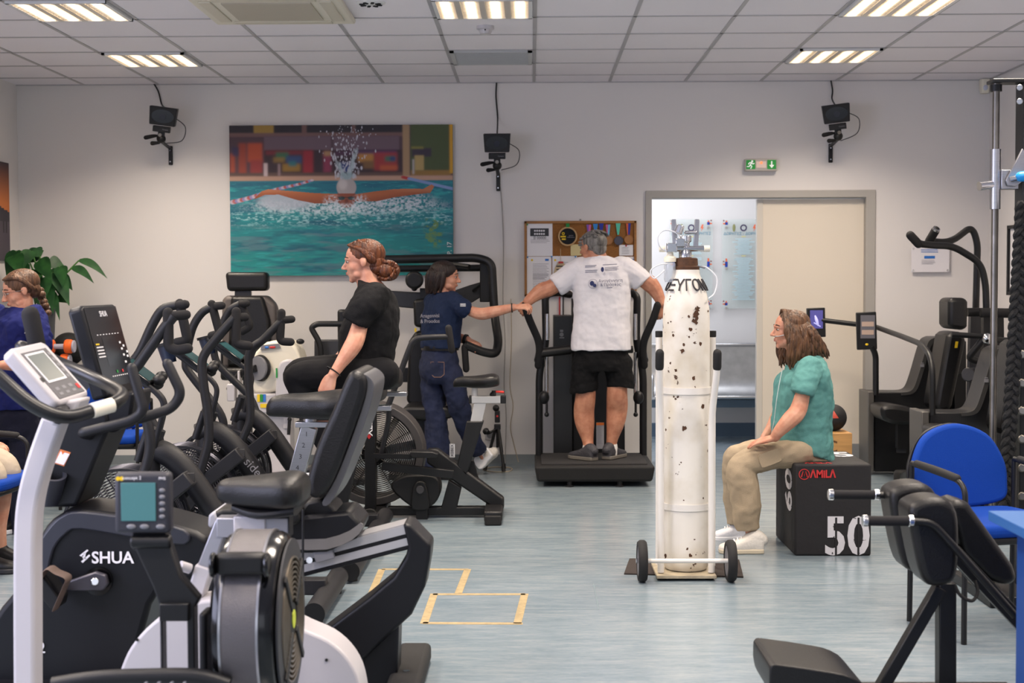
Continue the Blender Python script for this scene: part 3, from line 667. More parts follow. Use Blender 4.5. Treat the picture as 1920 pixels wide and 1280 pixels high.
# ---------------------------------------------------------------- corridor: glass panels and steel bench
GLS = mat('panel_glass', 'cfdcd8', .06, alpha=.22); CYP = mat('pale_blue_print', 'b9d0d6', .7); CYD = mat('steel_blue_print', '3f7f99', .7); ORG = mat('orange_print', 'e0663c', .6); NAV = mat('navy_print', '1c3c9c', .6); DRD = mat('dark_red_print', '7c3434', .6)
def donor_panel(x0, x1, label):
    y = CY-.05; a, b = P(x0, 411, y), P(x1, 578, y); t = thing('glass_panel', label, 'panel', ((a.x+b.x)/2, CY, b.z), 'glass name panels in the corridor')
    M().b2((a.x, y, b.z), (b.x, y+.01, a.z)).ob('glass', GLS, t); yy = y-.002; cx = (a.x+b.x)/2; px = (b.x-a.x)/80
    def q(u, v): return V((a.x+u*px, yy, a.z-v*px))
    for u, v in ((8, 8), (72, 8), (8, 84), (72, 84), (8, 158), (72, 158)):
        s = -1 if u < 40 else 1; k = 1 if v != 84 else 2
        M().b2(q(u-2.5, v-2.5*k), q(u+2.5, v+2.5*k)).ob('blue_square', NAV, t)
        M().b2(q(u-1.5, v-5.5*k), q(u+1.5, v-2.5*k)).b2(q(u+s*1, v-1.2), q(u+s*6.5, v+1.2)).ob('orange_bar', ORG, t)
        M().b2(q(u+s*5-1.2, v-6.5), q(u+s*5+1.2, v-4.2)).ob('red_square', DRD, t); M().cyl(q(u, v+7.5), q(u, v+7.5)+V((0, .05, 0)), .012, 10).ob('stud', STEEL, t)
    M().lathe([(.02, 0), (.032, 0), (.032, .002), (.02, .002)], q(40, 16), (0, 1, 0), 20).ob('ring_logo', mat('plum', '3c2f52', .6), t)
    M().ell(q(22, 16), (.014, .002, .036)).ob('leaf_logo', mat('olive_print', '8c8c5c', .6), t); M().prism([q(60, 10), q(63, 10), q(61, 15), q(63.5, 15), q(58, 23), q(60, 17), q(57, 17)], (0, .001, 0)).ob('bolt_logo', ORG, t)
    text('heading', 'ΔΩΡΗΤΕΣ - ΔΩΡΗΤΕΣ', q(40, 27), .036, CYD, t)
    rnd = random.Random(int(x0)); m = M()
    for i in range(42):
        if i in (11, 12): continue
        w = rnd.uniform(9, 21); m.b2(q(40-w, 36+2.75*i), q(40+w, 37.6+2.75*i))
    m.ob('names', CYP, t); M().b2(q(36, 31.5), q(44, 33)).b2(q(36, 67.5), q(44, 69)).ob('subheading', mat('pale_yellow_print', 'd8cf8a', .7), t)
donor_panel(1256, 1336, 'glass name panel on the corridor wall directly behind the oxygen cylinder'); donor_panel(1354, 1434, 'glass name panel on the corridor wall cut off by the sliding door')
yb = CY-.5; t = thing('corridor_bench', 'perforated steel waiting bench in the corridor beyond the doorway', 'bench', P(1330, 800, yb))
STB = mat('bench_steel', 'b9b9ba', .35, .85, var=.15, vscale=12)
x0, x1 = P(1226, 700, yb).x, P(1226, 700, yb).x+1.66
for i in range(3):
    xa = x0+.56*i; xb = xa+.53
    pr = [(0, .42), (.12, .40), (.33, .41), (.40, .44), (.47, .55), (.52, .80), (.53, .87)]
    m = M(); p3 = cr([(0, y, z) for y, z in pr], 4); up = [(xa, yb-.12+p[1], p[2]) for p in p3]
    m.prism([V(p) for p in up]+[V((p[0], p[1]+.012, p[2]-.012)) for p in reversed(up)], (xb-xa, 0, 0)); m.ob('seat', STB, t)
    M().tube([(xa, yb-.12, .42), (xb, yb-.12, .42)], .016, n=10).tube([(xa, yb+.41, .87), (xb, yb+.41, .87)], .016, n=10).ob('seat_edge', STEEL, t)
M().b2((x0-.03, yb+.08, .31), (x1+.03, yb+.16, .38)).ob('beam', mat('bench_beam', '5d6f80', .4, .5), t)
for x in (x0+.2, x1-.2): M().b2((x-.03, yb+.06, .03), (x+.03, yb+.18, .31)).b2((x-.03, yb-.15, 0), (x+.03, yb+.38, .03)).ob('leg', STB, t)
for x in (x0-.02, x1+.02): M().tube(fil([(x, yb+.2, .4), (x, yb+.2, .6), (x, yb-.1, .62), (x, yb-.1, .42)], .05), .014, n=8).ob('armrest', STEEL, t)
# ================================================================== people
def PC(pts, k=1.0): return [tuple(P(x, y, Y))+(S(Y, r)*k,) for x, y, Y, r in pts]
def TS(q, k=.84): return [(c, V(u)*k, V(v)*k) for c, u, v in q]
def ARM(pts): return [q[:3]+(q[3]*(.66, .78)[i] if i < 2 else q[3],) for i, q in enumerate(PC(pts))]
def hair_mat(name, a, b):
    return mat(name, a, .42, var=.3, vscale=60, col2=b, bump=.5, bscale=90, stretch=(1, 1, .12), spec=.4)
def cloth(name, c, b=.25, sc=260, **k): return mat(name, c, .85, bump=b, bscale=sc, spec=.25, **k)
def frame3(f, up=(0, 0, 1)):
    f = V(f).normalized(); l = V(up).cross(f).normalized(); u = f.cross(l); return Matrix((f, l, u)).transposed()
def head(m, C, f, H, up=(0, 0, 1), thin=1.0):
    R = frame3(f, up); C = V(C)
    def L(x, y, z): return C+R @ V((x*H, y*H, z*H))
    def e(x, y, z, a, b, c): m.ell(L(x, y, z), (a*H, b*H, c*H), R, 18, 12)
    e(-.06, 0, .13, .45, .345, .365); e(.10, 0, -.08, .29, .275*thin, .36); e(.15, 0, -.31, .20, .20*thin, .165); e(.275, 0, -.42, .075, .085, .07)
    for s in (1, -1):
        e(.2, .15*s, -.12, .13, .11, .14); e(.10, .20*s, -.3, .13, .07, .09)
        e(-.03, .345*s, -.03, .075, .03, .115); e(-.055, .36*s, -.01, .055, .025, .085); e(.42, .05*s, -.155, .04, .035, .03)
    def ch(pts): m.chain([tuple(L(*p[:3]))+(p[3]*H,) for p in pts], n=10)
    ch([(.36, 0, .07, .04), (.40, 0, -.02, .036), (.455, 0, -.10, .042), (.475, 0, -.135, .045)])
    ch([(.30, -.19, .06, .03), (.37, -.09, .085, .038), (.385, 0, .075, .036), (.37, .09, .085, .038), (.30, .19, .06, .03)])
    e(.375, 0, -.245, .035, .08, .022); e(.37, 0, -.285, .035, .07, .024)
    return L, R
def face_bits(L, R, H, parent, brow, sides=(1, -1)):
    b = M(); lp = M()
    for s in sides:
        w = M(); d = M(); w.ell(L(.335, .125*s, .005), (.046*H, .05*H, .026*H), R, 12, 8); d.ell(L(.368, .128*s, .005), (.02*H, .03*H, .027*H), R, 10, 8); e_ = w.ob('eye', EYEW, parent); d.ob('iris', EYED, e_)
        b.chain([tuple(L(.385, .06*s, .105))+(.014*H,), tuple(L(.385, .13*s, .125))+(.014*H,), tuple(L(.32, .21*s, .10))+(.009*H,)], n=6)
    b.ob('eyebrow', brow, parent)
    lp.ell(L(.392, 0, -.247), (.028*H, .07*H, .014*H), R, 12, 8).ell(L(.388, 0, -.283), (.028*H, .062*H, .016*H), R, 12, 8).ob('lips', LIP, parent)
def hand(m, W, d, n, w, curl=(.35, .45, .3), thumb=(.75, .75, -.2), sc=1.0, spread=.06):
    """five-fingered hand: d to the fingers, n out of the back of the hand, w towards the thumb"""
    W, d, n, w = V(W), V(d).normalized(), V(n), V(w); n = (n-d*n.dot(d)).normalized(); w = (w-d*w.dot(d)-n*w.dot(n)).normalized(); q = lambda a: a*sc
    m.loft([(W-d*q(.02), w*q(.026), n*q(.019)), (W+d*q(.01), w*q(.027), n*q(.018)), (W+d*q(.05), w*q(.040), n*q(.016)), (W+d*q(.09), w*q(.041), n*q(.013)), (W+d*q(.1), w*q(.037), n*q(.009))], n=14)
    for i, (o, ln, r) in enumerate(((.031, .070, .0088), (.0105, .079, .0092), (-.0105, .073, .0088), (-.031, .056, .0078))):
        c = curl[i] if isinstance(curl[0], (tuple, list)) else curl
        p = W+d*q(.088)+w*q(o); dd = (d+w*spread*(1.5-i)); dd.normalize(); pts = [tuple(p)+(q(r*1.08),)]; a = 0
        for k, fr in enumerate((.45, .31, .24)):
            a += c[k]; v = dd*math.cos(a)-n*math.sin(a); p = p+v*q(ln*fr); pts.append(tuple(p)+(q(r*(1-.1*(k+1))),))
        m.chain(pts, k=3, n=8)
    t = d*thumb[0]+w*thumb[1]+n*thumb[2]; t.normalize(); p = W+d*q(.022)+w*q(.024)
    m.chain([tuple(W+d*q(.012)+w*q(.012))+(q(.013),), tuple(p)+(q(.0135),), tuple(p+t*q(.035))+(q(.0115),), tuple(p+(t*.9+d*.45).normalized()*q(.062))+(q(.0095),), tuple(p+(t*.75+d*.65).normalized()*q(.082))+(q(.008),)], k=3, n=8)
def shoe(parent, heel, toe, w, up, m_up, m_sole, lace=None, label=None):
    """trainer from heel to toe points on its sole"""
    heel, toe, up = V(heel), V(toe), V(up).normalized(); d = (toe-heel); L = d.length; d /= L; up = (up-d*up.dot(d)).normalized(); s = d.cross(up)
    def q(t, z): return heel+d*(L*t)+up*z
    secs = [(q(.0, .035), s*w*.30, up*.034), (q(.06, .045), s*w*.40, up*.046), (q(.2, .052), s*w*.43, up*.055), (q(.38, .047), s*w*.45, up*.047), (q(.6, .036), s*w*.50, up*.034), (q(.82, .03), s*w*.50, up*.026), (q(.95, .026), s*w*.38, up*.020), (q(1, .024), s*w*.2, up*.012)]
    u = M().loft(secs, n=18, pw=2.6).chain([tuple(q(.05, .07))+(w*.36,), tuple(q(.17, .085))+(w*.40,), tuple(q(.3, .075))+(w*.36,)], n=14).ob('shoe', m_up, parent, remesh=.005, smooth=3, label=label)
    out = []
    for t, x in ((0, .25), (.03, .4), (.2, .46), (.4, .46), (.62, .53), (.82, .53), (.95, .4), (1.0, .22)): out.append((t, x))
    ring = [q(t, 0)+s*w*x for t, x in out]+[q(t, 0)-s*w*x for t, x in reversed(out)]
    M().prism([V(p) for p in cr(ring, 3, True)], up*.026).ob('sole', m_sole, u, bevel=.006)
    if lace:
        lm = M()
        for t in (.4, .48, .56, .64): lm.chain([tuple(q(t, .062-.05*(t-.4))-s*w*.3)+(.004,), tuple(q(t+.02, .094-.085*(t-.4)))+(.004,), tuple(q(t, .062-.05*(t-.4))+s*w*.3)+(.004,)], n=6)
        lm.ob('laces', lace, u)
    return u
BODYV, CLV = .0045, .007
# ---------------------------------------------------------------- 1: woman in the green T-shirt
t = M(); Yc = 7.80; H = .213
L, R = head(t, P(1481, 618, Yc), (-1, -.08, .02), H)
t.chain(PC([(1490, 640, Yc, 21), (1497, 662, Yc, 20), (1508, 690, Yc, 26)]))
t.loft(TS([(P(1508, 690, Yc), V((.09, 0, 0)), V((0, .17, 0))), (P(1505, 740, Yc), V((.13, 0, 0)), V((0, .17, 0))), (P(1502, 800, Yc), V((.14, 0, 0)), V((0, .16, 0))), (P(1512, 840, Yc), V((.13, 0, 0)), V((0, .17, 0)))]))
t.chain(ARM([(1514, 695, 7.62, 20), (1506, 735, 7.58, 18), (1496, 770, 7.56, 16.5), (1481, 787, 7.53, 16), (1462, 807, 7.53, 12), (1453, 819, 7.54, 9.5)]))
t.chain(ARM([(1505, 695, 7.98, 20), (1480, 740, 8.02, 17), (1460, 780, 8.02, 15), (1445, 805, 7.97, 11), (1434, 822, 7.93, 9.5)]))
wn = P(1454, 820, 7.54); hand(t, wn, P(1420, 828, 7.58)-wn, (0, -.25, 1), (0, .9, .2), curl=(.12, .2, .15), thumb=(.7, .6, -.1))
wf = P(1434, 823, 7.93); hand(t, wf, P(1412, 833, 7.84)-wf, (-.2, 0, 1), (0, -.8, .2), curl=(.35, .5, .3), thumb=(.8, .5, -.2))
for (a, b, c) in (((1520, 838, 7.66), (1400, 856, 7.64), (1405, 1000, 7.62)), ((1515, 838, 7.92), (1385, 848, 7.93), (1383, 985, 8.0))): t.chain(PC([a+(24,), b+(20,), ((b[0]+c[0])/2, (b[1]+c[1])/2, c[2], 17), c+(11,)], .68))
g1 = tag(t.ob('person', SKIN, remesh=BODYV, smooth=2), 'person in green T-shirt and beige cargo trousers sitting on the black box', 'person')
HBR = hair_mat('brown_hair', '6e4c33', '3c281a'); HBL = hair_mat('brown_eyebrow', '3a281c', '2a1a12')
face_bits(L, R, H, g1, HBL)
sh = M().loft([(P(1497, 668, Yc), V((.055, 0, .02)), V((0, .075, 0))), (P(1510, 682, Yc), V((.09, 0, .03)), V((0, .18, 0))), (P(1507, 715, Yc), V((.148, 0, 0)), V((0, .21, 0))), (P(1505, 760, Yc), V((.16, 0, 0)), V((0, .2, 0))), (P(1503, 800, Yc), V((.162, 0, .02)), V((0, .19, 0))), (P(1506, 832, Yc), V((.160, 0, -.035)), V((0, .195, 0))), (P(1509, 846, Yc), V((.154, 0, -.055)), V((0, .19, 0)))], n=26, pw=2.3)
sh.leg(PC([(1520, 690, 7.66, 24), (1512, 712, 7.60, 24), (1506, 730, 7.575, 25), (1503.5, 738, 7.57, 24)]), n=16)
sh.leg(PC([(1500, 690, 7.95, 24), (1486, 722, 8.0, 24), (1478, 738, 8.01, 24)]), n=16)
TEAL = cloth('green_cotton', '5a8f8c')
sh.ob('t_shirt', TEAL, g1, remesh=.006, smooth=2, fold=.03, fscale=.08)
KHA = cloth('beige_cotton', 'a8977f')
tr = M()
for pts in ([(1524, 846, 7.68, 21), (1500, 847, 7.66, 26), (1450, 854, 7.65, 26), (1408, 862, 7.64, 26), (1391, 876, 7.64, 26), (1392, 900, 7.63, 28), (1400, 940, 7.63, 29), (1400, 975, 7.63, 25), (1402, 993, 7.63, 22)],
            [(1522, 845, 7.92, 21), (1490, 844, 7.92, 25), (1430, 848, 7.93, 24), (1390, 853, 7.94, 23), (1378, 866, 7.95, 23), (1380, 900, 7.97, 25), (1382, 945, 8.0, 25), (1384, 982, 8.0, 22)]): tr.leg(PC(pts), n=18, k=6)
tr.loft([(P(1508, 842, Yc), V((.12, 0, -.03)), V((0, .16, 0))), (P(1515, 853, Yc), V((.14, 0, -.02)), V((0, .18, 0))), (P(1515, 861, Yc), V((.12, 0, 0)), V((0, .17, 0)))], n=20)
tr = tr.ob('trousers', KHA, g1, remesh=.007, smooth=2, fold=.028, fscale=.11)
pk = M(); c0 = P(1443, 858, 7.578); pk.loft([(c0+V((0, -.012, 0)), V((.055, 0, .02)), V((-.012, 0, .035))), (c0+V((0, .03, 0)), V((.055, 0, .02)), V((-.012, 0, .035)))], n=16, pw=6, k=1).ob('cargo_pocket', KHA, tr, fold=.006)
WSH = mat('white_trainer', 'd9d4cc', .6, bump=.2, bscale=80); WSO = mat('cream_sole', 'c9bda6', .6)
shoe(g1, G(1431, 1036), G(1348, 1036), .105, (0, 0, 1), WSH, WSO, WPRINT); shoe(g1, P(1402, 1011, 8.0)-V((0, 0, .0)), P(1338, 1012, 8.02), .105, (0, 0, 1), mat('bright_trainer', 'e6e6ea', .5, bump=.2, bscale=80), WPRINT, WPRINT)
def locks(parent, m, roots, n, name='hair', base=None, seed=1):
    r = random.Random(seed); b = base or M()
    for i in range(n):
        pts = roots(r, i, n); b.chain([p for p in pts], k=4, n=6)
    return b.ob(name, m, parent, sharp=60)
def green_hair(r, i, n):
    a = r.uniform(.1, 1)*(1 if i % 2 else -1); s = r.uniform(0, 1); sg = 1 if a > 0 else -1; w0 = r.uniform(0, 6.3)
    pts = [tuple(L(.20-.48*s, .06*sg+.06*a, .50-.16*s*s))+(.008,)]; en = L(.13-1.10*s, .40*sg*(1-.35*s), -.86+.30*s+r.uniform(-.16, .05)); md = L(.20-.66*s, .36*sg*(1-.15*s), .10)
    for k in range(1, 7):
        t = k/6; p = md*(1-t)+en*t; p = p+R @ V((math.sin(w0+t*9)*.035*H, (math.cos(w0+t*8)*.03+.10*sg*math.sin(t*3.1))*H, 0)); pts.append(tuple(p)+(.0115 if k < 5 else (.009 if k == 5 else .003),))
    pts.insert(1, tuple(md)+(.0115,)); return pts
b = M().ell(L(-.09, 0, .16), (.45*H, .37*H, .365*H), R, 20, 14).loft([(L(-.22, 0, .1), R @ V((.22*H, 0, 0)), R @ V((0, .34*H, 0))), (L(-.28, 0, -.3), R @ V((.24*H, 0, 0)), R @ V((0, .34*H, 0))), (L(-.36, 0, -.56), R @ V((.24*H, 0, 0)), R @ V((0, .26*H, 0)))])
locks(g1, HBR, green_hair, 240, base=b, seed=5)
tb = M().tube(cr([L(.42, -.02, -.17), L(.36, .17, -.165), L(.2, .32, -.12), L(-.03, .40, -.06)], 4), .0022, n=6).tube(cr([P(1468, 688, 7.74), P(1462, 715, 7.68), P(1456, 750, 7.65), P(1451, 790, 7.66), P(1446, 818, 7.68), P(1450, 834, 7.72)], 5), .0021, n=6)
tb.ob('oxygen_tube', mat('clear_tube', 'c9d2d4', .15, alpha=.7), g1)

# ---------------------------------------------------------------- 2: woman in black on the bike
Yc = 7.250; H = .216; t = M()
L, R = head(t, P(680, 490, Yc), (-1, -.06, -.06), H)
t.chain(PC([(688, 512, Yc, 22), (692, 532, Yc, 23), (700, 552, Yc, 30)]))
t.loft(TS([(P(702, 552, Yc), V((0.0815, 0, 0.0181)), V((0, 0.154, 0))), (P(695, 610, Yc), V((0.1178, 0, 0)), V((0, 0.154, 0))), (P(690, 670, Yc), V((0.1178, 0, 0)), V((0, 0.145, 0))), (P(695, 705, Yc), V((0.1087, 0, 0)), V((0, 0.154, 0)))]))
t.chain(ARM([(694, 560, 7.096, 21), (678, 600, 7.069, 19), (667, 636, 7.02, 17), (657, 655, 7.0, 16.5), (637, 684, 6.98, 11.5), (625, 702, 6.965, 9.5)]))
t.chain(ARM([(690, 560, 7.404, 21), (668, 610, 7.431, 18), (655, 648, 7.431, 15), (640, 668, 7.413, 11), (630, 675, 7.404, 10)]))
wn = P(624, 703, 6.965); hand(t, wn, P(611, 733, 6.97)-wn, (-.35, -.8, 0), (-.6, .4, 0), curl=(.3, .5, .3), thumb=(.8, .4, -.3))
wf = P(629, 676, 7.404); hand(t, wf, P(584, 690, 7.341)-wf, (0, -.15, 1), (0, -1, .2), curl=(.15, .2, .1), thumb=(.8, .5, -.2))
for (a, b, c) in (((710, 700, 7.123), (560, 704, 7.123), (622, 870, 7.123)), ((710, 700, 7.377), (560, 700, 7.431), (626, 870, 7.431))): t.chain(PC([a+(24,), b+(20,), ((b[0]+c[0])/2, (b[1]+c[1])/2, c[2], 17), c+(11,)], .68))
g2 = tag(t.ob('person', SKIN, remesh=BODYV, smooth=2), 'person in black T-shirt and leggings sitting upright on an exercise bike', 'person')
HAU = hair_mat('auburn_hair', '6b3a1c', '38190c')
face_bits(L, R, H, g2, HBL)
BTS = cloth('black_cotton', '0b0b0e'); BLG = cloth('black_leggings', '08080c', .1)
sh = M().loft([(P(693, 528, Yc), V((0.0589, 0, -0.0136)), V((0, 0.077, 0))), (P(703, 542, Yc), V((0.0906, 0, -0.0181)), V((0, 0.1631, 0))), (P(700, 580, Yc), V((0.1314, 0, 0)), V((0, 0.1857, 0))), (P(692, 625, Yc), V((0.1495, 0, 0)), V((0, 0.1812, 0))), (P(688, 665, Yc), V((0.145, 0, 0)), V((0, 0.1676, 0))), (P(690, 690, Yc), V((0.1268, 0, 0)), V((0, 0.1721, 0))), (P(693, 705, Yc), V((0.1178, 0, 0)), V((0, 0.1721, 0)))], n=26, pw=2.3)
sh.leg(PC([(702, 558, 7.12, 31), (684, 578, 7.06, 30), (670, 597, 7.05, 29), (667, 602, 7.05, 28)]), n=16); sh.leg(PC([(695, 556, 7.377, 26), (672, 590, 7.42, 26), (660, 604, 7.43, 25)]), n=16)
sh.ob('t_shirt', BTS, g2, remesh=.006, smooth=2, fold=.022, fscale=.08)
tr = M()
for pts in ([(718, 700, 7.132, 32), (670, 700, 7.123, 33), (610, 703, 7.123, 31), (565, 706, 7.123, 29), (560, 720, 7.123, 25), (592, 790, 7.123, 21), (622, 870, 7.123, 14)], [(718, 700, 7.368, 32), (660, 696, 7.386, 33), (600, 696, 7.413, 30), (562, 700, 7.431, 28), (560, 718, 7.431, 25), (596, 790, 7.431, 21), (626, 870, 7.431, 14)]): tr.leg(PC(pts), n=18, k=6)
tr.loft([(P(692, 680, Yc), V((0.1268, 0, 0)), V((0, 0.1631, 0))), (P(700, 705, Yc), V((0.1314, 0, 0)), V((0, 0.1812, 0))), (P(704, 722, Yc), V((0.0997, 0, 0)), V((0, 0.1631, 0)))], n=20)
tr.ob('leggings', BLG, g2, remesh=.007, smooth=3, fold=.006, fscale=.06)
for YY in (7.123, 7.431): shoe(g2, P(645, 893, YY), P(560, 893, YY), .1, (0, 0, 1), BLK2, WPRINT)
bd = M()
for dz in (0, .007): 
    c = P(627, 697, 6.967)+V((-dz, 0, dz)); d = (P(657, 655, 7.0)-P(625, 702, 6.965)).normalized(); R2 = d.to_track_quat('Z', 'Y').to_matrix(); bd.tube([c+R2 @ V((.034*math.cos(a), .034*math.sin(a), 0)) for a in [k*math.pi/10 for k in range(20)]], .0028, n=6, closed=True)
bd.ob('bracelet', BLK2, g2)
hb = M().ell(L(-.10, 0, .17), (.455*H, .37*H, .365*H), R, 20, 14).ell(L(-.3, 0, -.06), (.23*H, .31*H, .28*H), R)
bun = P(722, 507, Yc); hb.ell(bun, (.055, .055, .05)).ell(P(706, 503, Yc), (.05, .06, .04))
def bun_hair(r, i, n):
    a = r.uniform(0, 1)*(1 if i % 2 else -1); s = r.uniform(0, 1)
    if i < n*.6:
        st = L(.30-.25*s, .14*a, .40+.1*s); md = L(-.06-.2*s, .36*(1 if a > 0 else -1)*(.75+.25*abs(a)), .22-.22*s+.2*(1-abs(a))); en = bun+V((-.04, .03*a, .01))
        return [tuple(st)+(.007,), tuple(md)+(.014,), tuple((md+en)/2+V((0, 0, -0.0109)))+(.013,), tuple(en)+(.008,)]
    q = r.uniform(0, 6.28); c = bun+V((r.uniform(-.01, .02), 0, 0)); pts = []
    for k in range(5): pts.append(tuple(c+V((math.cos(q+k*.7)*.047, r.uniform(-.04, .04), math.sin(q+k*.7)*.045)))+(.010,))
    return pts
locks(g2, HAU, bun_hair, 110, base=hb, seed=8)

# ---------------------------------------------------------------- 3: helper in navy T-shirt and jeans
Yc = 10.5; H = .222; t = M(); F3 = V((.78, .62, 0)).normalized(); RT = V((.62, -.78, 0))
L, R = head(t, P(836, 519, Yc), (1, -.06, -.05), H)
t.chain(PC([(829, 540, Yc, 14), (830, 556, Yc, 15)]))
t.loft(TS([(P(832, 562, Yc), RT*.16, F3*.08), (P(830, 600, Yc), RT*.15, F3*.10), (P(826, 645, Yc), RT*.13, F3*.10), (P(825, 680, Yc), RT*.12, F3*.09)]))
t.chain(ARM([(852, 566, 10.4, 13), (876, 580, 10.35, 12), (900, 588, 10.3, 11.5), (922, 585, 10.27, 11), (950, 579, 10.25, 8.5), (964, 576, 10.24, 7)]))
t.chain(ARM([(815, 565, 10.62, 13), (832, 600, 10.7, 12), (845, 632, 10.7, 11), (862, 634, 10.62, 9.5), (877, 637, 10.55, 7)]))
wn = P(965, 576, 10.24); hand(t, wn, P(990, 574, 10.2)-wn, (-.1, -.5, 1), (.1, .9, .3), curl=(.7, .9, .6), thumb=(.6, .5, -.5))
wf = P(878, 637, 10.55); hand(t, wf, P(896, 646, 10.48)-wf, (.3, -.3, 1), (.2, -1, 0), curl=(.45, .6, .4), thumb=(.8, .4, -.3))
for pts in ([(812, 690, 10.5, 20), (818, 770, 10.48, 15), (818, 860, 10.48, 9)], [(848, 690, 10.42, 20), (868, 770, 10.5, 15), (900, 850, 10.7, 8), (905, 858, 10.7, 8)]): t.chain(PC(pts, .55))
g3 = tag(t.ob('person', SKIN, remesh=BODYV, smooth=2), 'person in navy T-shirt and jeans reaching out an arm to the standing man', 'person')
HDK = hair_mat('dark_hair', '2c1a15', '150c0a'); face_bits(L, R, H, g3, HBL)
NAVC = cloth('navy_cotton', '16233f'); JEAN = mat('blue_denim', '141f40', .85, bump=.3, bscale=500, var=.3, vscale=9)
sh = M().loft([(P(829, 548, Yc), RT*.065, F3*.06), (P(831, 558, Yc), RT*.15, F3*.09), (P(829, 585, Yc), RT*.18, F3*.115), (P(827, 620, Yc), RT*.17, F3*.12), (P(825, 652, Yc), RT*.165, F3*.12)], n=24, pw=2.4)
sh.leg(PC([(848, 564, 10.42, 18), (860, 572, 10.37, 18), (873, 580, 10.34, 17.5), (877, 582, 10.34, 16)]), n=14); sh.leg(PC([(812, 566, 10.62, 18), (818, 590, 10.68, 17), (824, 604, 10.7, 16)]), n=14)
sh = sh.ob('t_shirt', NAVC, g3, remesh=.006, smooth=2, fold=.022, fscale=.08)
text('shirt_print', 'Anagennisi\n& Proodos', P(806, 597, 10.36), .04, GINK, g3, (.86, -.5, .06), (0, 0, 1)); 
lg = M(); sp = P(868, 570, 10.27)
for i in range(3): lg.b2(sp+V((-.02, 0, -.008*i)), sp+V((.02, .002, -.008*i+.004)))
lg.ob('sleeve_print', WPRINT, g3)
tr = M()
tr.loft([(P(824, 652, Yc), RT*.145, F3*.11), (P(824, 680, Yc), RT*.165, F3*.135), (P(825, 705, Yc), RT*.17, F3*.14), (P(826, 718, Yc), RT*.14, F3*.11)], n=22)
for pts in ([(810, 698, 10.55, 22), (812, 740, 10.52, 22), (818, 800, 10.5, 23), (820, 850, 10.5, 24), (820, 880, 10.5, 24)], [(845, 698, 10.43, 22), (856, 740, 10.43, 22), (868, 785, 10.5, 19), (886, 825, 10.62, 17), (900, 847, 10.68, 15)]): tr.leg(PC(pts), n=16)
tr = tr.ob('jeans', JEAN, g3, remesh=.007, smooth=2, fold=.03, fscale=.08)
ST = mat('denim_stitch', '8a6a58', .8); c0 = P(820, 693, 10.33); ring = [c0+V((a*.05, .008+abs(a)*.012+.02*a*-1, b*.055)) for a, b in ((-1, 1), (1, 1), (1, -.6), (.5, -1), (-.5, -1), (-1, -.6))]
M().tube(ring, .0022, n=5, closed=True).ob('pocket_stitching', ST, tr)
M().loft([(P(825, 656, Yc), RT*.158, F3*.122), (P(825, 648, Yc), RT*.16, F3*.124)], n=24, k=1, pw=2.2).ob('belt', LEA, g3)
shoe(g3, P(917, 846, 10.66), P(892, 873, 10.72), .1, (.75, -.1, .65), WSH, WPRINT); shoe(g3, P(815, 893, 10.46), P(846, 893, 10.52), .1, (0, 0, 1), WSH, WPRINT)
M().lathe([(.037, -.012), (.039, -.008), (.039, .008), (.037, .012), (.03, .012), (.03, -.012)], P(873, 636, 10.56), (.9, -.3, -.2), 20).ob('wristwatch', BLK2, g3)
M().lathe([(.034, -.004), (.035, 0), (.034, .004), (.028, .004), (.028, -.004)], P(960, 577, 10.24), (1, -.05, .05), 18).ob('bracelet', BLK2, g3)
hb = M().ell(L(-.10, 0, .18), (.47*H, .39*H, .37*H), R, 20, 14).loft([(L(-.18, 0, .05), R @ V((.3*H, 0, 0)), R @ V((0, .38*H, 0))), (L(-.26, 0, -.22), R @ V((.28*H, 0, 0)), R @ V((0, .36*H, 0))), (L(-.28, 0, -.42), R @ V((.22*H, 0, 0)), R @ V((0, .3*H, 0)))])
def bob(r, i, n):
    a = r.choice((-1, 1)); s = r.uniform(.25, 1); w_ = r.uniform(-.05, .05)
    en = L(.02-.6*s+w_, .36*a*(1-.35*s), -.44+r.uniform(-.14, .06))
    md = L(.2-.75*s, .37*a*(1-.2*s), .12); return [tuple(L(.22-.5*s, .06*a, .5-.12*s))+(.012,), tuple(md)+(.016,), tuple((md+en)/2+R @ V((w_*H, .03*a*H, 0)))+(.016,), tuple(en)+(.006,)]
locks(g3, HDK, bob, 90, base=hb, seed=3)

# ---------------------------------------------------------------- 4: man in the white T-shirt
Yc = 10.35; H = .225; t = M(); zt = .155
L, R = head(t, P(1110, 463, Yc), (-.74, .66, -.08), H)
t.chain(PC([(1116, 476, Yc, 19), (1122, 492, Yc, 20), (1126, 510, Yc, 24)]))
X1, Y1 = V((1, 0, 0)), V((0, 1, 0))
t.loft(TS([(P(1127, 500, Yc), X1*.19, Y1*.09), (P(1127, 560, Yc), X1*.18, Y1*.11), (P(1128, 640, Yc), X1*.17, Y1*.11), (P(1129, 690, Yc), X1*.18, Y1*.11)]))
t.chain(ARM([(1082, 508, Yc, 20), (1055, 525, 10.37, 17), (1033, 539, 10.38, 15), (1016, 545, 10.38, 15), (1000, 556, 10.36, 11.5), (990, 565, 10.34, 9.5)]))
t.chain(ARM([(1172, 506, Yc, 20), (1195, 518, 10.37, 17), (1216, 530, 10.38, 16), (1228, 543, 10.38, 14), (1236, 558, 10.37, 11), (1240, 568, 10.36, 9.5)]))
wl = P(989, 566, 10.34); hand(t, wl, P(975, 582, 10.38)-wl, (-.3, -1, .2), (.5, .5, 0), curl=(.7, .9, .6), thumb=(.6, .5, -.6))
wr = P(1240, 569, 10.36); hand(t, wr, P(1243, 592, 10.38)-wr, (.4, -1, .1), (-.8, .3, 0), curl=(.7, .9, .6), thumb=(.6, .5, -.6))
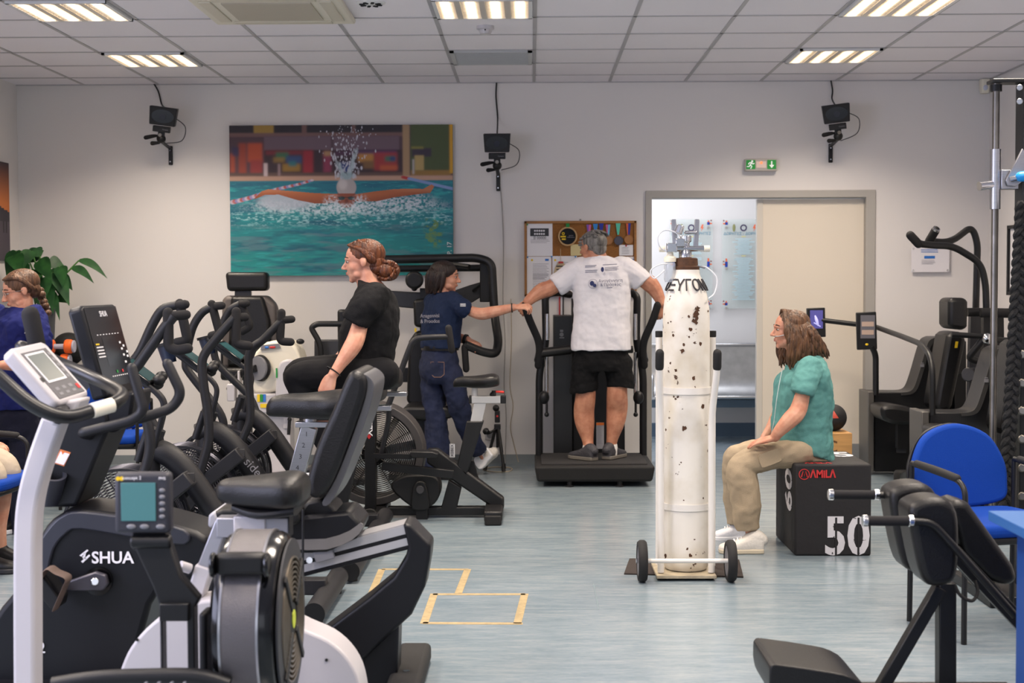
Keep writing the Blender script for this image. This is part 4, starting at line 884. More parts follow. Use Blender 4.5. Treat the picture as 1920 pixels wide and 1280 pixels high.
for pts in ([(1098, 690, Yc, 17), (1098, 740, Yc, 19), (1095, 770, 10.38, 19.5), (1097, 795, 10.38, 18), (1102, 825, 10.36, 11), (1104, 845, 10.33, 10), (1104, 858, 10.33, 10)], [(1158, 690, Yc, 17), (1157, 735, Yc, 19.5), (1157, 765, 10.4, 20), (1154, 792, 10.4, 17.5), (1148, 822, 10.4, 11), (1146, 840, 10.4, 10), (1146, 852, 10.4, 10)]): t.chain(PC(pts), n=16)
g4 = tag(t.ob('person', SKIN2, remesh=BODYV, smooth=2), 'grey haired person in white T-shirt and black shorts standing on the machine platform, back turned', 'person')
HGR = hair_mat('grey_hair', '8a8784', '4c4846'); face_bits(L, R, H, g4, HGR, (1, -1))
WTS = cloth('white_cotton', 'dcd9df'); BSH = cloth('black_shorts', '09090c', .15)
sh = M().loft([(P(1121, 480, Yc), X1*.075, Y1*.075), (P(1125, 490, Yc), X1*.165, Y1*.09), (P(1127, 508, Yc), X1*.215, Y1*.12), (P(1128, 545, Yc), X1*.21, Y1*.145), (P(1128, 600, Yc), X1*.208, Y1*.145), (P(1127, 650, Yc), X1*.217, Y1*.15), (P(1127, 656, Yc), X1*.216, Y1*.148)], n=28, pw=2.5)
sh.leg(PC([(1090, 505, Yc, 24), (1066, 520, 10.36, 23), (1047, 533, 10.37, 22), (1041, 537, 10.37, 20)]), n=16); sh.leg(PC([(1164, 503, Yc, 24), (1186, 514, 10.36, 23), (1202, 526, 10.37, 21), (1206, 530, 10.37, 19)]), n=16)
sh.ob('t_shirt', WTS, g4, remesh=.006, smooth=2, fold=.022, fscale=.10)
INKB = mat('navy_ink', '26305e', .8); yb = Yc-.165; rt = V((1, .0, .05))
text('shirt_print', 'Αναγέννηση\n& Πρόοδος', P(1145, 530, yb), .029, INKB, g4, rt, (0, 0, 1)); lp = M().lathe([(.032, 0), (.034, 0), (.034, .002), (.032, .002)], P(1112, 532, yb), (0, 1, 0), 24)
lp.ell(P(1110, 531, yb), (.016, .002, .018)).ell(P(1115, 535, yb), (.013, .002, .013)); lp.ob('shirt_emblem', INKB, g4)
pr = M(); lines(pr, P(1097, 499, yb), rt, (0, 0, 1), .085, 2, .009, .004, .15); lines(pr, P(1097, 508, yb), rt, (0, 0, 1), .09, 2, .012, .004, .15); lines(pr, P(1130, 497, yb), rt, (0, 0, 1), .11, 1, .01, .004, .1); lines(pr, P(1134, 502, yb), rt, (0, 0, 1), .1, 4, .007, .003, .2); pr.ell(P(1129.5, 505, yb), (.011, .002, .018)); lines(pr, P(1138, 540, yb), rt, (0, 0, 1), .05, 1, .01, .004)
pr.ob('shirt_lines', INKB, g4)
s4 = M().loft([(P(1128, 645, Yc), X1*.185, Y1*.125), (P(1128, 675, Yc), X1*.205, Y1*.14), (P(1128, 695, Yc), X1*.205, Y1*.13)], n=22)
for pts in ([(1100, 680, Yc, 28), (1096, 710, Yc, 26), (1094, 730, Yc, 26), (1094, 734, Yc, 24)], [(1157, 680, Yc, 28), (1162, 705, Yc, 26), (1164, 722, Yc, 26), (1164, 726, Yc, 24)]): s4.leg(PC(pts), n=18)
s4.ob('shorts', BSH, g4, remesh=.006, smooth=2, fold=.03, fscale=.08)
for pts in ([(1103, 838, 10.345, 11), (1104, 852, 10.33, 12)], [(1147, 836, 10.4, 11), (1146, 850, 10.4, 12)]): M().chain(PC(pts)).ob('sock', mat('white_sock', 'd8d6d4', .9), g4)
GSH = mat('grey_trainer', '37363c', .6, bump=.3, bscale=90); GSO = mat('grey_sole', '6a655e', .6)
ZP = P(1115, 868, 10.15).z
def onz(x, y, z): return G(x, y, z)
shoe(g4, P(1115, 874, 10.3).xy.to_3d()+V((0, -.03, ZP+.002)), P(1070, 868, 10.45).xy.to_3d()+V((0, 0, ZP+.002)), .10, (0, 0, 1), GSH, GSO); shoe(g4, P(1136, 868, 10.36).xy.to_3d()+V((0, -.03, ZP+.002)), P(1168, 860, 10.56).xy.to_3d()+V((0, 0, ZP+.002)), .10, (0, 0, 1), GSH, GSO)
hb = M().ell(L(-.12, 0, .15), (.43*H, .375*H, .365*H), R, 20, 14).ell(L(-.3, 0, -.06), (.2*H, .29*H, .25*H), R)
def short(r, i, n):
    a = r.uniform(-1, 1); s = r.uniform(0, 1); th = s*2.6-.3; p = L(-.12+.42*math.cos(th), .36*a*.95, .15+.355*math.sin(th)*math.sqrt(max(.05, 1-a*a*.8))); d = R @ V((-.13*H, .02*a*H, -.02*H))
    if p.z < L(-.2, 0, -.05).z: d = R @ V((-.02*H, 0, -.1*H))
    return [tuple(p)+(.008,), tuple(p+d*.6+V((0, 0, .004)))+(.009,), tuple(p+d*1.2)+(.003,)]
locks(g4, HGR, short, 150, base=hb, seed=12)

# ---------------------------------------------------------------- 5: girl in royal blue at the left edge
Yc = 8.250; H = .230; t = M(); F5 = V((-.75, -.66, 0)); R5 = V((-.66, .75, 0))
L, R = head(t, P(38, 544, Yc), (-.84, -.48, -.28), H)
t.chain(PC([(45, 565, Yc, 17), (42, 584, Yc, 20)]))
t.loft(TS([(P(30, 590, Yc), R5*0.171, F5*0.096), (P(27, 660, Yc), R5*0.150, F5*0.107), (P(27, 745, Yc), R5*0.150, F5*0.107), (P(27, 800, Yc), R5*0.161, F5*0.118)]))
t.chain(ARM([(66, 596, 8.164, 18), (76, 640, 8.122, 15), (74, 676, 8.036, 13), (40, 684, 7.908, 12), (4, 684, 7.865, 9)]))
t.chain(ARM([(-8, 596, 8.410, 18), (-26, 640, 8.357, 15), (-30, 680, 8.250, 13), (-45, 684, 8.036, 10)]))
wn = P(3, 684, 7.865); hand(t, wn, P(-30, 690, 7.865)-wn, (0, -.5, 1), (0, 1, .3), curl=(.3, .4, .3)); wn = P(-45, 685, 8.036); hand(t, wn, P(-70, 690, 7.929)-wn, (0, -.5, 1), (0, -1, .3))
for pts in ([(10, 790, 8.250, 27), (8, 900, 8.250, 20), (8, 1015, 8.271, 11)], [(48, 790, 8.250, 27), (46, 900, 8.250, 20), (46, 1015, 8.271, 11)]): t.chain(PC(pts, .75))
g5 = tag(t.ob('person', SKIN, remesh=BODYV, smooth=2), 'person with glasses and braid in royal blue T-shirt at the left edge of the photo', 'person')
HMB = hair_mat('mid_brown_hair', '6a4a34', '3a261a'); face_bits(L, R, H, g5, HBL)
sh = M().loft([(P(42, 576, Yc), R5*0.075, F5*0.075), (P(36, 588, Yc), R5*0.171, F5*0.096), (P(29, 610, Yc), R5*0.203, F5*0.128), (P(27, 670, Yc), R5*0.187, F5*0.134), (P(26, 730, Yc), R5*0.182, F5*0.134), (P(26, 766, Yc), R5*0.182, F5*0.134)], n=24, pw=2.4)
sh.leg(PC([(62, 594, 8.175, 24), (74, 625, 8.132, 22), (76, 655, 8.100, 21)]), n=14); sh.leg(PC([(-5, 594, 8.389, 24), (-20, 625, 8.357, 22), (-26, 650, 8.336, 21)]), n=14)
sh.ob('t_shirt', cloth('royal_blue_cotton', '131b58'), g5, remesh=.006, smooth=2, fold=.035, fscale=.08)
yl = P(22, 617, Yc-.16); M().ell(yl, (.02, .004, .012)).ell(yl+V((-.018, 0, -.012)), (.012, .004, .012)).ob('shirt_emblem', YEL, g5); text('shirt_print', 'sports\nfederation', yl+V((.055, .0, -.01)), .018, WPRINT, g5, (.9, -.4, 0))
tr = M().loft([(P(27, 755, Yc), R5*0.161, F5*0.118), (P(27, 800, Yc), R5*0.182, F5*0.139), (P(27, 820, Yc), R5*0.161, F5*0.118)], n=20)
for pts in ([(8, 800, 8.271, 30), (6, 900, 8.271, 26), (6, 1010, 8.293, 22)], [(47, 800, 8.207, 30), (46, 900, 8.207, 26), (45, 1010, 8.250, 22)]): tr.leg(PC(pts), n=16)
tr.ob('trousers', cloth('dark_navy_cotton', '15172a'), g5, remesh=.007, smooth=3, fold=.014)
for x in (6, 46): 
    h = P(x, 1010, 8.303); h.z = .002; shoe(g5, h+V((.03, .05, 0)), h+V((-.14, -.14, 0)), .1, (0, 0, 1), BLK2, WPRINT)
gm = M()
for s in (1, -1): gm.tube([L(.405, .13*s+.075*math.cos(a), -.0+.062*math.sin(a)) for a in [k*math.pi/8 for k in range(16)]], .0016, n=5, closed=True).tube([L(.40, .2*s, .02), L(.2, .33*s, .02), L(-.02, .37*s, .0)], .0016, n=5)
gm.tube([L(.41, .055, .0), L(.42, 0, .02), L(.41, -.055, 0)], .0016, n=5).ob('glasses', mat('thin_metal', 'c8b8b0', .25, .9), g5)
hb = M().ell(L(-.09, 0, .16), (.46*H, .375*H, .37*H), R, 20, 14).ell(L(-.3, 0, -.05), (.2*H, .3*H, .25*H), R)
def tied(r, i, n):
    a = r.uniform(.2, 1)*(1 if i % 2 else -1); s = r.uniform(0, 1); md = L(-.06-.2*s, .36*(1 if a > 0 else -1), .28-.3*s); en = L(-.42, .1*a, -.16)
    return [tuple(L(.33-.25*s, .10*a, .36+.12*s))+(.006,), tuple(L(.18-.2*s, .3*a, .36))+(.011,), tuple(md)+(.012,), tuple(en)+(.008,)]
for k in range(7):
    c = L(-.46+.0*k, .07*math.sin(k*2.2), -.14-.1*k); hb.ell(c, (.024, .03, .022))
locks(g5, HMB, tied, 80, base=hb, seed=21)

# ---------------------------------------------------------------- 6: seated person cut by the left edge
t = M(); Yc = 7.2; bx = P(-112, 840, Yc).x
def Q(dx, dy, z, r): return (bx+dx, Yc+dy, z, r)
C6 = V((bx-.06, Yc, 1.24)); L, R = head(t, C6, (1, 0, -.05), .22)
t.chain([Q(-.06, 0, 1.1, .06), Q(-.06, 0, 1.0, .08)]); t.loft(TS([(V((bx-.07, Yc, 1.0)), X1*.1, Y1*.19), (V((bx-.05, Yc, .8)), X1*.12, Y1*.17), (V((bx-.02, Yc, .6)), X1*.13, Y1*.18)]))
for s in (1, -1):
    t.chain([Q(-.05, .13*s, .56, .075), Q(.12, .12*s, .55, .07), Q(.26, .1*s, .54, .055), Q(.27, .1*s, .38, .055), Q(.25, .1*s, .2, .045), Q(.26, .1*s, .08, .035)]); t.chain([Q(-.07, .19*s, .96, .05), Q(-.02, .24*s, .74, .042), Q(.16, .17*s, .63, .035)])
    hand(t, (bx+.16, Yc+.17*s, .63), (1, -.3*s, -.1), (0, 0, 1), (0, -s, 0))
g6 = tag(t.ob('person', SKIN, remesh=.006, smooth=2), 'seated person in cream shorts, only a knee and shin at the left edge', 'person'); face_bits(L, R, .22, g6, HBL)
M().loft([(V((bx-.07, Yc, 1.05)), X1*.1, Y1*.17), (V((bx-.06, Yc, .98)), X1*.13, Y1*.22), (V((bx-.04, Yc, .75)), X1*.14, Y1*.2), (V((bx-.02, Yc, .58)), X1*.15, Y1*.2)]).ob('t_shirt', NAVC, g6, remesh=.008, smooth=3)
s6 = M()
for s in (1, -1): s6.leg([Q(-.05, .12*s, .56, .09), Q(.12, .12*s, .55, .085), Q(.24, .1*s, .54, .078), Q(.30, .1*s, .50, .07), Q(.305, .1*s, .47, .068)])
s6.ob('shorts', cloth('cream_cotton', 'b9ab98'), g6, remesh=.007, smooth=3, fold=.012)
for s in (1, -1): shoe(g6, (bx+.2, Yc+.1*s, .002), (bx+.43, Yc+.1*s, .002), .1, (0, 0, 1), BLK2, GREY)
M().ell(C6+V((-.02, 0, .03)), (.105, .085, .095)).ob('hair', HBR, g6)
# ================================================================== floor marks
TAPE = mat('beige_tape', 'ab9770', .7, var=.25, vscale=30)
def strip(mb, a, b, w, z=.0015):
    a, b = V(a), V(b); a.z = b.z = z/2; mb.beam(a, b, w, z); return mb
m = M()
for a, b in (((716, 1067), (878, 1067.5)), ((877, 1067), (859, 1113)), ((716, 1067), (690, 1128))): strip(m, G(*a), G(*b), .035)
tag(m.ob('floor_tape', TAPE), 'beige tape outline on the floor behind the dark rail foot, farther of the two', 'tape', 'taped outlines on the floor')
m = M()
for a, b in (((812, 1114), (985, 1114)), ((814, 1113), (795, 1169)), ((793, 1168), (980, 1169)), ((984, 1113), (970, 1169))): strip(m, G(*a), G(*b), .035)
tag(m.ob('floor_tape', TAPE), 'beige tape rectangle on the open floor, nearer of the two outlines', 'tape', 'taped outlines on the floor')
m = M()
for a, b in (((860, 1090), (1113, 1094)), ((1113, 1094), (1122, 1142)), ((1122, 1142), (975, 1142)), ((1113, 1094), (1920, 1096)), ((0, 948), (1920, 958))): strip(m, G(*a), G(*b), .006, .0008)
struct(m.ob('trim_3', mat('floor_seam', '6c7b82', .6)))

# ================================================================== oxygen cylinder on its trolley
CYc = P(1286, 1062, 7.06); cx, cy = CYc.x, 7.06
def rust_mat():
    m = mat('chipped_white_paint', 'dcd6cb', .4); nt = m.node_tree; b = nt.nodes['Principled BSDF']; L = nt.links; tc = nt.nodes.new('ShaderNodeTexCoord')
    n = nt.nodes.new('ShaderNodeTexNoise'); n.inputs['Scale'].default_value = 22; n.inputs['Detail'].default_value = 6; n.inputs['Roughness'].default_value = .6; L.new(tc.outputs['Object'], n.inputs[0])
    n3 = nt.nodes.new('ShaderNodeTexNoise'); n3.inputs['Scale'].default_value = 4; L.new(tc.outputs['Object'], n3.inputs[0])
    ad = nt.nodes.new('ShaderNodeMath'); ad.operation = 'MULTIPLY_ADD'; ad.inputs[1].default_value = .45; L.new(n3.outputs[0], ad.inputs[0]); L.new(n.outputs[0], ad.inputs[2])
    r = nt.nodes.new('ShaderNodeValToRGB'); r.color_ramp.elements[0].position = .90; r.color_ramp.elements[1].position = .92; L.new(ad.outputs[0], r.inputs[0])
    n2 = nt.nodes.new('ShaderNodeTexNoise'); n2.inputs['Scale'].default_value = 5; n2.inputs['Detail'].default_value = 6; L.new(tc.outputs['Object'], n2.inputs[0])
    r2 = nt.nodes.new('ShaderNodeValToRGB'); r2.color_ramp.elements[0].position = .45; r2.color_ramp.elements[1].position = .75; r2.color_ramp.elements[0].color = rgb('e2ddd4'); r2.color_ramp.elements[1].color = rgb('c8bda9'); L.new(n2.outputs[0], r2.inputs[0])
    mx = nt.nodes.new('ShaderNodeMix'); mx.data_type = 'RGBA'; L.new(r.outputs[0], mx.inputs[0]); L.new(r2.outputs[0], mx.inputs[6]); mx.inputs[7].default_value = rgb('4a3220'); L.new(mx.outputs[2], b.inputs['Base Color'])
    return m
RUST = mat('rusty_iron', '5c3d28', .7, .3, var=.4, vscale=40)
ox = thing('oxygen_cylinder', 'tall white chipped oxygen cylinder with regulators strapped on a trolley', 'gas cylinder', (cx, cy, .03))
prof = [(0, .03), (.10, .03), (.113, .05), (.116, .075)]+[(.116, .075+.1*i) for i in range(1, 12)]+[(.1155, 1.27), (.1135, 1.32), (.107, 1.37), (.096, 1.42), (.082, 1.458), (.07, 1.485), (.066, 1.50), (.066, 1.515), (0, 1.515)]
M().lathe(prof, (cx, cy, 0), n=48).ob('body', rust_mat(), ox, sharp=50)
M().lathe([(0, 1.51), (.064, 1.51), (.066, 1.53), (.058, 1.534), (.056, 1.57), (.05, 1.574), (0, 1.574)], (cx, cy, 0), n=32).ob('collar', RUST, ox)
BST = mat('black_stencil', '26242a', .7)
for i, ch in enumerate('ΟΞΥΓΟΝΟ'):
    a = math.radians(-90+(i-3)*25.5); z = 1.436; r = .0945; rd = V((math.cos(a), math.sin(a), 0)); tn = V((-math.sin(a), math.cos(a), 0)); up = (V((0, 0, 1))-rd*.52).normalized()
    text('lettering', ch, V((cx, cy, z))+rd*r, .088, BST, ox, tn, up, ext=.003, sx=.72)
rg = random.Random(3)
m = M()
for i in range(26):
    a = math.radians(rg.uniform(-165, -15)); z = rg.choice((rg.uniform(.05, .2), rg.uniform(.3, 1.3), rg.uniform(1.0, 1.32))); c = V((cx+math.cos(a)*.1155, cy+math.sin(a)*.1155, z)); n_ = V((math.cos(a), math.sin(a), 0)); s = rg.uniform(.004, .011)
    Rm = n_.to_track_quat('Z', 'Y').to_matrix(); ring = [c+n_*.0006+Rm @ V((math.cos(k)*s*rg.uniform(.5, 1.3), math.sin(k)*s*rg.uniform(.5, 1.4), 0)) for k in [j*math.pi/4 for j in range(8)]]; m.add(ring, [tuple(range(8))])
for px_, py_, s in ((1305, 592, .022), (1308, 580, .016), (1303, 602, .018), (1278, 658, .012), (1318, 762, .012), (1282, 802, .014)):
    p = P(px_, py_, cy-.1); dx = p.x-cx; yy = cy-math.sqrt(max(.0001, .1165**2-dx*dx)); n_ = V((dx, yy-cy, 0)).normalized(); Rm = n_.to_track_quat('Z', 'Y').to_matrix()
    ring = [V((p.x, yy, p.z))+Rm @ V((math.cos(k)*s*rg.uniform(.3, 1.2), math.sin(k)*s*rg.uniform(.4, 1.5), 0))+n_*.001 for k in [j*math.pi/5 for j in range(10)]]; m.add(ring, [tuple(range(10))])
m.ob('rust_marking', RUST, ox)['kind'] = 'stuff'
vz = 1.574
m = M().lathe([(0, 0), (.032, 0), (.032, .03), (.022, .045), (.022, .075), (.03, .08), (.03, .11), (0, .11)], (cx-.005, cy, vz), n=20); m.cyl((cx-.09, cy-.01, vz+.045), (cx+.09, cy-.01, vz+.045), .014).cyl((cx-.01, cy, vz+.125), (cx+.05, cy-.02, vz+.125), .009)
m.box((cx-.075, cy-.03, vz+.05), (.05, .04, .045)).box((cx-.035, cy-.03, vz+.075), (.045, .04, .04)).cyl((cx-.045, cy-.03, vz+.12), (cx-.03, cy-.03, vz+.16), .02).ob('valve_block', STEEL, ox, bevel=.003)
for x in (cx-.105, cx+.085): M().cyl((x, cy-.01, vz+.045), (x+.03*(-1 if x < cx else 1), cy-.01, vz+.045), .016).ob('valve_knob', CREAM, ox, bevel=.003)
for x in (cx-.055, cx+.045): M().beam((x, cy-.01, vz+.05), (x+.008*(-1 if x < cx else 1), cy, vz+.19), .024, .012, (0, 1, 0)).ob('flow_meter', SIL, ox, bevel=.002)
hx = cx-.082; M().lathe([(0, -.10), (.026, -.10), (.03, -.085), (.03, -.01), (.02, 0), (0, 0)], (hx, cy-.02, vz-.02), n=20).ob('humidifier_bottle', mat('clear_bottle', 'c9cfd8', .12, alpha=.45), ox)
M().lathe([(.0, 0), (.03, 0), (.03, .022), (.018, .03), (.012, .055), (0, .055)], (hx, cy-.02, vz-.02), n=20).ob('bottle_cap', CREAM, ox)
CLR = mat('clear_hose', 'dcdde2', .15)
q = cr([(hx-.01, cy-.03, vz+.03), (hx-.05, cy-.05, vz+.05), (hx-.065, cy-.06, vz+.10), (hx-.03, cy-.05, vz+.135), (hx+.03, cy-.04, vz+.12), (hx+.05, cy-.04, vz+.08)], 6); M().tube(q, .0035, n=6).ob('hose', CLR, ox)
q = cr([(hx-.015, cy-.04, vz-.03), (hx-.06, cy-.06, vz-.035), (hx-.10, cy-.06, vz-.065), (hx-.08, cy-.06, vz-.10), (hx-.03, cy-.06, vz-.06)], 6); M().tube(q, .0035, n=6).ob('hose', CLR, ox)
q = cr([(cx+.07, cy-.02, vz-.045), (cx+.10, cy-.03, vz-.05), (cx+.145, cy-.04, vz-.10), (cx+.135, cy-.05, vz-.17), (cx+.10, cy-.08, vz-.2)], 6); M().tube(q, .0035, n=6).ob('hose', CLR, ox)
M().cyl((cx+.05, cy-.02, vz-.04), (cx+.09, cy-.03, vz-.05), .005).ob('hose_fitting', MGREY, ox)
# trolley
tr = thing('cylinder_trolley', 'white tubular two wheeled trolley holding the oxygen cylinder', 'trolley', (cx, cy, 0))
WTR = mat('white_tube_paint', 'dedad4', .35); yf = 6.95; ya = 6.87
for s, xt, xb in ((-1, 1237, 1239), (1, 1345, 1334)):
    a, b, c, d = P(xt, 660, yf-.08), P(xt-(.5 if s < 0 else 1), 700, yf-.06), P(xb, 780, yf), P(xb, 1060, yf); d.z = .03
    M().tube(fil([a, b, c, d], .12, 8), .0165, n=14).ob('front_tube', WTR, tr)
    M().chain([tuple(P(xt, 662, yf-.08))+(.021,), tuple(P(xt-.4, 688, yf-.066))+(.021,)], n=16).ob('hand_grip', RUB, tr)
    xr = P(1235.5 if s < 0 else 1336, 640, cy+.11).x; zt = P(1236, 632, cy+.11).z
    M().tube([(xr, cy+.11, .02), (xr, cy+.11, zt)], .0165, n=14).ob('rear_tube', WTR, tr)
    M().cyl((xr, cy+.11, zt), (xr, cy+.11, zt+.032), .0185, 16).ob('end_cap', RUB, tr, bevel=.003)
    wx = P(1204 if s < 0 else 1370, 1050, ya).x
    w_ = M().lathe([(.075, -.022), (.092, -.022), (.101, -.012), (.102, 0), (.101, .012), (.092, .022), (.075, .022)], (wx, ya, .102), (1, 0, 0), 40).ob('wheel', RUB, tr)
    M().lathe([(0, -.014), (.06, -.014), (.078, -.02), (.078, .02), (.06, .014), (0, .014)], (wx, ya, .102), (1, 0, 0), 32).ob('hub', MGREY, w_)
    M().cyl((wx-.012*s, ya, .102), (wx+.03*s, ya, .102), .012, 12).ob('nut', STEEL, w_)
M().cyl((P(1204, 1050, ya).x, ya, .102), (P(1370, 1050, ya).x, ya, .102), .011).ob('axle', WTR, tr)
x0, x1 = P(1231, 1070, 6.9).x, P(1343, 1070, 6.9).x
M().b2((x0, 6.88, .012), (x1, cy+.15, .026)).ob('base_plate', mat('worn_cream_plate', 'b5a88f', .5, var=.3, vscale=20), tr, bevel=.002)
for x in (x0+.03, x1-.03): M().cyl((x, 6.93, .0), (x, 6.93, .014), .022).ob('foot', RUB, tr)
for z in (P(1286, 734, 6.94).z, P(1286, 953, 6.94).z):
    m = M(); arc = []
    for k in range(25):
        a = math.radians(180+k*7.5); arc.append((cx+.1215*math.cos(a), cy+.1215*math.sin(a)))
    o = arc; i_ = [(cx+(x-cx)*.965, cy+(y-cy)*.965) for x, y in arc]
    m.prism([V((x, y, z-.016)) for x, y in o]+[V((x, y, z-.016)) for x, y in reversed(i_)], (0, 0, .032)); m.ob('strap', WTR, tr)
mt = M(); c4 = [G(1180, 1049), G(1386, 1051), G(1394, 1083), G(1170, 1077)]; mt.prism(c4, (0, 0, .008)); tag(mt.ob('rubber_mat', mat('brown_ribbed_mat', '3d3431', .9, bump=.6, bscale=60, stretch=(40, 1, 1)), bevel=.002), 'dark brown ribbed mat under the oxygen cylinder trolley', 'mat')

# ================================================================== black jump box, wooden box, ball
BOXM = mat('black_box_cover', '19171a', .75, bump=.15, bscale=25)
bx0, bx1, by0, by1, bz = 1.395, 1.80, 7.518, 8.107, .488
t = thing('plyometric_box', 'black soft jump box printed 50 on its front, a person sits on it', 'jump box', ((bx0+bx1)/2, (by0+by1)/2, 0))
M().b2((bx0, by0, 0), (bx1, by1, bz)).ob('box', BOXM, t, bevel=.012, seg=3)
STN = mat('stencil_white', 'cfcdd2', .7, var=.9, vscale=30, col2='3a383c')
_rp = [n for n in STN.node_tree.nodes if n.type == 'VALTORGB'][0]; _rp.color_ramp.elements[0].position = .64; _rp.color_ramp.elements[1].position = .66
def stencil(body, c, r, u, h, label):
    text('lettering', body, c, h*1.42, STN, t, r, u, bold=.006, sx=.86)
stencil('50', P(1588, 1008, by0-.002), (1, 0, 0), (0, 0, 1), .2, '')
for x_ in (1567.5, 1609.5): M().b2(P(x_-1.6, 970, by0-.0035), P(x_+1.6, 1046, by0-.001)).ob('stencil_gap', BOXM, t)
stencil('60', V((bx0-.002, by0+.17, bz-.16)), (0, 0, 1), (0, 1, 0), .19, '')
stencil('75', V(((bx0+bx1)/2+.08, by1-.17, bz+.001)), (1, 0, 0), (0, 1, 0), .2, '')
lg = P(1508, 889, by0-.002); M().lathe([(.025, 0), (.029, 0), (.029, .002), (.025, .002)], lg, (0, 1, 0), 28).tube([lg+V((-.015, 0, -.014)), lg+V((-.006, 0, .015)), lg+V((0, 0, -.01)), lg+V((.008, 0, .015)), lg+V((.016, 0, -.014))], .0035, n=6).ob('emblem', RED, t)
text('lettering', 'ΛMiLΛ', P(1543, 889, by0-.002), .056, RED, t, bold=.002, sx=.85); text('lettering', 'ΛMiLΛ', V((bx0+.13, by0+.05, bz+.001)), .05, RED, t, (1, 0, 0), (0, 1, 0), bold=.002)
YW = 9.4; a, b = P(1520, 812, YW-.15), P(1598, 812, YW-.15)
t = thing('wooden_box', 'plain plywood box behind the seated person in green, a ball on top', 'box', ((a.x+b.x)/2, YW, 0))
WDM = mat('plywood', 'b98b52', .55, var=.25, vscale=5, stretch=(1, 1, 9))
M().b2((a.x, YW-.15, 0), (b.x, YW+.15, a.z)).ob('box', WDM, t, bevel=.004)
text('lettering', 'C', P(1560, 838, YW-.152), .11, mat('burnt_print', '5a3a1e', .8), t)
bc = P(1562, 784, YW); r = .089; bc.z = a.z+r-.001
t = thing('medicine_ball', 'black and red medicine ball on the plywood box', 'ball', bc-V((0, 0, r)))
M().ell(bc, r, n=32, m=20).ob('ball', RUB, t)
m = M(); vs = []
for (u, v) in ((-62, 38), (-30, 42), (-22, 25), (-12, 2), (-40, 8), (-70, 0)):
    pass
def sph(az, el, rr): az, el = math.radians(az), math.radians(el); return bc+V((math.sin(az)*math.cos(el), -math.cos(az)*math.cos(el), math.sin(el)))*rr
N_ = 8; pts = []
for i in range(N_+1):
    for j in range(N_+1):
        s_, t_ = i/N_, j/N_; azl = -70+25*t_; azr = 12-22*t_; pts.append(sph(azl+(azr-azl)*s_, 2+36*t_, r+.0012))
m.add(pts, [(i*(N_+1)+j, (i+1)*(N_+1)+j, (i+1)*(N_+1)+j+1, i*(N_+1)+j+1) for i in range(N_) for j in range(N_)]); m.ob('panel', mat('red_leather', 'b4402e', .5), t)

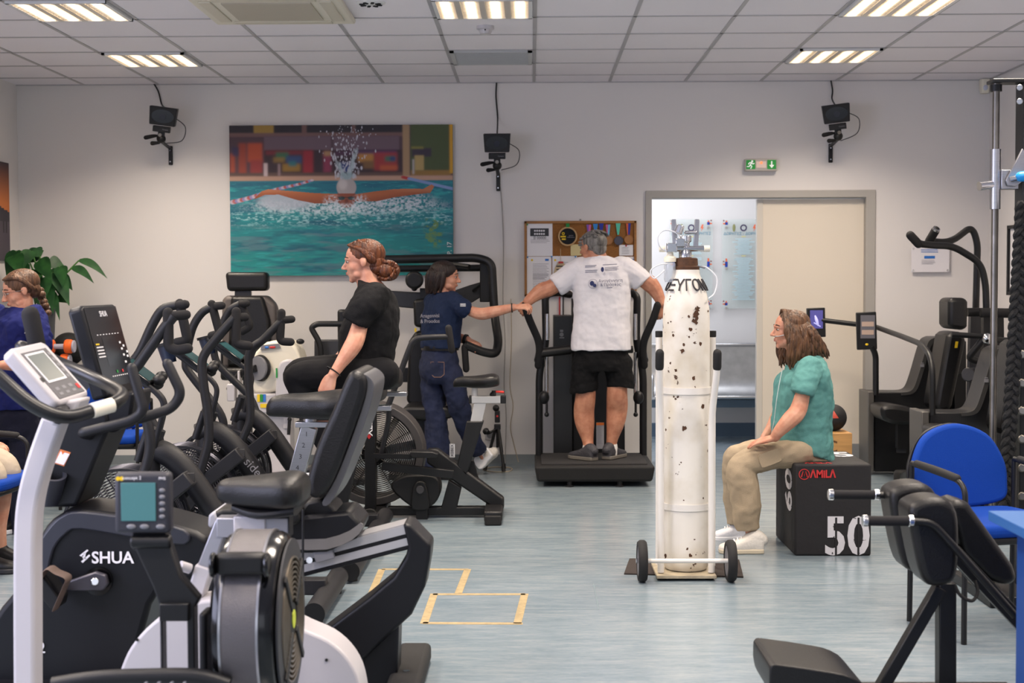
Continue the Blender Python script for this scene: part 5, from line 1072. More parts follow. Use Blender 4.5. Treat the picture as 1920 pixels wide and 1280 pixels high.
# ================================================================== seated strength machines with screens (right)
TGB = mat('satin_black_panel', '111113', .38); TGE = mat('grey_edge_band', '333231', .45); TGS = mat('silver_edge', '55524f', .4, .3)
def strength(ox_, oy, s, Y, label, screen, tube):
    t = thing('strength_machine', label, 'exercise machine', P(ox_+75*s, oy+147*s, Y).xy.to_3d(), 'seated strength machines with screens')
    def q(x, y, dY=0): return P(ox_+(x-1638)*s, oy+(y-735)*s, Y+dY)
    def ol(pts, d0, dep, nm, m_, bev=.006): return M().prism([q(x, y, d0) for x, y in pts], (0, dep, 0)).ob(nm, m_, t, bevel=bev)
    curve = cr([(1690, 735.5), (1704, 734), (1713, 727), (1722, 703), (1736, 655), (1743, 638), (1754, 632)], 4)
    ol([(1640, 735), *curve, (1800, 632), (1812, 640), (1812, 884), (1640, 884)], .0, .26, 'body', TGB)
    ins = cr([(1690, 741), (1708, 739), (1719, 731), (1729, 705), (1742, 660), (1749, 645), (1760, 640)], 4)
    out = cr([(1690, 735.5), (1704, 734), (1713, 727), (1722, 703), (1736, 655), (1743, 638), (1756, 632)], 4)
    ol(out+ins[::-1], -.012, .014, 'edge_band', TGE, 0)
    ol([(1627.5, 734), (1639, 734), (1639, 884), (1627.5, 884)], -.03, .3, 'front_edge', TGS)
    c = q(1766, 656, -.006); M().lathe([(.056, 0), (.062, 0), (.062, .004), (.056, .004)], c, (0, 1, 0), 32).ob('ring_emblem', YEL, t); m = M()
    for k in range(2): m.b2(c+V((-.04, 0, -.012+k*.016)), c+V((.03, .003, -.001+k*.016)))
    m.ob('emblem_print', YEL, t)
    c = q(1729, 685, -.014); M().box(c, (.028, .004, .022)).box(c+V((0, 0, .018)), (.02, .004, .006)).ob('small_emblem', MGREY, t)
    sp = [(1652, 771), (1655, 763), (1668, 760), (1690, 762), (1715, 767), (1730, 773), (1730, 792), (1700, 796), (1672, 794), (1657, 786)]
    ol(cr(sp, 2, True), -.42, .36, 'seat', LEA, .03); M().beam(q(1690, 792, -.25), q(1690, 840, -.25), .07, .07, (0, 1, 0)).beam(q(1690, 840, -.25), q(1690, 840, .05), .07, .07).ob('seat_post', TGB, t)
    bp = [(1776, 630), (1783, 622), (1800, 622), (1812, 630), (1812, 640), (1785, 768), (1770, 774), (1755, 770), (1754, 755)]
    ol(bp, -.42, .34, 'backrest', LEA, .035); ol([(1792, 640), (1797, 640), (1795, 652), (1790, 652)], -.424, .005, 'tab', YEL, 0)
    M().beam(q(1795, 700, -.1), q(1800, 884, -.1), .08, .1, (0, 1, 0)).ob('back_support', TGB, t)
    pts = [P(p[0], p[1], p[2] if len(p) > 2 else Y-.02) for p in tube]; M().tube(fil(pts, .14, 8), S(Y, 5.6), n=14).ob('screen_pole', BLK, t)
    (xa, ya_, xb, yb_) = screen; Ys = tube[-1][2] if len(tube[-1]) > 2 else Y-.05; a_, b_ = P(xa, ya_, Ys), P(xb, yb_, Ys); cc_ = (a_+b_)/2; w_, h_ = abs(b_.x-a_.x), abs(a_.z-b_.z)
    sc = M().box(cc_, (w_, .03, h_), Matrix.Rotation(math.radians(-2), 3, 'Y')).ob('screen', BLK2, t, bevel=.006)
    return t, cc_, w_, h_, sc
SCR = mat('screen_glow', '3c3a66', .3, emit='5a55a8', estr=.55); SCR2 = mat('screen_dim', '56545a', .3, emit='6a6668', estr=.25); FIG = mat('screen_figure', 'a8a4d0', .3, emit='b8b4e8', estr=.8)
t, c, w_, h_, sc = strength(1638, 735, 1.0, 10.7, 'black seated strength machine left of the other, its screen on a straight pole', (1606, 585, 1643, 655), [(1642, 740), (1642, 665), (1634, 648, 10.66)])
M().b2(c+V((-w_*.32, -.017, -h_*.2)), c+V((w_*.4, -.015, h_*.42))).ob('display', SCR2, sc)
m = M()
for i in range(3):
    for j in range(2): m.b2(c+V((-w_*.26+i*w_*.2, -.0185, -h_*.1+j*h_*.22)), c+V((-w_*.26+i*w_*.2+.03, -.017, -h_*.1+j*h_*.22+.035)))
m.ob('lettering', mat('screen_icons', 'a08a7c', .4, emit='a08a7c', estr=.3), sc); M().ell(c+V((0, -.017, -h_*.36)), (.012, .002, .009)).ob('emblem', YEL, sc)
t, c, w_, h_, sc = strength(1741, 773, 1.19, 9.0, 'black seated strength machine nearer the blue chair, its screen on a long curved arm', (1513, 577, 1547, 632), [(1748.5, 778), (1748.5, 672), (1728, 645, 9.3), (1690, 630, 9.9), (1640, 612, 10.85), (1540, 600, 10.9)])
M().b2(c+V((-w_*.35, -.017, -h_*.2)), c+V((w_*.35, -.015, h_*.42))).ob('display', SCR, sc)
M().chain([tuple(c+V((-.01, -.018, .05)))+(.006,), tuple(c+V((0, -.018, .02)))+(.012,), tuple(c+V((.012, -.018, -.02)))+(.006,)]).tube([c+V((-.02, -.018, .0)), c+V((.03, -.018, -.03))], .004, n=6).ob('figure', FIG, sc)

q = G(1693, 905); M().lathe([(0, 0), (.062, 0), (.066, .02), (.066, .075), (.055, .09), (0, .09)], q, n=28).ob('levelling_foot', RUB, t); M().beam(q+V((0, 0, .04)), P(1745, 880, 9.05), .06, .05).ob('base_arm', TGB, t)
# ================================================================== press machine in the right corner
Y = 9.9; t = thing('press_machine', 'black upright press machine with curved overhead handles near the wall plaque', 'exercise machine', P(1845, 900, Y+.1).xy.to_3d())
rt_ = S(Y, 6.5)
M().tube(fil([P(1707, 441, Y-.1), P(1722, 457, Y-.1), P(1752, 460, Y-.05), P(1787, 461, Y), P(1838, 492, Y), P(1848, 530, Y), P(1850, 600, Y)], .12, 8), rt_, n=14).ob('handle_arm', BLK, t)
M().tube(fil([P(1754, 432, Y+.05), P(1742, 452, Y+.1), P(1782, 455, Y+.15), P(1822, 424, Y+.2), P(1833, 455, Y+.2), P(1829, 600, Y+.2)], .12, 8), rt_, n=14).ob('handle_arm', BLK, t)
M().chain([tuple(P(1707, 441, Y-.1))+(.03,), tuple(P(1722, 457, Y-.1))+(.03,)]).ob('grip', FOAM, t); M().chain([tuple(P(1754, 432, Y+.05))+(.03,), tuple(P(1742, 452, Y+.1))+(.03,)]).ob('grip', FOAM, t)
M().cyl(P(1754.5, 431, Y+.04), P(1756.5, 428, Y+.03), .026).ob('grip_cap', STEEL, t)
M().prism([P(x, y, Y-.15) for x, y in ((1782, 558), (1812, 558), (1816, 566), (1815, 612), (1810, 619), (1784, 617), (1779, 608), (1779, 566))], (0, .26, 0)).ob('head_pad', LEA, t, bevel=.03, seg=3)
M().cyl(P(1814, 585, Y), P(1850, 585, Y), .03).ob('pad_arm', BLK, t); M().cyl(P(1838, 586, Y-.1), P(1903, 587, Y-.1), S(Y, 9)).ob('foam_roller', FOAM, t, bevel=.008)
M().beam(P(1830, 590, Y+.2), P(1822, 905, Y+.2), .09, .06, (0, 1, 0)).ob('upright', GREY, t); M().beam(P(1850, 590, Y), P(1850, 905, Y), .06, .06, (0, 1, 0)).ob('upright', BLK, t)
M().beam(P(1870, 590, Y+.2), P(1876, 905, Y+.2), .07, .06, (0, 1, 0)).ob('upright', BLK, t)
M().tube(fil([P(1784, 627, Y-.3), P(1843, 630, Y-.3)], 0), S(Y, 5), n=12).tube([P(1853, 636, Y-.3), P(1900, 638, Y-.25)], S(Y, 5), n=12).ob('press_handle', BLK, t)
M().ell(P(1850, 635, Y-.3), .04).ob('pivot', STEEL, t)
M().tube(fil([P(1846, 634, Y-.3), P(1814, 672, Y-.25), P(1838, 678, Y-.25), P(1902, 694, Y-.2)], .05), S(Y, 6.5), n=12).ob('press_lever', BLK, t)
for x in (1815, 1826): M().cyl(P(x, 702, Y-.2), P(x+8, 702, Y-.14), S(Y, 13), 24).ob('weight_disc', GREY, t, bevel=.006)
M().b2((P(1780, 900, Y).x, Y-.2, 0), (P(1900, 900, Y).x, Y+.35, .06)).ob('base', BLK, t, bevel=.01)

# ================================================================== cable rack at the right edge
Y = 6.6; t = thing('smith_rack', 'tall black rack with a chrome guide rod and braided rope at the right edge', 'rack', P(1890, 1100, Y).xy.to_3d())
tp = P(1868, 157, Y); xb = tp.x
M().tube([(xb, Y, .02), (xb, Y, tp.z)], S(Y, 6.4), n=18).ob('guide_rod', DSTEEL, t)
M().cyl((xb, Y, tp.z-.005), (xb, Y, tp.z-.035), .026).ob('rod_cap', BLK, t)
M().b2((xb-.03, Y-.05, tp.z), (xb+.5, Y+.05, tp.z+.018)).ob('top_bracket', BLK, t, bevel=.004)
xu = P(1911, 300, Y).x; M().b2((xu, Y-.05, .0), (xu+.12, Y+.06, tp.z)).b2((xu+.4, Y-.05, .0), (xu+.5, Y+.06, tp.z)).ob('upright', BLK, t, bevel=.005); M().b2((xb-.1, Y-.3, 0), (xu+.5, Y+.3, .05)).ob('base', BLK, t, bevel=.006)
a, b = P(1868, 280, Y).z, P(1868, 392, Y).z; M().tube([(xb, Y, b), (xb, Y, a)], S(Y, 9.8), n=24).ob('sleeve', SIL, t)
M().cyl(P(1836, 349, Y-.02), P(1862, 346, Y), S(Y, 8.5), 24).ob('bar_end', STEEL, t)
M().b2(P(1878, 318, Y-.03), P(1902, 356, Y+.03)).prism([P(x, y, Y-.05) for x, y in ((1886, 338), (1917, 278), (1924, 285), (1924, 335), (1904, 350), (1890, 348))], (0, .012, 0)).ob('hook_plate', SIL, t, bevel=.003)
M().cyl(P(1895, 336, Y-.08), P(1912, 332, Y-.1), S(Y, 5)).ob('pin', STEEL, t); M().chain([tuple(P(1914, 331, Y-.1))+(S(Y, 9.5),), tuple(P(1940, 328, Y-.1))+(S(Y, 10),)], n=16).ob('knob', mat('bright_blue_plastic', '1e8fd6', .4), t)
for y in (164, 190): M().cyl(P(1912, y, Y-.06), P(1912, y, Y-.075), .014).ob('bolt', SIL, t, bevel=.003)
for y in (664, 718, 770, 823, 877, 930): M().cyl(P(1917, y, Y-.05), P(1917, y, Y-.1), .02).ob('peg', DSTEEL, t, bevel=.006)
rp = thing('braided_rope', 'thick black braided rope hanging beside the chrome rod', 'rope', P(1890, 900, Y-.1).xy.to_3d()+V((0, 0, .3)))
m = M()
for k in range(3):
    pts = []
    for i in range(150):
        u = i/149; c = P(1918-34*u, 380+570*u, Y-.12); a = u*70+k*2*math.pi/3; pts.append(c+V((math.cos(a)*.020, math.sin(a*2)*.01, 0)))
    m.tube(pts, .016, n=7)
m.ob('braid', mat('black_rope', '151516', .8, bump=.4, bscale=150), rp)

# ================================================================== blue armchairs
def chair(label, loc, rz, proto=[]):
    if proto: r = dup(proto[0], loc, rz, label); return r
    t = thing('armchair', label, 'chair', (0, 0, 0), 'blue upholstered chairs with black tube frames'); proto.append(t)
    tb_ = lambda pts, nm, rr=.0115, rad=.05: M().tube(fil(pts, rad), rr, n=12).ob(nm, BLK, t)
    for s in (-1, 1):
        tb_([(.25*s, -.20, 0), (.25*s, -.20, .635), (.25*s, -.10, .665), (.25*s, .20, .68)], 'leg'); tb_([(.25*s, .21, 0), (.25*s, .20, .68)], 'leg')
        M().chain([(.25*s, -.14, .66, .017), (.25*s, 0, .672, .018), (.25*s, .16, .682, .017)], n=10).ob('armrest', RUB, t)
        tb_([(.12*s, .16, .42), (.12*s, .24, .46), (.11*s, .25, .62)], 'back_bracket', .011, .04)
    [M().tube([(-.25, yy, .40), (.25, yy, .40)], .011, n=10).ob('seat_rail', BLK, t) for yy in (-.19, .19)]
    out = cr([(-.22, -.23), (0, -.25), (.22, -.23), (.245, -.1), (.235, .1), (.2, .21), (0, .23), (-.2, .21), (-.235, .1), (-.245, -.1)], 4, True)
    M().prism([V((x, y, .425)) for x, y in out], (0, 0, .055)).ob('seat', BLUEF, t, bevel=.022, seg=4); M().prism([V((x*.97, y*.97, .405)) for x, y in out], (0, 0, .022)).ob('seat_shell', BLK2, t, bevel=.006)
    bo = cr([(-.20, .50), (0, .475), (.20, .50), (.232, .58), (.222, .68), (.15, .79), (0, .835), (-.15, .79), (-.222, .68), (-.232, .58)], 5, True)
    def by(x, z): return .235+.05*(z-.5)/.33-.25*x*x
    M().prism([V((x, by(x, z)-.022, z)) for x, z in bo], (0, .04, 0)).ob('backrest', BLUEF, t, bevel=.018, seg=4); M().prism([V((x*1.02, by(x, z)+.016, z)) for x, z in bo], (0, .014, 0)).ob('back_shell', BLK2, t, bevel=.004)
    t.location = loc; t.rotation_euler = (0, 0, rz); return t
chair('blue upholstered armchair between the black box and the desk', (1.915, 5.93, 0), math.radians(16))
a = P(196, 872, 10.95); chair('blue chair behind the bikes at the left, mostly hidden by the black slanted console', (-2.80, 9.3, 0), math.radians(2))
a = P(-60, 1000, 7.2); chair('blue armchair at the left edge of the photo under a bare knee', (-2.86, 7.2, 0), math.radians(90))

# ================================================================== back extension bench, front right
Y = 4.78; t = thing('back_extension_bench', 'black padded back extension bench with chrome ended handles in front of the blue chair', 'exercise bench', P(1773, 1337, Y).xy.to_3d())
def pad(dY, ox_, oy, nm, pts, th=.17, bev=.045): return M().prism([P(x+ox_, y+oy, Y+dY) for x, y in pts], (0, th, 0)).ob(nm, LEA, t, bevel=bev, seg=5)
front = cr([(1706, 962), (1716, 944), (1745, 935), (1778, 938), (1796, 962), (1800, 1010), (1797, 1070), (1785, 1094), (1752, 1100), (1730, 1084), (1714, 1020)], 3, True)
pad(-.16, 0, 0, 'hip_pad', front); pad(.14, -36, -27, 'hip_pad', front)
slope = [(1770, 945), (1792, 938), (1812, 944), (1895, 1060), (1905, 1090), (1880, 1100), (1850, 1088), (1800, 1040)]
pad(-.02, 6, 0, 'leg_pad', slope, .16, .03)
for dY, ox_, oy, e in ((-.18, 0, 0, 1), (.24, -64, -49, 0)):
    gy = 976+oy; x0, x1 = 1617+ox_, 1713+ox_
    M().tube([P(x0+8, gy, Y+dY), P(x1-8, gy+.5, Y+dY)], S(Y, 9.2), n=18).ob('grip', FOAM, t)
    for a, b in ((x0, x0+10), (x1-10, x1)): M().cyl(P(a, gy, Y+dY), P(b, gy, Y+dY), S(Y, 11), 24).ob('chrome_cap', STEEL, t, bevel=.003)
    M().tube(fil([P(x1-2, gy+1, Y+dY), P(x1+35, gy+3, Y+dY), P(x1+95, gy+70, Y+dY), P(x1+190, gy+178, Y+dY)], .12, 8), S(Y, 6.8), n=14).ob('handle_tube', BLK, t)
M().beam(P(1773, 1090, Y), P(1773, 1335, Y), .058, .058, (0, 1, 0)).ob('post', BLK, t, bevel=.004)
M().beam(P(1762, 1100, Y-.01), P(1625, 1335, Y-.01), .04, .05, (0, 1, 0)).ob('brace', BLK, t, bevel=.004)
M().beam(P(1785, 1030, Y), P(1925, 1180, Y), .05, .045, (0, 1, 0)).ob('diagonal_beam', BLK, t, bevel=.004)
M().beam(P(1925, 1175, Y), P(1925, 1335, Y), .05, .05, (0, 1, 0)).ob('post', BLK, t, bevel=.004)
M().tube(cr([P(1790, 1095, Y-.05), P(1800, 1115, Y-.06), P(1822, 1126, Y-.06), P(1833, 1110, Y-.05), P(1828, 1088, Y-.04)], 5), .006, n=8).ob('lanyard', RUB, t)
M().b2((P(1620, 1330, Y).x, Y-.2, 0), (P(1925, 1330, Y).x, Y+.2, .045)).ob('base', BLK, t, bevel=.006)
Y2 = 4.45; fp = cr([(1443, 1262), (1447, 1247), (1465, 1246), (1560, 1260), (1598, 1270), (1625, 1290), (1622, 1318), (1590, 1326), (1470, 1318), (1446, 1300)], 2, True)
M().prism([P(x, y, Y2) for x, y in fp], (0, .34, 0)).ob('foot_pad', LEA, t, bevel=.02, seg=4)
M().beam(P(1600, 1345, Y2+.2), P(1640, 1335, Y), .05, .05).beam(P(1545, 1318, Y2+.17), P(1545, 1405, Y2+.17), .05, .05, (0, 1, 0)).ob('foot_bar', BLK, t)

# ================================================================== blue desk, far right
A = G(1853, 957, .745); t = thing('desk', 'bright blue desk at the bottom right corner', 'desk', (A.x+.6, A.y-.6, 0))
DSK = mat('blue_desk_edge', '0c3c80', .45); DST = mat('blue_desk_top', '275c9a', .5)
M().b2((A.x, A.y-1.3, .715), (A.x+1.4, A.y, .745)).ob('desk_top', DST, t, bevel=.002)
M().b2((A.x+.055, A.y-1.28, 0), (A.x+.08, A.y-.1, .715)).ob('side_panel', DSK, t, bevel=.002); M().b2((A.x+.08, A.y-.14, .1), (A.x+1.38, A.y-.12, .715)).ob('back_panel', DSK, t)
M().b2((A.x+1.32, A.y-1.28, 0), (A.x+1.345, A.y-.1, .715)).ob('side_panel', DSK, t)
l = thing('laptop', 'closed grey laptop lying on the blue desk', 'laptop', (A.x+.35, A.y-.16, .745)); M().b2((A.x+.14, A.y-.34, .748), (A.x+.5, A.y-.06, .766)).ob('body', mat('laptop_grey', '8f8d94', .4, .3), l, bevel=.004)
M().b2((A.x+.14, A.y-.34, .767), (A.x+.5, A.y-.06, .774)).ob('lid', mat('laptop_lid', 'a9a7ac', .4, .3), l, bevel=.003)

# ================================================================== standing machine under the man
Y = 10.05; t = thing('standing_hip_machine', 'black standing exercise machine with platform, side handles and weight tower under the noticeboard', 'exercise machine', P(1115, 915, 10.4).xy.to_3d())
pz, pb = P(1115, 868, 10.15).z, P(1115, 904, 10.05).z
xl, xr_ = P(1002, 880, Y).x, P(1229, 880, Y).x
M().prism([V((xl+.02, Y+.02, pb)), V((xr_-.02, Y+.02, pb)), V((xr_, Y, pz-.01)), V((xl, Y, pz-.01))], (0, .75, 0)).ob('platform', RUB, t, bevel=.02, seg=3)
M().b2((xl+.05, Y+.08, pz-.012), (xr_-.05, Y+.72, pz)).ob('tread', mat('grip_mat', '2a292b', .9, bump=.6, bscale=220), t, bevel=.004)
for x, y in ((xl+.08, Y+.55), (xl+.25, Y+.06), (xr_-.25, Y+.06), (xr_-.08, Y+.55)): M().cyl((x, y, 0), (x, y, pb), .018).lathe([(0, 0), (.03, 0), (.03, .012), (0, .014)], (x, y, 0)).ob('foot', BLK, t)
Yu = 10.72
M().b2(P(1038, 592, Yu+.1), P(1071, 880, Yu+.5)).ob('weight_tower', TGB, t, bevel=.006); M().b2(P(1073, 560, Yu+.2), P(1167, 880, Yu+.5)).ob('weight_tower', BLK2, t, bevel=.006)
M().b2((xl+.05, Yu, pb), (xr_-.05, Yu+.5, pb+.05)).ob('rear_base', BLK, t)
a, b = P(1118, 792, Yu+.195), P(1132.5, 841, Yu+.195); wl_ = M().b2((a.x, Yu+.19, b.z), (b.x, Yu+.2, a.z)).ob('warning_label', mat('grey_label', 'a8a8ae', .7), t); M().b2((a.x, Yu+.188, a.z-.02), (b.x, Yu+.19, a.z)).ob('label_header', mat('orange_header', 'd8702a', .6), wl_)
lines(M(), (a.x+.008, Yu+.1885, a.z-.03), (1, 0, 0), (0, 0, 1), .04, 12, .012, .003).ob('print', GINK, wl_)
M().lathe([(0, 0), (.016, 0), (.016, .002), (0, .002)], P(1053, 627, Yu+.09), (0, 1, 0), 16).b2(P(1050, 618, Yu+.092), P(1056, 622, Yu+.094)).b2(P(1049, 632, Yu+.092), P(1058, 634, Yu+.094)).ob('tower_print', MGREY, t)
for s, X in ((-1, 1), (1, -1)):
    f = (lambda x: x) if s < 0 else (lambda x: 2226-x-9)
    M().tube(fil([P(f(1011), 880, Yu), P(f(1011), 700, Yu), P(f(1024), 640, Yu), P(f(1022), 552, Yu), P(f(1045), 547, Yu+.05), P(f(1068), 552, Yu+.25)], .08, 8), S(Yu, 7), n=14).ob('frame_tube', BLK, t)
    M().tube([P(f(1026), 588, Yu-.06), P(f(1026), 637, Yu-.06)], S(Yu, 4), n=12).ob('chrome_rod', STEEL, t); M().tube([P(f(1025), 660, Yu-.06), P(f(1025), 750, Yu-.06)], S(Yu, 4), n=12).ob('chrome_rod', STEEL, t)
    M().tube(fil([P(f(984), 572, 10.34), P(f(992), 598, 10.36), P(f(1013), 645, 10.45), P(f(1009), 685, 10.5)], .08, 8), S(10.4, 7), n=16, rnd=True).ob('handle', FOAM, t)
    M().tube([P(f(1009), 662, 10.48), P(f(1070), 655, 10.5)], S(10.4, 9), n=16).ob('side_roll', LEA, t) if s < 0 else None
    M().cyl(P(f(1009), 675, 10.5), P(f(1012), 660, Yu), .03).ob('handle_joint', BLK, t)
    M().ell(P(f(1020), 745, Yu-.1), (.04, .035, .05)).tube([P(f(1025), 745, Yu-.1), P(f(1025), 775, Yu-.12)], .009, n=8).ell(P(f(1025), 777, Yu-.12), .018).ob('adjuster_knob', BLK, t)
M().tube([P(1070, 655, 10.5), P(1186, 655, 10.58)], S(10.5, 7), n=14).ob('hip_bar', LEA, t)
M().b2(P(1190, 590, Yu-.02), P(1193, 640, Yu)).ob('red_strip', RED, t)

# ================================================================== small tripod by the back wall
c = P(933, 885, 10.95); c.z = 0; t = thing('camera_tripod', 'small black camera tripod standing by the back wall', 'tripod', c)
hz = P(932, 800, 10.95).z
for i, a in enumerate((math.radians(-60), math.radians(60), math.radians(190))):
    e = V((c.x+.10*math.cos(a), c.y-.09*math.sin(a)-.03, .012)); h = V((c.x+.012*math.cos(a), c.y-.012*math.sin(a), hz)); mid = h+(e-h)*.62
    l_ = M().tube([h, mid], .012, n=8).tube([mid, e], .009, n=8).ob('leg', BLK2, t); M().cyl(mid+(e-mid)*.7, e, .016, 12).ob('foot', RUB, l_)
M().cyl((c.x, c.y, hz-.16), (c.x, c.y, hz+.02), .011).box((c.x, c.y, hz), (.05, .05, .04)).ob('column', BLK2, t, bevel=.004)
M().box((c.x, c.y, hz+.08), (.04, .04, .09)).ell((c.x-.01, c.y, hz+.145), .026).ob('head', BLK2, t, bevel=.004); M().cyl((c.x, c.y-.021, hz+.085), (c.x, c.y-.027, hz+.085), .008).ob('button', RED, t)
M().chain([(c.x-.02, c.y-.02, hz-.02, .008), (c.x-.06, c.y-.04, hz-.04, .012), (c.x-.085, c.y-.05, hz-.03, .028)]).ob('pan_knob', BLK2, t)
q = cr([G(905, 880)+V((0, 0, .004)), G(930, 876)+V((0, 0, .004)), G(958, 878)+V((0, 0, .004)), G(955, 884)+V((0, 0, .004)), G(925, 885)+V((0, 0, .004))], 6, True)
tag(M().tube(q, .004, n=6, closed=True).ob('floor_cable', MATS['beige_cable']), 'loop of thin beige cable lying on the floor around the tripod', 'cable')
# ================================================================== plant, shelf, far left corner
Y = 10.9; sx0, sx1 = P(50, 704, Y).x, P(150, 704, Y).x; st_z = .82
t = thing('low_shelf', 'low dark blue storage unit in the far left corner under the plant', 'shelf', ((sx0+sx1)/2, Y+.05, 0)); SHF = mat('dark_blue_unit', '2c3a58', .5)
M().b2((sx0, Y-.15, 0), (sx1, Y+.3, .03)).b2((sx0, Y-.15, st_z-.03), (sx1, Y+.3, st_z)).b2((sx0, Y+.28, 0), (sx1, Y+.3, st_z)).ob('shelf_board', SHF, t)
for x in (sx0, sx1-.025): M().b2((x, Y-.15, 0), (x+.025, Y+.3, st_z)).ob('side_panel', SHF, t)
M().b2((sx0+.03, Y-.15, .35), (sx1-.03, Y+.28, .375)).ob('shelf_board', SHF, t)
pc = P(84, 640, Y); t = thing('potted_plant', 'broad leaved green plant in a tall grey pot in the far left corner', 'plant', (pc.x, Y, st_z))
zt = P(84, 577, Y).z; M().lathe([(0, st_z), (.06, st_z), (.085, zt), (.075, zt), (.07, zt-.03), (0, zt-.03)], (pc.x, Y, 0), n=28).ob('pot', mat('grey_pot', '4c4f52', .6), t)
LEAF = mat('leaf_green', '265426', .5, var=.5, vscale=14, col2='143c1c', spec=.35); rl = random.Random(9)
fm_ = M(); sm_ = M()
def leaf(base, tip, wid, droop, side=None):
    base, tip = V(base), V(tip); d = tip-base; L_ = d.length; up = V((0, 0, 1)); sd = side or d.cross(up).normalized(); rows = []; n_ = 9
    for i in range(n_+1):
        t_ = i/n_; c = base+d*t_+up*(math.sin(math.pi*min(1, t_*.95))*droop*L_); w_ = wid*math.sin(math.pi*(.04+.96*t_)**.75)*(1-.25*t_)+.001
        rows.append((c-sd*w_+up*w_*.25, c-up*.0, c+sd*w_+up*w_*.25))
    vs = [p for r in rows for p in r]; fs = []
    for i in range(n_):
        for k in range(2): a = i*3+k; fs.append((a, a+1, a+4, a+3))
    fm_.add(vs, fs)
root = V((pc.x, Y, zt-.03))
for bx_, by_, tx_, ty_, dy, w_ in ((148, 488, 201, 523, -.02, .034), (135, 502, 176, 532, -.05, .036), (100, 510, 130, 575, -.1, .07), (95, 505, 118, 565, .05, .07), (70, 490, 96, 530, -.15, .075), (66, 505, 60, 560, -.2, .065), (85, 520, 100, 590, -.1, .06), (50, 480, 30, 500, 0, .07), (30, 470, 15, 540, -.1, .075), (55, 490, 82, 470, .05, .06), (90, 495, 122, 502, .1, .06), (80, 540, 88, 600, -.1, .05), (105, 560, 131, 570, -.05, .04), (40, 500, 50, 545, -.22, .07), (75, 480, 62, 468, 0, .05), (100, 520, 90, 560, .1, .06), (60, 530, 75, 580, -.1, .06), (22, 480, 40, 520, -.2, .075), (88, 565, 110, 585, -.1, .03), (110, 520, 136, 545, 0, .05), (60, 470, 40, 510, -.12, .06), (88, 520, 80, 575, -.15, .055), (45, 520, 52, 575, -.15, .06), (112, 500, 118, 540, -.12, .06), (70, 515, 66, 575, -.05, .06), (95, 545, 112, 602, -.12, .035)):
    b_ = P(bx_, by_, Y+dy*.3); e_ = P(tx_, ty_, Y+dy)
    side = V((e_-b_).cross(V((rl.uniform(-.3, .3), -1, rl.uniform(.2, .9))))).normalized(); leaf(b_, e_, w_, .12, side)
    sm_.tube(cr([root+V((rl.uniform(-.03, .03), rl.uniform(-.03, .03), 0)), (root+b_)/2+V((0, 0, .05)), b_], 5), .006, n=6)
fo_ = fm_.ob('foliage', LEAF, t, sharp=0); sm_.ob('stems', mat('stem_green', '4a7a34', .5), t)
for i, (x, y, r) in enumerate(((129, 668, .13),)):
    c = P(x, y, Y+.17); c.z = st_z+r; o = thing('exercise_ball', ['black ball on the corner unit behind the orange weights', 'black ball beside the orange weights, the smaller one'][i], 'ball', (c.x, c.y, st_z), None)
    M().ell(c, r, n=28, m=18).ob('ball', RUB, o); M().lathe([(r*1.001, -.012), (r*1.012, 0), (r*1.001, .012), (r*.98, 0)], c, (.2, -.3, .9), 30).ob('seam', BLK, o)
ORG2 = mat('orange_foam', 'e8641e', .6); LGR = mat('lilac_foam', 'a5a3b4', .6)
for i, (x, z) in enumerate(((104, st_z+.055), (112, st_z+.165))):
    c = P(x, 660, Y-.17); c.z = z; o = thing('foam_dumbbell', ['orange and grey foam dumbbell lying on the corner unit, lower', 'orange and grey foam dumbbell lying on top of the other'][i], 'dumbbell', c-V((0, 0, .055)), 'orange foam dumbbells')
    M().cyl(c-V((.06, 0, 0)), c+V((.06, 0, 0)), .02).ob('handle', LGR, o)
    for s in (-1, 1): M().cyl(c+V((.04*s, 0, 0)), c+V((.10*s, 0, 0)), .054, 24).ob('weight', ORG2, o, bevel=.015); M().cyl(c+V((.10*s, 0, 0)), c+V((.115*s, 0, 0)), .048, 24).ob('cap', LGR, o, bevel=.006)

# ================================================================== leg trainer, high chair (back left)
Y = 10.0; t = thing('leg_trainer', 'white motorised leg and arm trainer with coloured label in front of the tall chair', 'exercise machine', P(528, 880, Y+.1).xy.to_3d())
M().prism([P(x, y, Y) for x, y in cr([(476, 668), (484, 655), (500, 641), (528, 639), (546, 642), (560, 660), (566, 690), (560, 716), (535, 730), (478, 738), (470, 715)], 2, True)], (0, .3, 0)).ob('drive_head', CREAM, t, bevel=.035, seg=4)
M().prism([P(x, y, Y-.02) for x, y in ((490, 647), (522, 644), (526, 652), (488, 656))], (0, .02, 0)).ob('control_panel', MGREY, t); 
for x, m_ in ((500, BPRINT), (509, RED), (513, RED)): M().ell(P(x, 651, Y-.025), (.014, .006, .008)).ob('button', m_, t)
M().lathe([(0, -.05), (.075, -.05), (.085, -.03), (.085, .02), (0, .02)], P(485, 690, Y-.02), (-.55, -.83, 0), 32).ob('crank_disc', MGREY, t); M().lathe([(.086, -.032), (.095, -.02), (.09, .0), (.084, -.01)], P(485, 690, Y-.02), (-.55, -.83, 0), 32).ob('disc_rim', BLK2, t)
for dY in (-.1, .34):
    M().prism([P(x, y, Y+dY) for x, y in cr([(520, 760), (516, 735), (520, 690), (530, 676), (545, 674), (557, 684), (560, 700), (556, 760)], 2, True)], (0, .05, 0)).ob('foot_shell', WHT, t, bevel=.015, seg=3)
M().b2(P(517, 690, Y-.105), P(520.5, 708, Y-.098)).ob('green_strip', DGREEN, t)
M().b2(P(470, 738, Y-.06), P(560, 765, Y+.36)).ob('base_housing', WHT, t, bevel=.012)
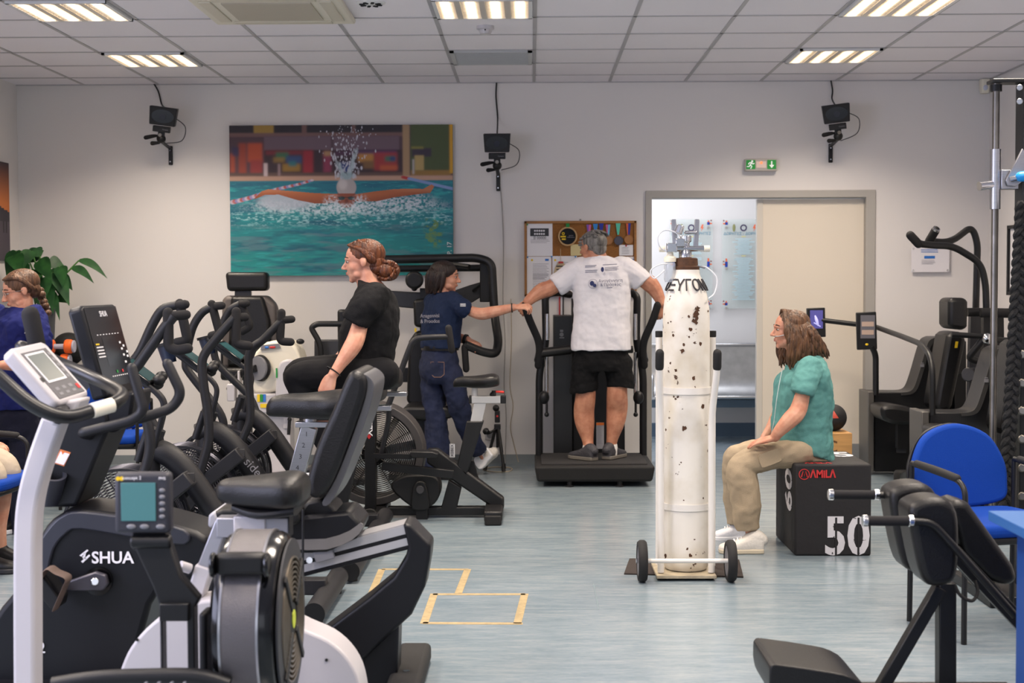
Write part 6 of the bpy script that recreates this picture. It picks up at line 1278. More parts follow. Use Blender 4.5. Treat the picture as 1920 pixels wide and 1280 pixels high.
for i, m_ in enumerate((YEL, DGREEN, BPRINT)): M().b2(P(482+5.6*i, 739, Y-.065), P(487.4+5.6*i, 753, Y-.06)).ob('colour_label', m_, t)
M().b2(P(488, 757, Y-.066), P(530, 764, Y-.06)).ob('yellow_strip', YEL, t)
M().b2(P(502, 766, Y+.02), P(553, 880, Y+.2)).ob('pillar', WHT, t, bevel=.008); M().b2((P(470, 880, Y).x, Y-.2, 0), (P(575, 880, Y).x, Y+.36, .05)).ob('foot_plate', WHT, t, bevel=.008)
M().b2(P(531, 780, Y-.0), P(548, 802, Y+.02)).ob('clamp', WHT, t); M().tube([P(543, 786, Y-.02), P(541, 815, Y-.03)], .012, n=8).ell(P(543, 786, Y-.02), .016).ob('lever', BLK2, t)
M().tube([P(560, 660, Y+.1), P(520, 632, Y+.05)], .016, n=10).ob('handle_bar', MGREY, t); M().ell(P(563, 640, Y+.1), (.03, .03, .02)).ob('knob', BLK2, t)
M().tube(fil([P(430, 730, Y+.1), P(452, 698, Y), P(480, 690, Y-.05)], .05), .025, n=12).ob('crank_arm', BLK2, t); M().b2(P(445, 695, Y-.05), P(455, 760, Y+.05)).b2(P(425, 720, Y-.05), P(445, 750, Y+.05)).ob('leg_guide', WHT, t, bevel=.006)
M().b2(P(560, 690, Y+.2), P(577, 880, Y+.4)).ob('rear_post', GREY, t)
Y = 10.55; t = thing('treatment_chair', 'tall black padded chair with headrest behind the leg trainer', 'chair', P(465, 900, Y+.1).xy.to_3d())
M().prism([P(x, y, Y) for x, y in ((421, 510), (501, 510), (502, 545), (425, 546))], (0, .12, 0)).ob('headrest', LEA, t, bevel=.03, seg=4); M().b2(P(440, 545, Y+.04), P(472, 558, Y+.08)).ob('headrest_post', GREY, t)
M().prism([P(x, y, Y+.02) for x, y in ((415, 560), (425, 554), (500, 554), (517, 572), (522, 690), (415, 690))], (0, .14, 0)).ob('back_shell', mat('taupe_vinyl', '5c5552', .5), t, bevel=.03, seg=3)
M().prism([P(x, y, Y-.03) for x, y in ((432, 556), (492, 556), (505, 600), (508, 688), (425, 688))], (0, .08, 0)).ob('back_pad', LEA, t, bevel=.025, seg=3)
M().b2(P(412, 690, Y-.15), P(522, 708, Y+.15)).ob('seat', LEA, t, bevel=.025, seg=3)
for x in (416, 517): M().b2(P(x-4, 640, Y-.15), P(x+4, 652, Y+.02)).ob('armrest', LEA, t, bevel=.012); M().b2(P(x-2.5, 652, Y-.12), P(x+2.5, 700, Y-.07)).ob('arm_post', GREY, t)
M().b2(P(455, 700, Y-.1), P(475, 870, Y+.05)).b2((P(420, 870, Y).x, Y-.15, 0), (P(515, 870, Y).x, Y+.2, .06)).ob('pedestal', GREY, t, bevel=.008)

# ================================================================== machine arm left of the woman, chest press behind
Y = 10.4; t = thing('seated_stepper', 'black seated machine with tubular armrest between the leg trainer and the woman in black', 'exercise machine', P(625, 900, Y).xy.to_3d())
M().tube(fil([P(690, 607, Y), P(594, 607, Y), P(583, 614, Y), P(601, 645, Y), P(602, 690, Y)], .06, 8), S(Y, 5.5), n=14).ob('arm_tube', BLK, t)
M().prism([P(x, y, Y+.1) for x, y in ((589, 637), (655, 637), (655, 700), (589, 700))], (0, .1, 0)).ob('side_panel', GREY, t, bevel=.01); M().b2(P(632, 580, Y+.2), P(660, 690, Y+.3)).ob('backrest', LEA, t, bevel=.02)
M().b2(P(589, 690, Y+.05), P(690, 722, Y+.3)).ob('seat', LEA, t, bevel=.02); M().b2(P(620, 722, Y+.1), P(660, 880, Y+.25)).b2((P(589, 880, Y).x, Y-.2, 0), (P(690, 880, Y).x, Y+.4, .05)).ob('base', BLK, t, bevel=.008)
Y = 10.95; t = thing('chest_press_machine', 'black chest press machine with arched overhead frame behind the helper in navy', 'exercise machine', P(800, 885, Y).xy.to_3d())
r_ = S(Y, 8)
M().tube(fil([P(700, 487, Y-.1), P(895, 483, Y-.1), P(922, 492, Y-.12), P(927, 590, Y-.15), P(935, 640, Y-.3), P(930, 664, Y-.42), P(905, 660, Y-.46), P(872, 646, Y-.5)], .09, 8), r_, n=14).ob('press_arm', BLK, t)
M().tube(fil([P(876, 648, Y-.5), P(871, 650, Y-.5), P(874, 692, Y-.5)], .02), S(Y, 6), n=12, rnd=True).ob('grip', FOAM, t)
M().tube(fil([P(700, 504, Y+.1), P(912, 502, Y+.1)], 0), S(Y, 6.5), n=12).ob('cross_tube', BLK, t); M().beam(P(909, 484, Y), P(909, 566, Y), .075, .06, (0, 1, 0)).ob('side_bar', BLK, t, bevel=.006)
M().prism([P(x, y, Y+.12) for x, y in cr([(700, 545), (735, 545), (790, 548), (850, 545), (903, 528), (903, 556), (860, 575), (800, 580), (735, 574), (700, 572)], 2, True)], (0, .06, 0)).ob('yoke', mat('charcoal_plate', '262629', .45), t, bevel=.008)
M().tube([P(845, 495, Y+.1), P(880, 500, Y)], .02, n=8).ob('brace', BLK, t); M().tube([P(888, 545, Y+.1), P(905, 532, Y)], .014, n=8).ob('brace', BLK, t)
M().cyl(P(777, 525, Y-.12), P(777, 525, Y-.04), S(Y, 17), 32).ob('head_pad', LEA, t, bevel=.02, seg=3); M().cyl(P(777, 525, Y-.04), P(777, 540, Y+.12), .025).ob('pad_stem', BLK, t)
for pts in ([(774, 562), (800, 558), (832, 562), (832, 612), (800, 616), (776, 612)], [(766, 640), (780, 620), (828, 620), (838, 640), (838, 756), (825, 762), (775, 762), (762, 754)]): M().prism([P(x, y, Y-.1) for x, y in pts], (0, .1, 0)).ob('back_pad', LEA, t, bevel=.025, seg=3)
M().prism([P(x, y, Y-.5) for x, y in ((752, 766), (765, 761), (840, 761), (850, 768), (850, 784), (800, 790), (755, 784))], (0, .42, 0)).ob('seat', LEA, t, bevel=.03, seg=3)
M().beam(P(790, 780, Y-.3), P(790, 880, Y-.3), .1, .08, (0, 1, 0)).beam(P(800, 540, Y+.1), P(800, 880, Y+.1), .1, .08, (0, 1, 0)).ob('upright', BLK, t)
M().b2((P(740, 880, Y).x, Y-.5, 0), (P(880, 880, Y).x, Y+.3, .05)).ob('base', BLK, t, bevel=.008); M().b2(P(720, 690, Y+.1), P(768, 715, Y+.18)).ob('rear_panel', BLK2, t); M().b2(P(777, 615, Y-.11), P(781, 622, Y-.1)).ob('tab', YEL, t)

# ================================================================== three air cross trainers in a row
WIRE = mat('black_wire', '4a4a52', .3, .8); FGREY = mat('matte_black_frame', '1a1a1e', .5, spec=.4, bump=.06, bscale=250); BLADE = mat('fan_blade', '3c3c42', .4)
def fan_cage(t, c, r, hw, nr=15, rim=.012, blades=True, wire=None):
    """round wire fan guard on an axis along Y"""
    c = V(c); m = M()
    for s in (-1, 1): m.lathe([(r-rim, s*hw-.008), (r, s*hw-.008), (r, s*hw+.008), (r-rim, s*hw+.008)], c, (0, 1, 0), 48)
    m.ob('fan_rim', BLK2, t)
    m = M()
    for s in (-1, 1):
        for i in range(1, nr+1):
            q = .07+(r-.08)*i/nr; m.tube([c+V((q*math.cos(k*math.pi/18), s*(hw+.012*(1-i/nr)), q*math.sin(k*math.pi/18))) for k in range(36)], .0021, n=4, closed=True)
        for k in range(12):
            a = k*math.pi/6; m.tube([c+V((.06*math.cos(a), s*(hw+.014), .06*math.sin(a))), c+V(((r-.006)*math.cos(a), s*(hw), (r-.006)*math.sin(a)))], .0026, n=4)
    for i in range(9):
        z = -hw+2*hw*i/8; m.tube([c+V((r*math.cos(k*math.pi/18), z, r*math.sin(k*math.pi/18))) for k in range(36)], .0018, n=4, closed=True)
    m.ob('fan_guard', wire or WIRE, t)
    m = M()
    for k in range(8 if blades else 3):
        a = k*math.pi/4+.2; m.box(c+V((math.cos(a)*r*.55, 0, math.sin(a)*r*.55)), (r*.72, hw*1.5, .006), Matrix.Rotation(-a, 3, 'Y') @ Matrix.Rotation(.25, 3, 'X'))
    m.ob('fan_blades', BLADE, t)
    M().lathe([(0, -hw-.02), (.05, -hw-.02), (.075, -hw+.01), (.075, hw-.01), (.05, hw+.02), (0, hw+.02)], c, (0, 1, 0), 28).ob('fan_hub', BLK2, t)
YB_ = 7.2
def saddle(t, c, L_, W_, th, nm='saddle', m_=None):
    """padded seat, nose towards -X"""
    c = V(c); secs = []
    for u, wv, zz, tt in ((-.5, .16, -.012, .4), (-.44, .30, 0, .75), (-.28, .40, .006, .9), (-.05, .62, .004, 1), (.18, .95, .008, 1.1), (.36, 1.0, .014, 1.1), (.47, .86, .012, .85), (.5, .6, .005, .5)):
        secs.append((c+V((u*L_, 0, zz)), V((0, W_*.5*wv, 0)), V((0, 0, th*.5*tt))))
    return M().loft(secs, n=22, pw=2.8).ob(nm, m_ or LEA, t, sharp=0)
def cross_trainer(Yu, dx, label, near, far, seatz=0):
    t = thing('air_cross_trainer', label, 'exercise machine', (-1.5+dx, Yu, 0), 'air cross trainers standing side by side'); dy = Yu-YB_; off = V((dx, dy, 0))
    def q(x, y, d=0): return P(x, y, YB_+d)+off
    M().tube(cr([q(x, y) for x, y in ((372, 812), (388, 806), (402, 808), (417, 816), (433, 830), (450, 850), (467, 874), (487, 904), (515, 945), (540, 990), (552, 1040))], 5), [.052]*51, n=14, flat=1.0, up=(0, 1, 0)).ob('main_arch', FGREY, t)
    if near is nB: text('lettering', 'side', q(474, 876, -.056), .065, GINK, t, q(490, 892)-q(466, 866), None or (q(466, 866)-q(490, 892)).cross(V((0, -1, 0))), align='CENTER')
    M().tube([q(384, 1068), q(384, 800), q(394, 770)], .042, n=14).ob('mast', FGREY, t)
    for d, o in ((-.07, 0), (.07, 3)): M().tube(fil([q(312, 648, d), q(372, 695, d), q(394, 709, d), q(408, 727, d), q(404, 750, d), q(391, 800, d*.6)], .06, 8), .0135, n=10).ob('console_tube', FGREY, t)
    R_ = Matrix.Rotation(math.radians(37), 3, 'Y')
    tb_ = M().box(q(366, 676), (.17, .2, .02), R_).ob('tablet', BLKG, t, bevel=.005); M().box(q(366, 676)+R_ @ V((0, 0, .0108)), (.145, .17, .001), R_).ob('display', mat('dull_screen', '2c4a4c', .2), tb_)
    M().ell(q(398, 690, -.03), (.03, .03, .025)).ell(q(402, 684, .03), (.028, .028, .024)).ell(q(394, 698, .0), (.03, .05, .022)).ob('adjuster_knob', BLK2, t)
    cu = q(312, 655, -.02); ax = V((-.25, 0, 1)); M().lathe([(0, -.07), (.034, -.07), (.042, .025), (.036, .025), (.03, -.06), (0, -.06)], cu, ax, 24).ob('cup_holder', mat('dark_blue_plastic', '1f2940', .35), t); M().lathe([(.040, .02), (.05, .02), (.05, .035), (.040, .035)], cu, ax, 24).ob('cup_ring', BLK2, t)
    fan_cage(t, q(346, 929), .267, .085)
    # moving handles
    for pts, d, g in ((near, -.24, 1), (far, .24, 1)):
        tube, grip = pts
        M().tube(cr([P(x, y, Yu+d) for x, y in tube], 5), S(Yu, 8.5 if d < 0 else 8.0)*7.2/Yu, n=14).ob('handle_tube', FGREY, t)
        M().tube(fil([P(x, y, Yu+d+(.0 if d < 0 else 0)) for x, y in grip], .026, 6), .0225, n=14, rnd=True).ob('grip', FOAM, t)
        e = P(*grip[1][:2], Yu+d); a = P(*tube[-1], Yu+d); M().tube([a, a+V((.045, .03*(1 if d < 0 else -1), .004))], .021, n=14, rnd=True).ob('grip_stub', FOAM, t)
    M().tube([q(383, 772, -.2), q(366, 822, -.2)], .019, n=12).ob('link_rod', FGREY, t); M().tube([q(383, 772, .2), q(372, 830, .2)], .019, n=12).ob('link_rod', FGREY, t)
    for d, s in ((-.2, 0), (.2, 12)):
        M().beam(q(372, 912+s, d), q(452, 849+s, d), .085, .07).ob('step_beam', FGREY, t, bevel=.006); M().beam(q(452, 849+s, d)+V((0, 0, .0)), q(446, 856+s, d*.2), .04, .04).ob('beam_pivot', FGREY, t, bevel=.004)
    M().beam(q(380, 905, -.1), q(330, 985, -.1), .05, .05).ob('crank', BLK, t); M().beam(q(380, 905, .1), q(430, 835, .1), .05, .05).ob('crank', BLK, t)
    zb = .10; xr_, xf = -.88+dx, -2.05+dx
    M().beam((xf, Yu, zb), (xr_, Yu, zb), .08, .07).ob('base_beam', FGREY, t, bevel=.006)
    for x, h in ((xr_, .38), (xf, .30)):
        st = M().cyl((x, Yu-h, .062), (x, Yu+h, .062), .047, 24).ob('stabiliser', FGREY, t, bevel=.004)
        for s in (-1, 1): M().cyl((x, Yu+s*(h-.08), 0), (x, Yu+s*(h-.08), .03), .026, 16).ob('foot', RUB, st); M().cyl((x, Yu+s*h, .062), (x, Yu+s*(h+.006), .062), .0475, 24).ob('end_cap', BLK2, st)
    # seat
    xs = -.97+dx; zs = .90+seatz
    saddle(t, (xs+.03, Yu, zs), .40, .28, .115)
    M().cyl((xs+.02, Yu, zs-.07), (xs+.02, Yu, zs-.03), .03).b2((xs-.04, Yu-.035, zs-.09), (xs+.26, Yu+.035, zs-.065)).ob('seat_slider', SIL, t, bevel=.003)
    M().beam((xs+.02, Yu, zs-.09), (xs-.055, Yu, zs-.36), .06, .07, (1, 0, 0)).ob('seat_post', SIL, t, bevel=.003); M().beam((xs-.04, Yu, zs-.30), (xs-.16, Yu, .1), .085, .1, (1, 0, 0)).ob('seat_tube', FGREY, t, bevel=.005)
    for k in range(5): text('scale_mark', str(k+1), V((xs+.01-.014*k, Yu-.031, zs-.12-.05*k)), .03, GREY, t)
    return t
nB = ([(374, 890), (381, 865), (391, 825), (390, 777), (382, 722), (379, 680), (386, 660), (400, 642), (420, 618), (440, 596)], [(443, 584), (443, 645), (466, 648)])
fB = ([(420, 800), (410, 770), (356, 700), (348, 680), (352, 650), (362, 612), (380, 585), (402, 574)], [(397, 570), (412, 625), (397, 629)])
nA = ([(262, 900), (272, 880), (281, 840), (278, 800), (262, 745), (250, 700), (262, 680), (290, 640), (310, 612), (326, 592)], [(315, 586), (316, 650), (330, 657), (352, 653)])
fA = ([(300, 830), (285, 790), (235, 720), (240, 690), (262, 660), (285, 610), (305, 580), (332, 572)], [(337, 569), (352, 638), (332, 642)])
nC = ([(448, 840), (456, 820), (468, 790), (469, 757), (466, 700), (467, 665), (475, 650), (492, 638), (510, 620), (530, 600)], [(528, 586), (525, 640), (545, 641)])
fC = ([(480, 770), (465, 740), (415, 690), (402, 665), (404, 640), (416, 610), (430, 582), (450, 570)], [(452, 569), (470, 612), (455, 621)])
cross_trainer(6.316, -.04, 'nearest of the three black air cross trainers, its wide saddle empty', nA, fA, .005)
cross_trainer(7.2, 0, 'middle air cross trainer of the three, the person in black on its seat', nB, fB)
cross_trainer(8.1, 0, 'farthest of the three black air cross trainers, beside the white leg trainer', nC, fC)

# ================================================================== fan bike behind (right of the row)
Y = 8.8; t = thing('fan_bike', 'black fan bike with small saddle on a pale post, red lever', 'exercise bike', P(810, 960, Y).xy.to_3d())
fan_cage(t, P(703, 848, Y+.1), .30, .10, 18, .02, False, BLK2)
M().lathe([(.27, -.115), (.318, -.115), (.318, .115), (.27, .115)], P(703, 848, Y+.1), (0, 1, 0), 56).ob('fan_shroud', mat('charcoal_shroud', '3a3737', .5), t, bevel=.006)
M().beam(P(695, 768, Y-.1), P(695, 962, Y-.1), .066, .06, (0, 1, 0)).ob('mast', BLK, t, bevel=.004)
text('lettering', 'XEBEX', P(693, 792, Y-.136), .055, PAPER, t, (0, 0, 1), (-1, 0, 0), bold=.001); M().prism([P(x, y, Y-.134) for x, y in ((688, 818), (692, 813), (696, 818), (692, 823))], (0, .002, 0)).ob('red_logo', RED, t)
M().prism([P(x, y, Y-.05) for x, y in ((875, 790), (907, 790), (874, 893), (857, 872))], (0, .1, 0)).ob('seat_tube', BLK, t, bevel=.006)
M().prism([P(x, y, Y-.03) for x, y in ((889, 754), (912, 754), (902, 800), (880, 800))], (0, .06, 0)).ob('seat_post', mat('silver_paint', 'bfbfc0', .4, .2), t, bevel=.003)
M().b2(P(884, 743, Y-.035), P(942, 754, Y+.035)).ob('seat_slider', MATS['silver_paint'], t, bevel=.003)
for a, b in ((879, 885), (938, 949)): M().b2(P(a, 742.5, Y-.037), P(b, 754.5, Y+.037)).ob('slider_cap', BLK2, t, bevel=.003)
c = P(893, 717, Y); saddle(t, c, .285, .2, .075, m_=LEA); M().cyl(P(890, 725, Y), P(890, 745, Y), .02).ob('saddle_stem', MATS['silver_paint'], t); M().cyl(P(926, 732, Y), P(926, 744, Y), .014).ell(P(924, 740, Y), .02).ob('saddle_clamp', BLK2, t); M().tube([P(930, 734, Y-.03), P(945, 735, Y-.04)], .007, n=8).ob('quick_release', mat('bright_red_plastic', 'd8281e', .4), t)
M().prism([P(x, y, Y-.05) for x, y in ((800, 842), (820, 842), (945, 935), (945, 955), (930, 956), (800, 868))], (0, .1, 0)).ob('main_beam', BLK, t, bevel=.012)
M().prism([P(x, y, Y-.04) for x, y in ((841, 900), (865, 915), (856, 955), (826, 955))], (0, .08, 0)).ob('rear_strut', BLK, t, bevel=.005); M().prism([P(x, y, Y+.02) for x, y in ((880, 862), (888, 865), (902, 916), (872, 895))], (0, .06, 0)).ob('guard_plate', BLK2, t)
M().b2(P(726, 951, Y-.04), P(930, 962, Y+.04)).ob('base_rail', BLK, t, bevel=.005)
M().prism([P(x, y, Y-.09) for x, y in cr([(732, 914), (752, 894), (790, 890), (818, 895), (826, 920), (815, 944), (792, 954), (768, 948)], 3, True)], (0, .18, 0)).ob('drive_cover', BLK2, t, bevel=.012)
M().prism([P(x, y, Y-.12) for x, y in cr([(772, 954), (773, 920), (780, 905), (788, 902), (797, 906), (802, 922), (804, 954)], 3, True)], (0, .05, 0)).ob('crank_cover', BLK, t, bevel=.008); M().cyl(P(787.5, 918, Y-.135), P(787.5, 918, Y-.11), .026).ob('crank_bolt', GREY, t, bevel=.004)
M().b2(P(780, 954, Y-.1), P(806, 966, Y+.1)).ob('base_block', BLK, t)
M().beam(P(716, 873, Y-.16), P(850, 889, Y-.16), .04, .05, (0, 0, 1)).ob('foot_link', BLK, t, bevel=.004); M().beam(P(700, 854, Y-.2), P(772, 856, Y-.2), .035, .028).ob('pedal_arm', BLK, t)
M().prism([P(x, y, Y-.27) for x, y in ((766, 851), (770, 846), (810, 847), (822, 851), (818, 858), (772, 859))], (0, .12, 0)).ob('pedal', BLK2, t, bevel=.006); M().prism([P(x, y, Y+.15) for x, y in ((776, 880), (820, 882), (816, 892), (780, 890))], (0, .12, 0)).ob('pedal', BLK2, t, bevel=.006)
M().tube(cr([P(728, 760, Y-.22), P(745, 715, Y-.22), P(765, 660, Y-.22), P(775, 640, Y-.22), P(792, 633, Y-.22), P(845, 631, Y-.22)], 5), S(Y, 5.4), n=12).ob('handle_tube', FGREY, t); M().chain([tuple(P(841, 615, Y-.22))+(.021,), tuple(P(847, 656, Y-.22))+(.021,)], n=14).ob('grip', FOAM, t)
M().tube(cr([P(715, 850, Y-.18), P(728, 790, Y-.2), P(728, 760, Y-.22)], 4), S(Y, 5), n=10).ob('handle_link', FGREY, t)
lb = M().b2(P(843, 832, Y-.06), P(853, 857, Y-.055)).ob('name_label', mat('label_silver', 'b8b8bc', .4), t); text('lettering', 'XEBEX', P(848, 844, Y-.062), .026, INK, lb, (0, 0, 1), (-1, 0, 0))
fz = P(925, 970, Y-.25)
st = M().b2((fz.x-.055, Y-.32, .02), (fz.x+.055, Y+.3, .085)).ob('stabiliser', BLK, t, bevel=.012); M().b2((fz.x-.05, Y-.33, .0), (fz.x+.05, Y-.25, .06)).ob('foot', RUB, st, bevel=.008)
xq = P(700, 962, Y-.1).x; st = M().b2((xq-.07, Y-.3, .015), (xq+.07, Y+.3, .07)).ob('stabiliser', BLK, t, bevel=.012); M().cyl((xq, Y-.32, .05), (xq, Y-.28, .05), .048).ob('transport_wheel', RUB, st)
# ================================================================== recumbent bike (dark blue-black)
NVB = mat('midnight_plastic', '0b0c12', .42, spec=.35, bump=.05, bscale=300); NVL = mat('slate_plastic', '2a2c36', .42)
Y = 5.05; t = thing('recumbent_bike', 'dark recumbent exercise bike with slanted black console and sloping silver seat rail', 'exercise bike', (-1.2, Y+.08, 0))
# console: near edge on the left, far edge on the right
TL, TR, BR, BL = P(152, 572, 4.95), P(217, 569, 5.3), P(257, 735, 5.3), P(200, 745, 4.95)
nrm = (TR-TL).cross(BL-TL).normalized(); nrm = nrm if nrm.x > 0 else -nrm
def cf(u, v, d=0.0): return TL+(TR-TL)*u+(BL-TL)*v+nrm*d
M().prism([cf(0, .03), cf(.06, 0), cf(.94, 0), cf(1, .03), cf(1, 1), cf(0, 1)], -nrm*.055).ob('console', NVB, t, bevel=.012, seg=3)
M().quad(cf(.04, .03, .0015), cf(.96, .03, .0015), cf(.96, .90, .0015), cf(.04, .90, .0015)).ob('console_face', mat('console_face_gloss', '15161a', .12), t)
M().quad(cf(.30, .36, .002), cf(.70, .36, .002), cf(.70, .68, .002), cf(.30, .68, .002)).ob('display', mat('off_display', '20252a', .1), t)
cr_, cu_ = (TR-TL).normalized(), (TL-BL).normalized()
text('lettering', 'SHUA', cf(.52, .11, .003), .030, PAPER, t, cr_, cu_)
m = M()
for (u, v) in ((.78, .44), (.86, .48), (.79, .51), (.92, .55), (.80, .58), (.9, .60), (.80, .66)): m.quad(cf(u-.025, v-.012, .003), cf(u+.025, v-.012, .003), cf(u+.025, v+.012, .003), cf(u-.025, v+.012, .003))
for k in range(8): m.quad(cf(.30+.06*k, .79, .003), cf(.335+.06*k, .79, .003), cf(.335+.06*k, .80, .003), cf(.30+.06*k, .80, .003))
for k in range(8): m.quad(cf(.18+.085*k, .33, .003), cf(.22+.085*k, .33, .003), cf(.22+.085*k, .338, .003), cf(.18+.085*k, .338, .003))
for k in range(4): m.quad(cf(.08, .46+.035*k, .003), cf(.27, .46+.035*k, .003), cf(.27, .472+.035*k, .003), cf(.08, .472+.035*k, .003))
m.ob('lettering', PAPER, t)
M().quad(cf(.08, .425, .003), cf(.18, .425, .003), cf(.18, .44, .003), cf(.08, .44, .003)).ob('yellow_mark', YEL, t); M().quad(cf(.46, .735, .003), cf(.5, .735, .003), cf(.5, .765, .003), cf(.46, .765, .003)).ob('start_key', DGREEN, t); M().quad(cf(.62, .735, .003), cf(.66, .735, .003), cf(.66, .765, .003), cf(.62, .765, .003)).ob('stop_key', RED, t)
M().prism([P(x, y, 4.98) for x, y in ((196, 742), (252, 735), (245, 790), (215, 812), (165, 808), (170, 780))], (0, .24, 0)).ob('console_neck', NVB, t, bevel=.012)
M().prism([P(x, y, 4.97) for x, y in ((112, 778), (200, 770), (206, 800), (143, 950), (62, 952))], (0, .26, 0)).ob('mast', NVB, t, bevel=.014, seg=3)
lbm = M().prism([P(x, y, 4.968) for x, y in ((113, 842), (132.5, 848), (120, 874), (100.5, 868))], (0, .002, 0)).ob('warning_label', mat('orange_label', 'd07a48', .7), t)
M().prism([P(x, y, 4.967) for x, y in ((113.5, 846), (130.5, 851), (119.5, 871.5), (103, 867))], (0, .0008, 0)).ob('label_text_area', PAPER, lbm); M().prism([P(x, y, 4.9665) for x, y in ((115, 845), (122, 847), (117, 852))], (0, .0008, 0)).ob('label_triangle', mat('orange_header2', 'd8702a', .6), lbm)
M().lathe([(0, -.11), (.042, -.11), (.05, .0), (.04, .0), (.036, -.1), (0, -.1)], P(98, 888, 4.94), (.3, -.35, 1), 24).ob('cup_holder', NVL, t)
body = [(-30, 1310), (-25, 1180), (30, 1105), (62, 1030), (86, 985), (112, 964), (140, 955), (240, 965), (330, 985), (395, 1015), (385, 1080), (300, 1105), (272, 1170), (250, 1250), (238, 1310)]
M().prism([P(x, y, 4.95) for x, y in cr(body, 2, True)], (0, .30, 0)).ob('shroud', NVB, t, bevel=.02, seg=3)
band = [(62, 1060), (72, 1020), (95, 985), (118, 966), (150, 959), (250, 972), (345, 993), (345, 1022), (250, 1008), (150, 992), (122, 1002), (100, 1030), (86, 1075)]
M().prism([P(x, y, 4.935) for x, y in cr(band, 3, True)], (0, .02, 0)).ob('shroud_band', NVL, t, bevel=.006)
text('lettering', 'SHUA', P(211, 1046, 4.944), .058, PAPER, t, bold=.0012, sx=1.0); lg = M()
for pts in (((149, 1041), (163, 1030), (166, 1032), (152, 1043)), ((152, 1052), (167, 1039), (169, 1042), (155, 1055)), ((153, 1043), (157, 1043), (164, 1048), (160, 1048)), ((157, 1037), (161, 1036), (159, 1047), (155, 1047))): lg.prism([P(x, y, 4.945) for x, y in pts], (0, .002, 0))
lg.ob('emblem', PAPER, t); text('lettering', 'B2', P(70, 1215, 4.944), .055, PAPER, t)
hub = P(183, 1090, 4.93); M().lathe([(.03, 0), (.05, 0), (.05, .02), (.03, .02)], hub, (0, 1, 0), 28).ob('crank_seal', BLKG, t)
M().prism([P(x, y, 4.89) for x, y in ((120, 1092), (178, 1072), (198, 1078), (202, 1096), (192, 1108), (120, 1108))], (0, .025, 0)).ob('crank_arm', mat('crank_grey', '4c4a52', .35, .5), t, bevel=.006); M().cyl(P(178, 1090, 4.885), P(178, 1090, 4.9), .014).ob('crank_bolt', STEEL, t, bevel=.003)
pd = M().prism([P(x, y, 4.80) for x, y in ((62, 1085), (78, 1075), (112, 1120), (108, 1140), (96, 1146), (66, 1110))], (0, .1, 0)).ob('pedal', BLK2, t, bevel=.008)
M().tube(cr([P(76, 1085, 4.79), P(92, 1064, 4.79), P(108, 1072, 4.79), P(128, 1082, 4.79), P(122, 1100, 4.79), P(104, 1142, 4.79)], 5), .036, n=10, flat=.12, up=(0, 1, 0)).ob('pedal_strap', mat('brown_strap', '5b4a42', .7), pd)
M().tube(fil([P(168, 815, 4.97), P(151, 812, 4.93), P(248, 788, 4.93), P(270, 770, 4.93), P(247, 690, 4.93)], .07, 8), S(4.95, 9.8), n=16, rnd=True).ob('handlebar', FGREY, t)
M().tube(fil([P(262, 785, 4.96), P(322, 766, 5.0), P(341, 738, 5.0), P(314, 682, 5.0)], .07, 8), S(4.97, 9.8), n=16, rnd=True).ob('handlebar', FGREY, t)
M().tube([P(185, 800, 5.1), P(245, 790, 4.95)], .02, n=12).ob('handlebar_stem', FGREY, t)
# rail, seat, back, rear leg
RLS = mat('satin_aluminium', 'b4b4b8', .35, .35); a, b = P(430, 1088, Y), P(768, 1000, Y)
M().beam(a, b, .15, .085).ob('rail', NVB, t, bevel=.004)
for o, h in ((.030, .030), (-.014, .026)): M().beam(a+V((0, -.076, o)), b+V((0, -.076, o)), .006, h).ob('rail_strip', RLS, t)
M().beam(a+V((0, 0, .044)), b+V((0, 0, .044)), .13, .008).ob('rail_top', RLS, t)
leg = [(755, 981), (772, 984), (808, 1022), (806, 1048), (797, 1100), (772, 1152), (742, 1180), (668, 1250), (592, 1196), (690, 1122), (738, 1082), (760, 1045), (765, 1025)]
M().prism([P(x, y, 4.96) for x, y in leg], (0, .17, 0)).ob('rear_leg', NVB, t, bevel=.012, seg=3)
M().prism([P(x, y, 4.98) for x, y in ((665, 1195), (748, 1165), (745, 1280), (660, 1290))], (0, .14, 0)).ob('rear_base', NVB, t, bevel=.008)
fx = P(748, 1285, 4.72); M().b2((fx.x-.06, 4.72, .0), (fx.x+.06, 5.42, .075)).ob('stabiliser', RUB, t, bevel=.02, seg=3)
for yy in (4.83, 5.0): M().cyl((fx.x, yy, .074), (fx.x, yy, .078), .012).ob('bolt', STEEL, t)
M().prism([P(x, y, 4.93) for x, y in ((425, 1000), (560, 968), (655, 958), (680, 985), (668, 1010), (612, 1036), (560, 1038), (430, 1045))], (0, .24, 0)).ob('seat_carriage', NVB, t, bevel=.014); M().prism([P(x, y, 4.925) for x, y in cr([(540, 1012), (610, 1010), (655, 995), (676, 980), (680, 990), (660, 1012), (612, 1030), (545, 1028)], 2, True)], (0, .01, 0)).ob('carriage_trim', mat('grey_trim', '6f6c6a', .45), t)
M().prism([P(x, y, 4.94) for x, y in ((586, 1035), (622, 1028), (628, 1046), (592, 1056))], (0, .02, 0)).ob('rail_clamp', MGREY, t, bevel=.003); M().cyl(P(580, 1050, 4.93), P(580, 1050, 4.95), .011).ob('clamp_bolt', STEEL, t)
M().prism([P(x, y, 4.86) for x, y in cr([(392, 968), (418, 955), (480, 956), (545, 950), (560, 962), (556, 984), (480, 984), (398, 988)], 2, True)], (0, .38, 0)).ob('seat', LEA, t, bevel=.03, seg=4); M().prism([P(x, y, 4.855) for x, y in ((390, 966), (402, 957), (410, 975), (398, 992), (389, 988))], (0, .39, 0)).ob('seat_edge', mat('silver_plastic', 'a8a8b0', .4), t, bevel=.01)
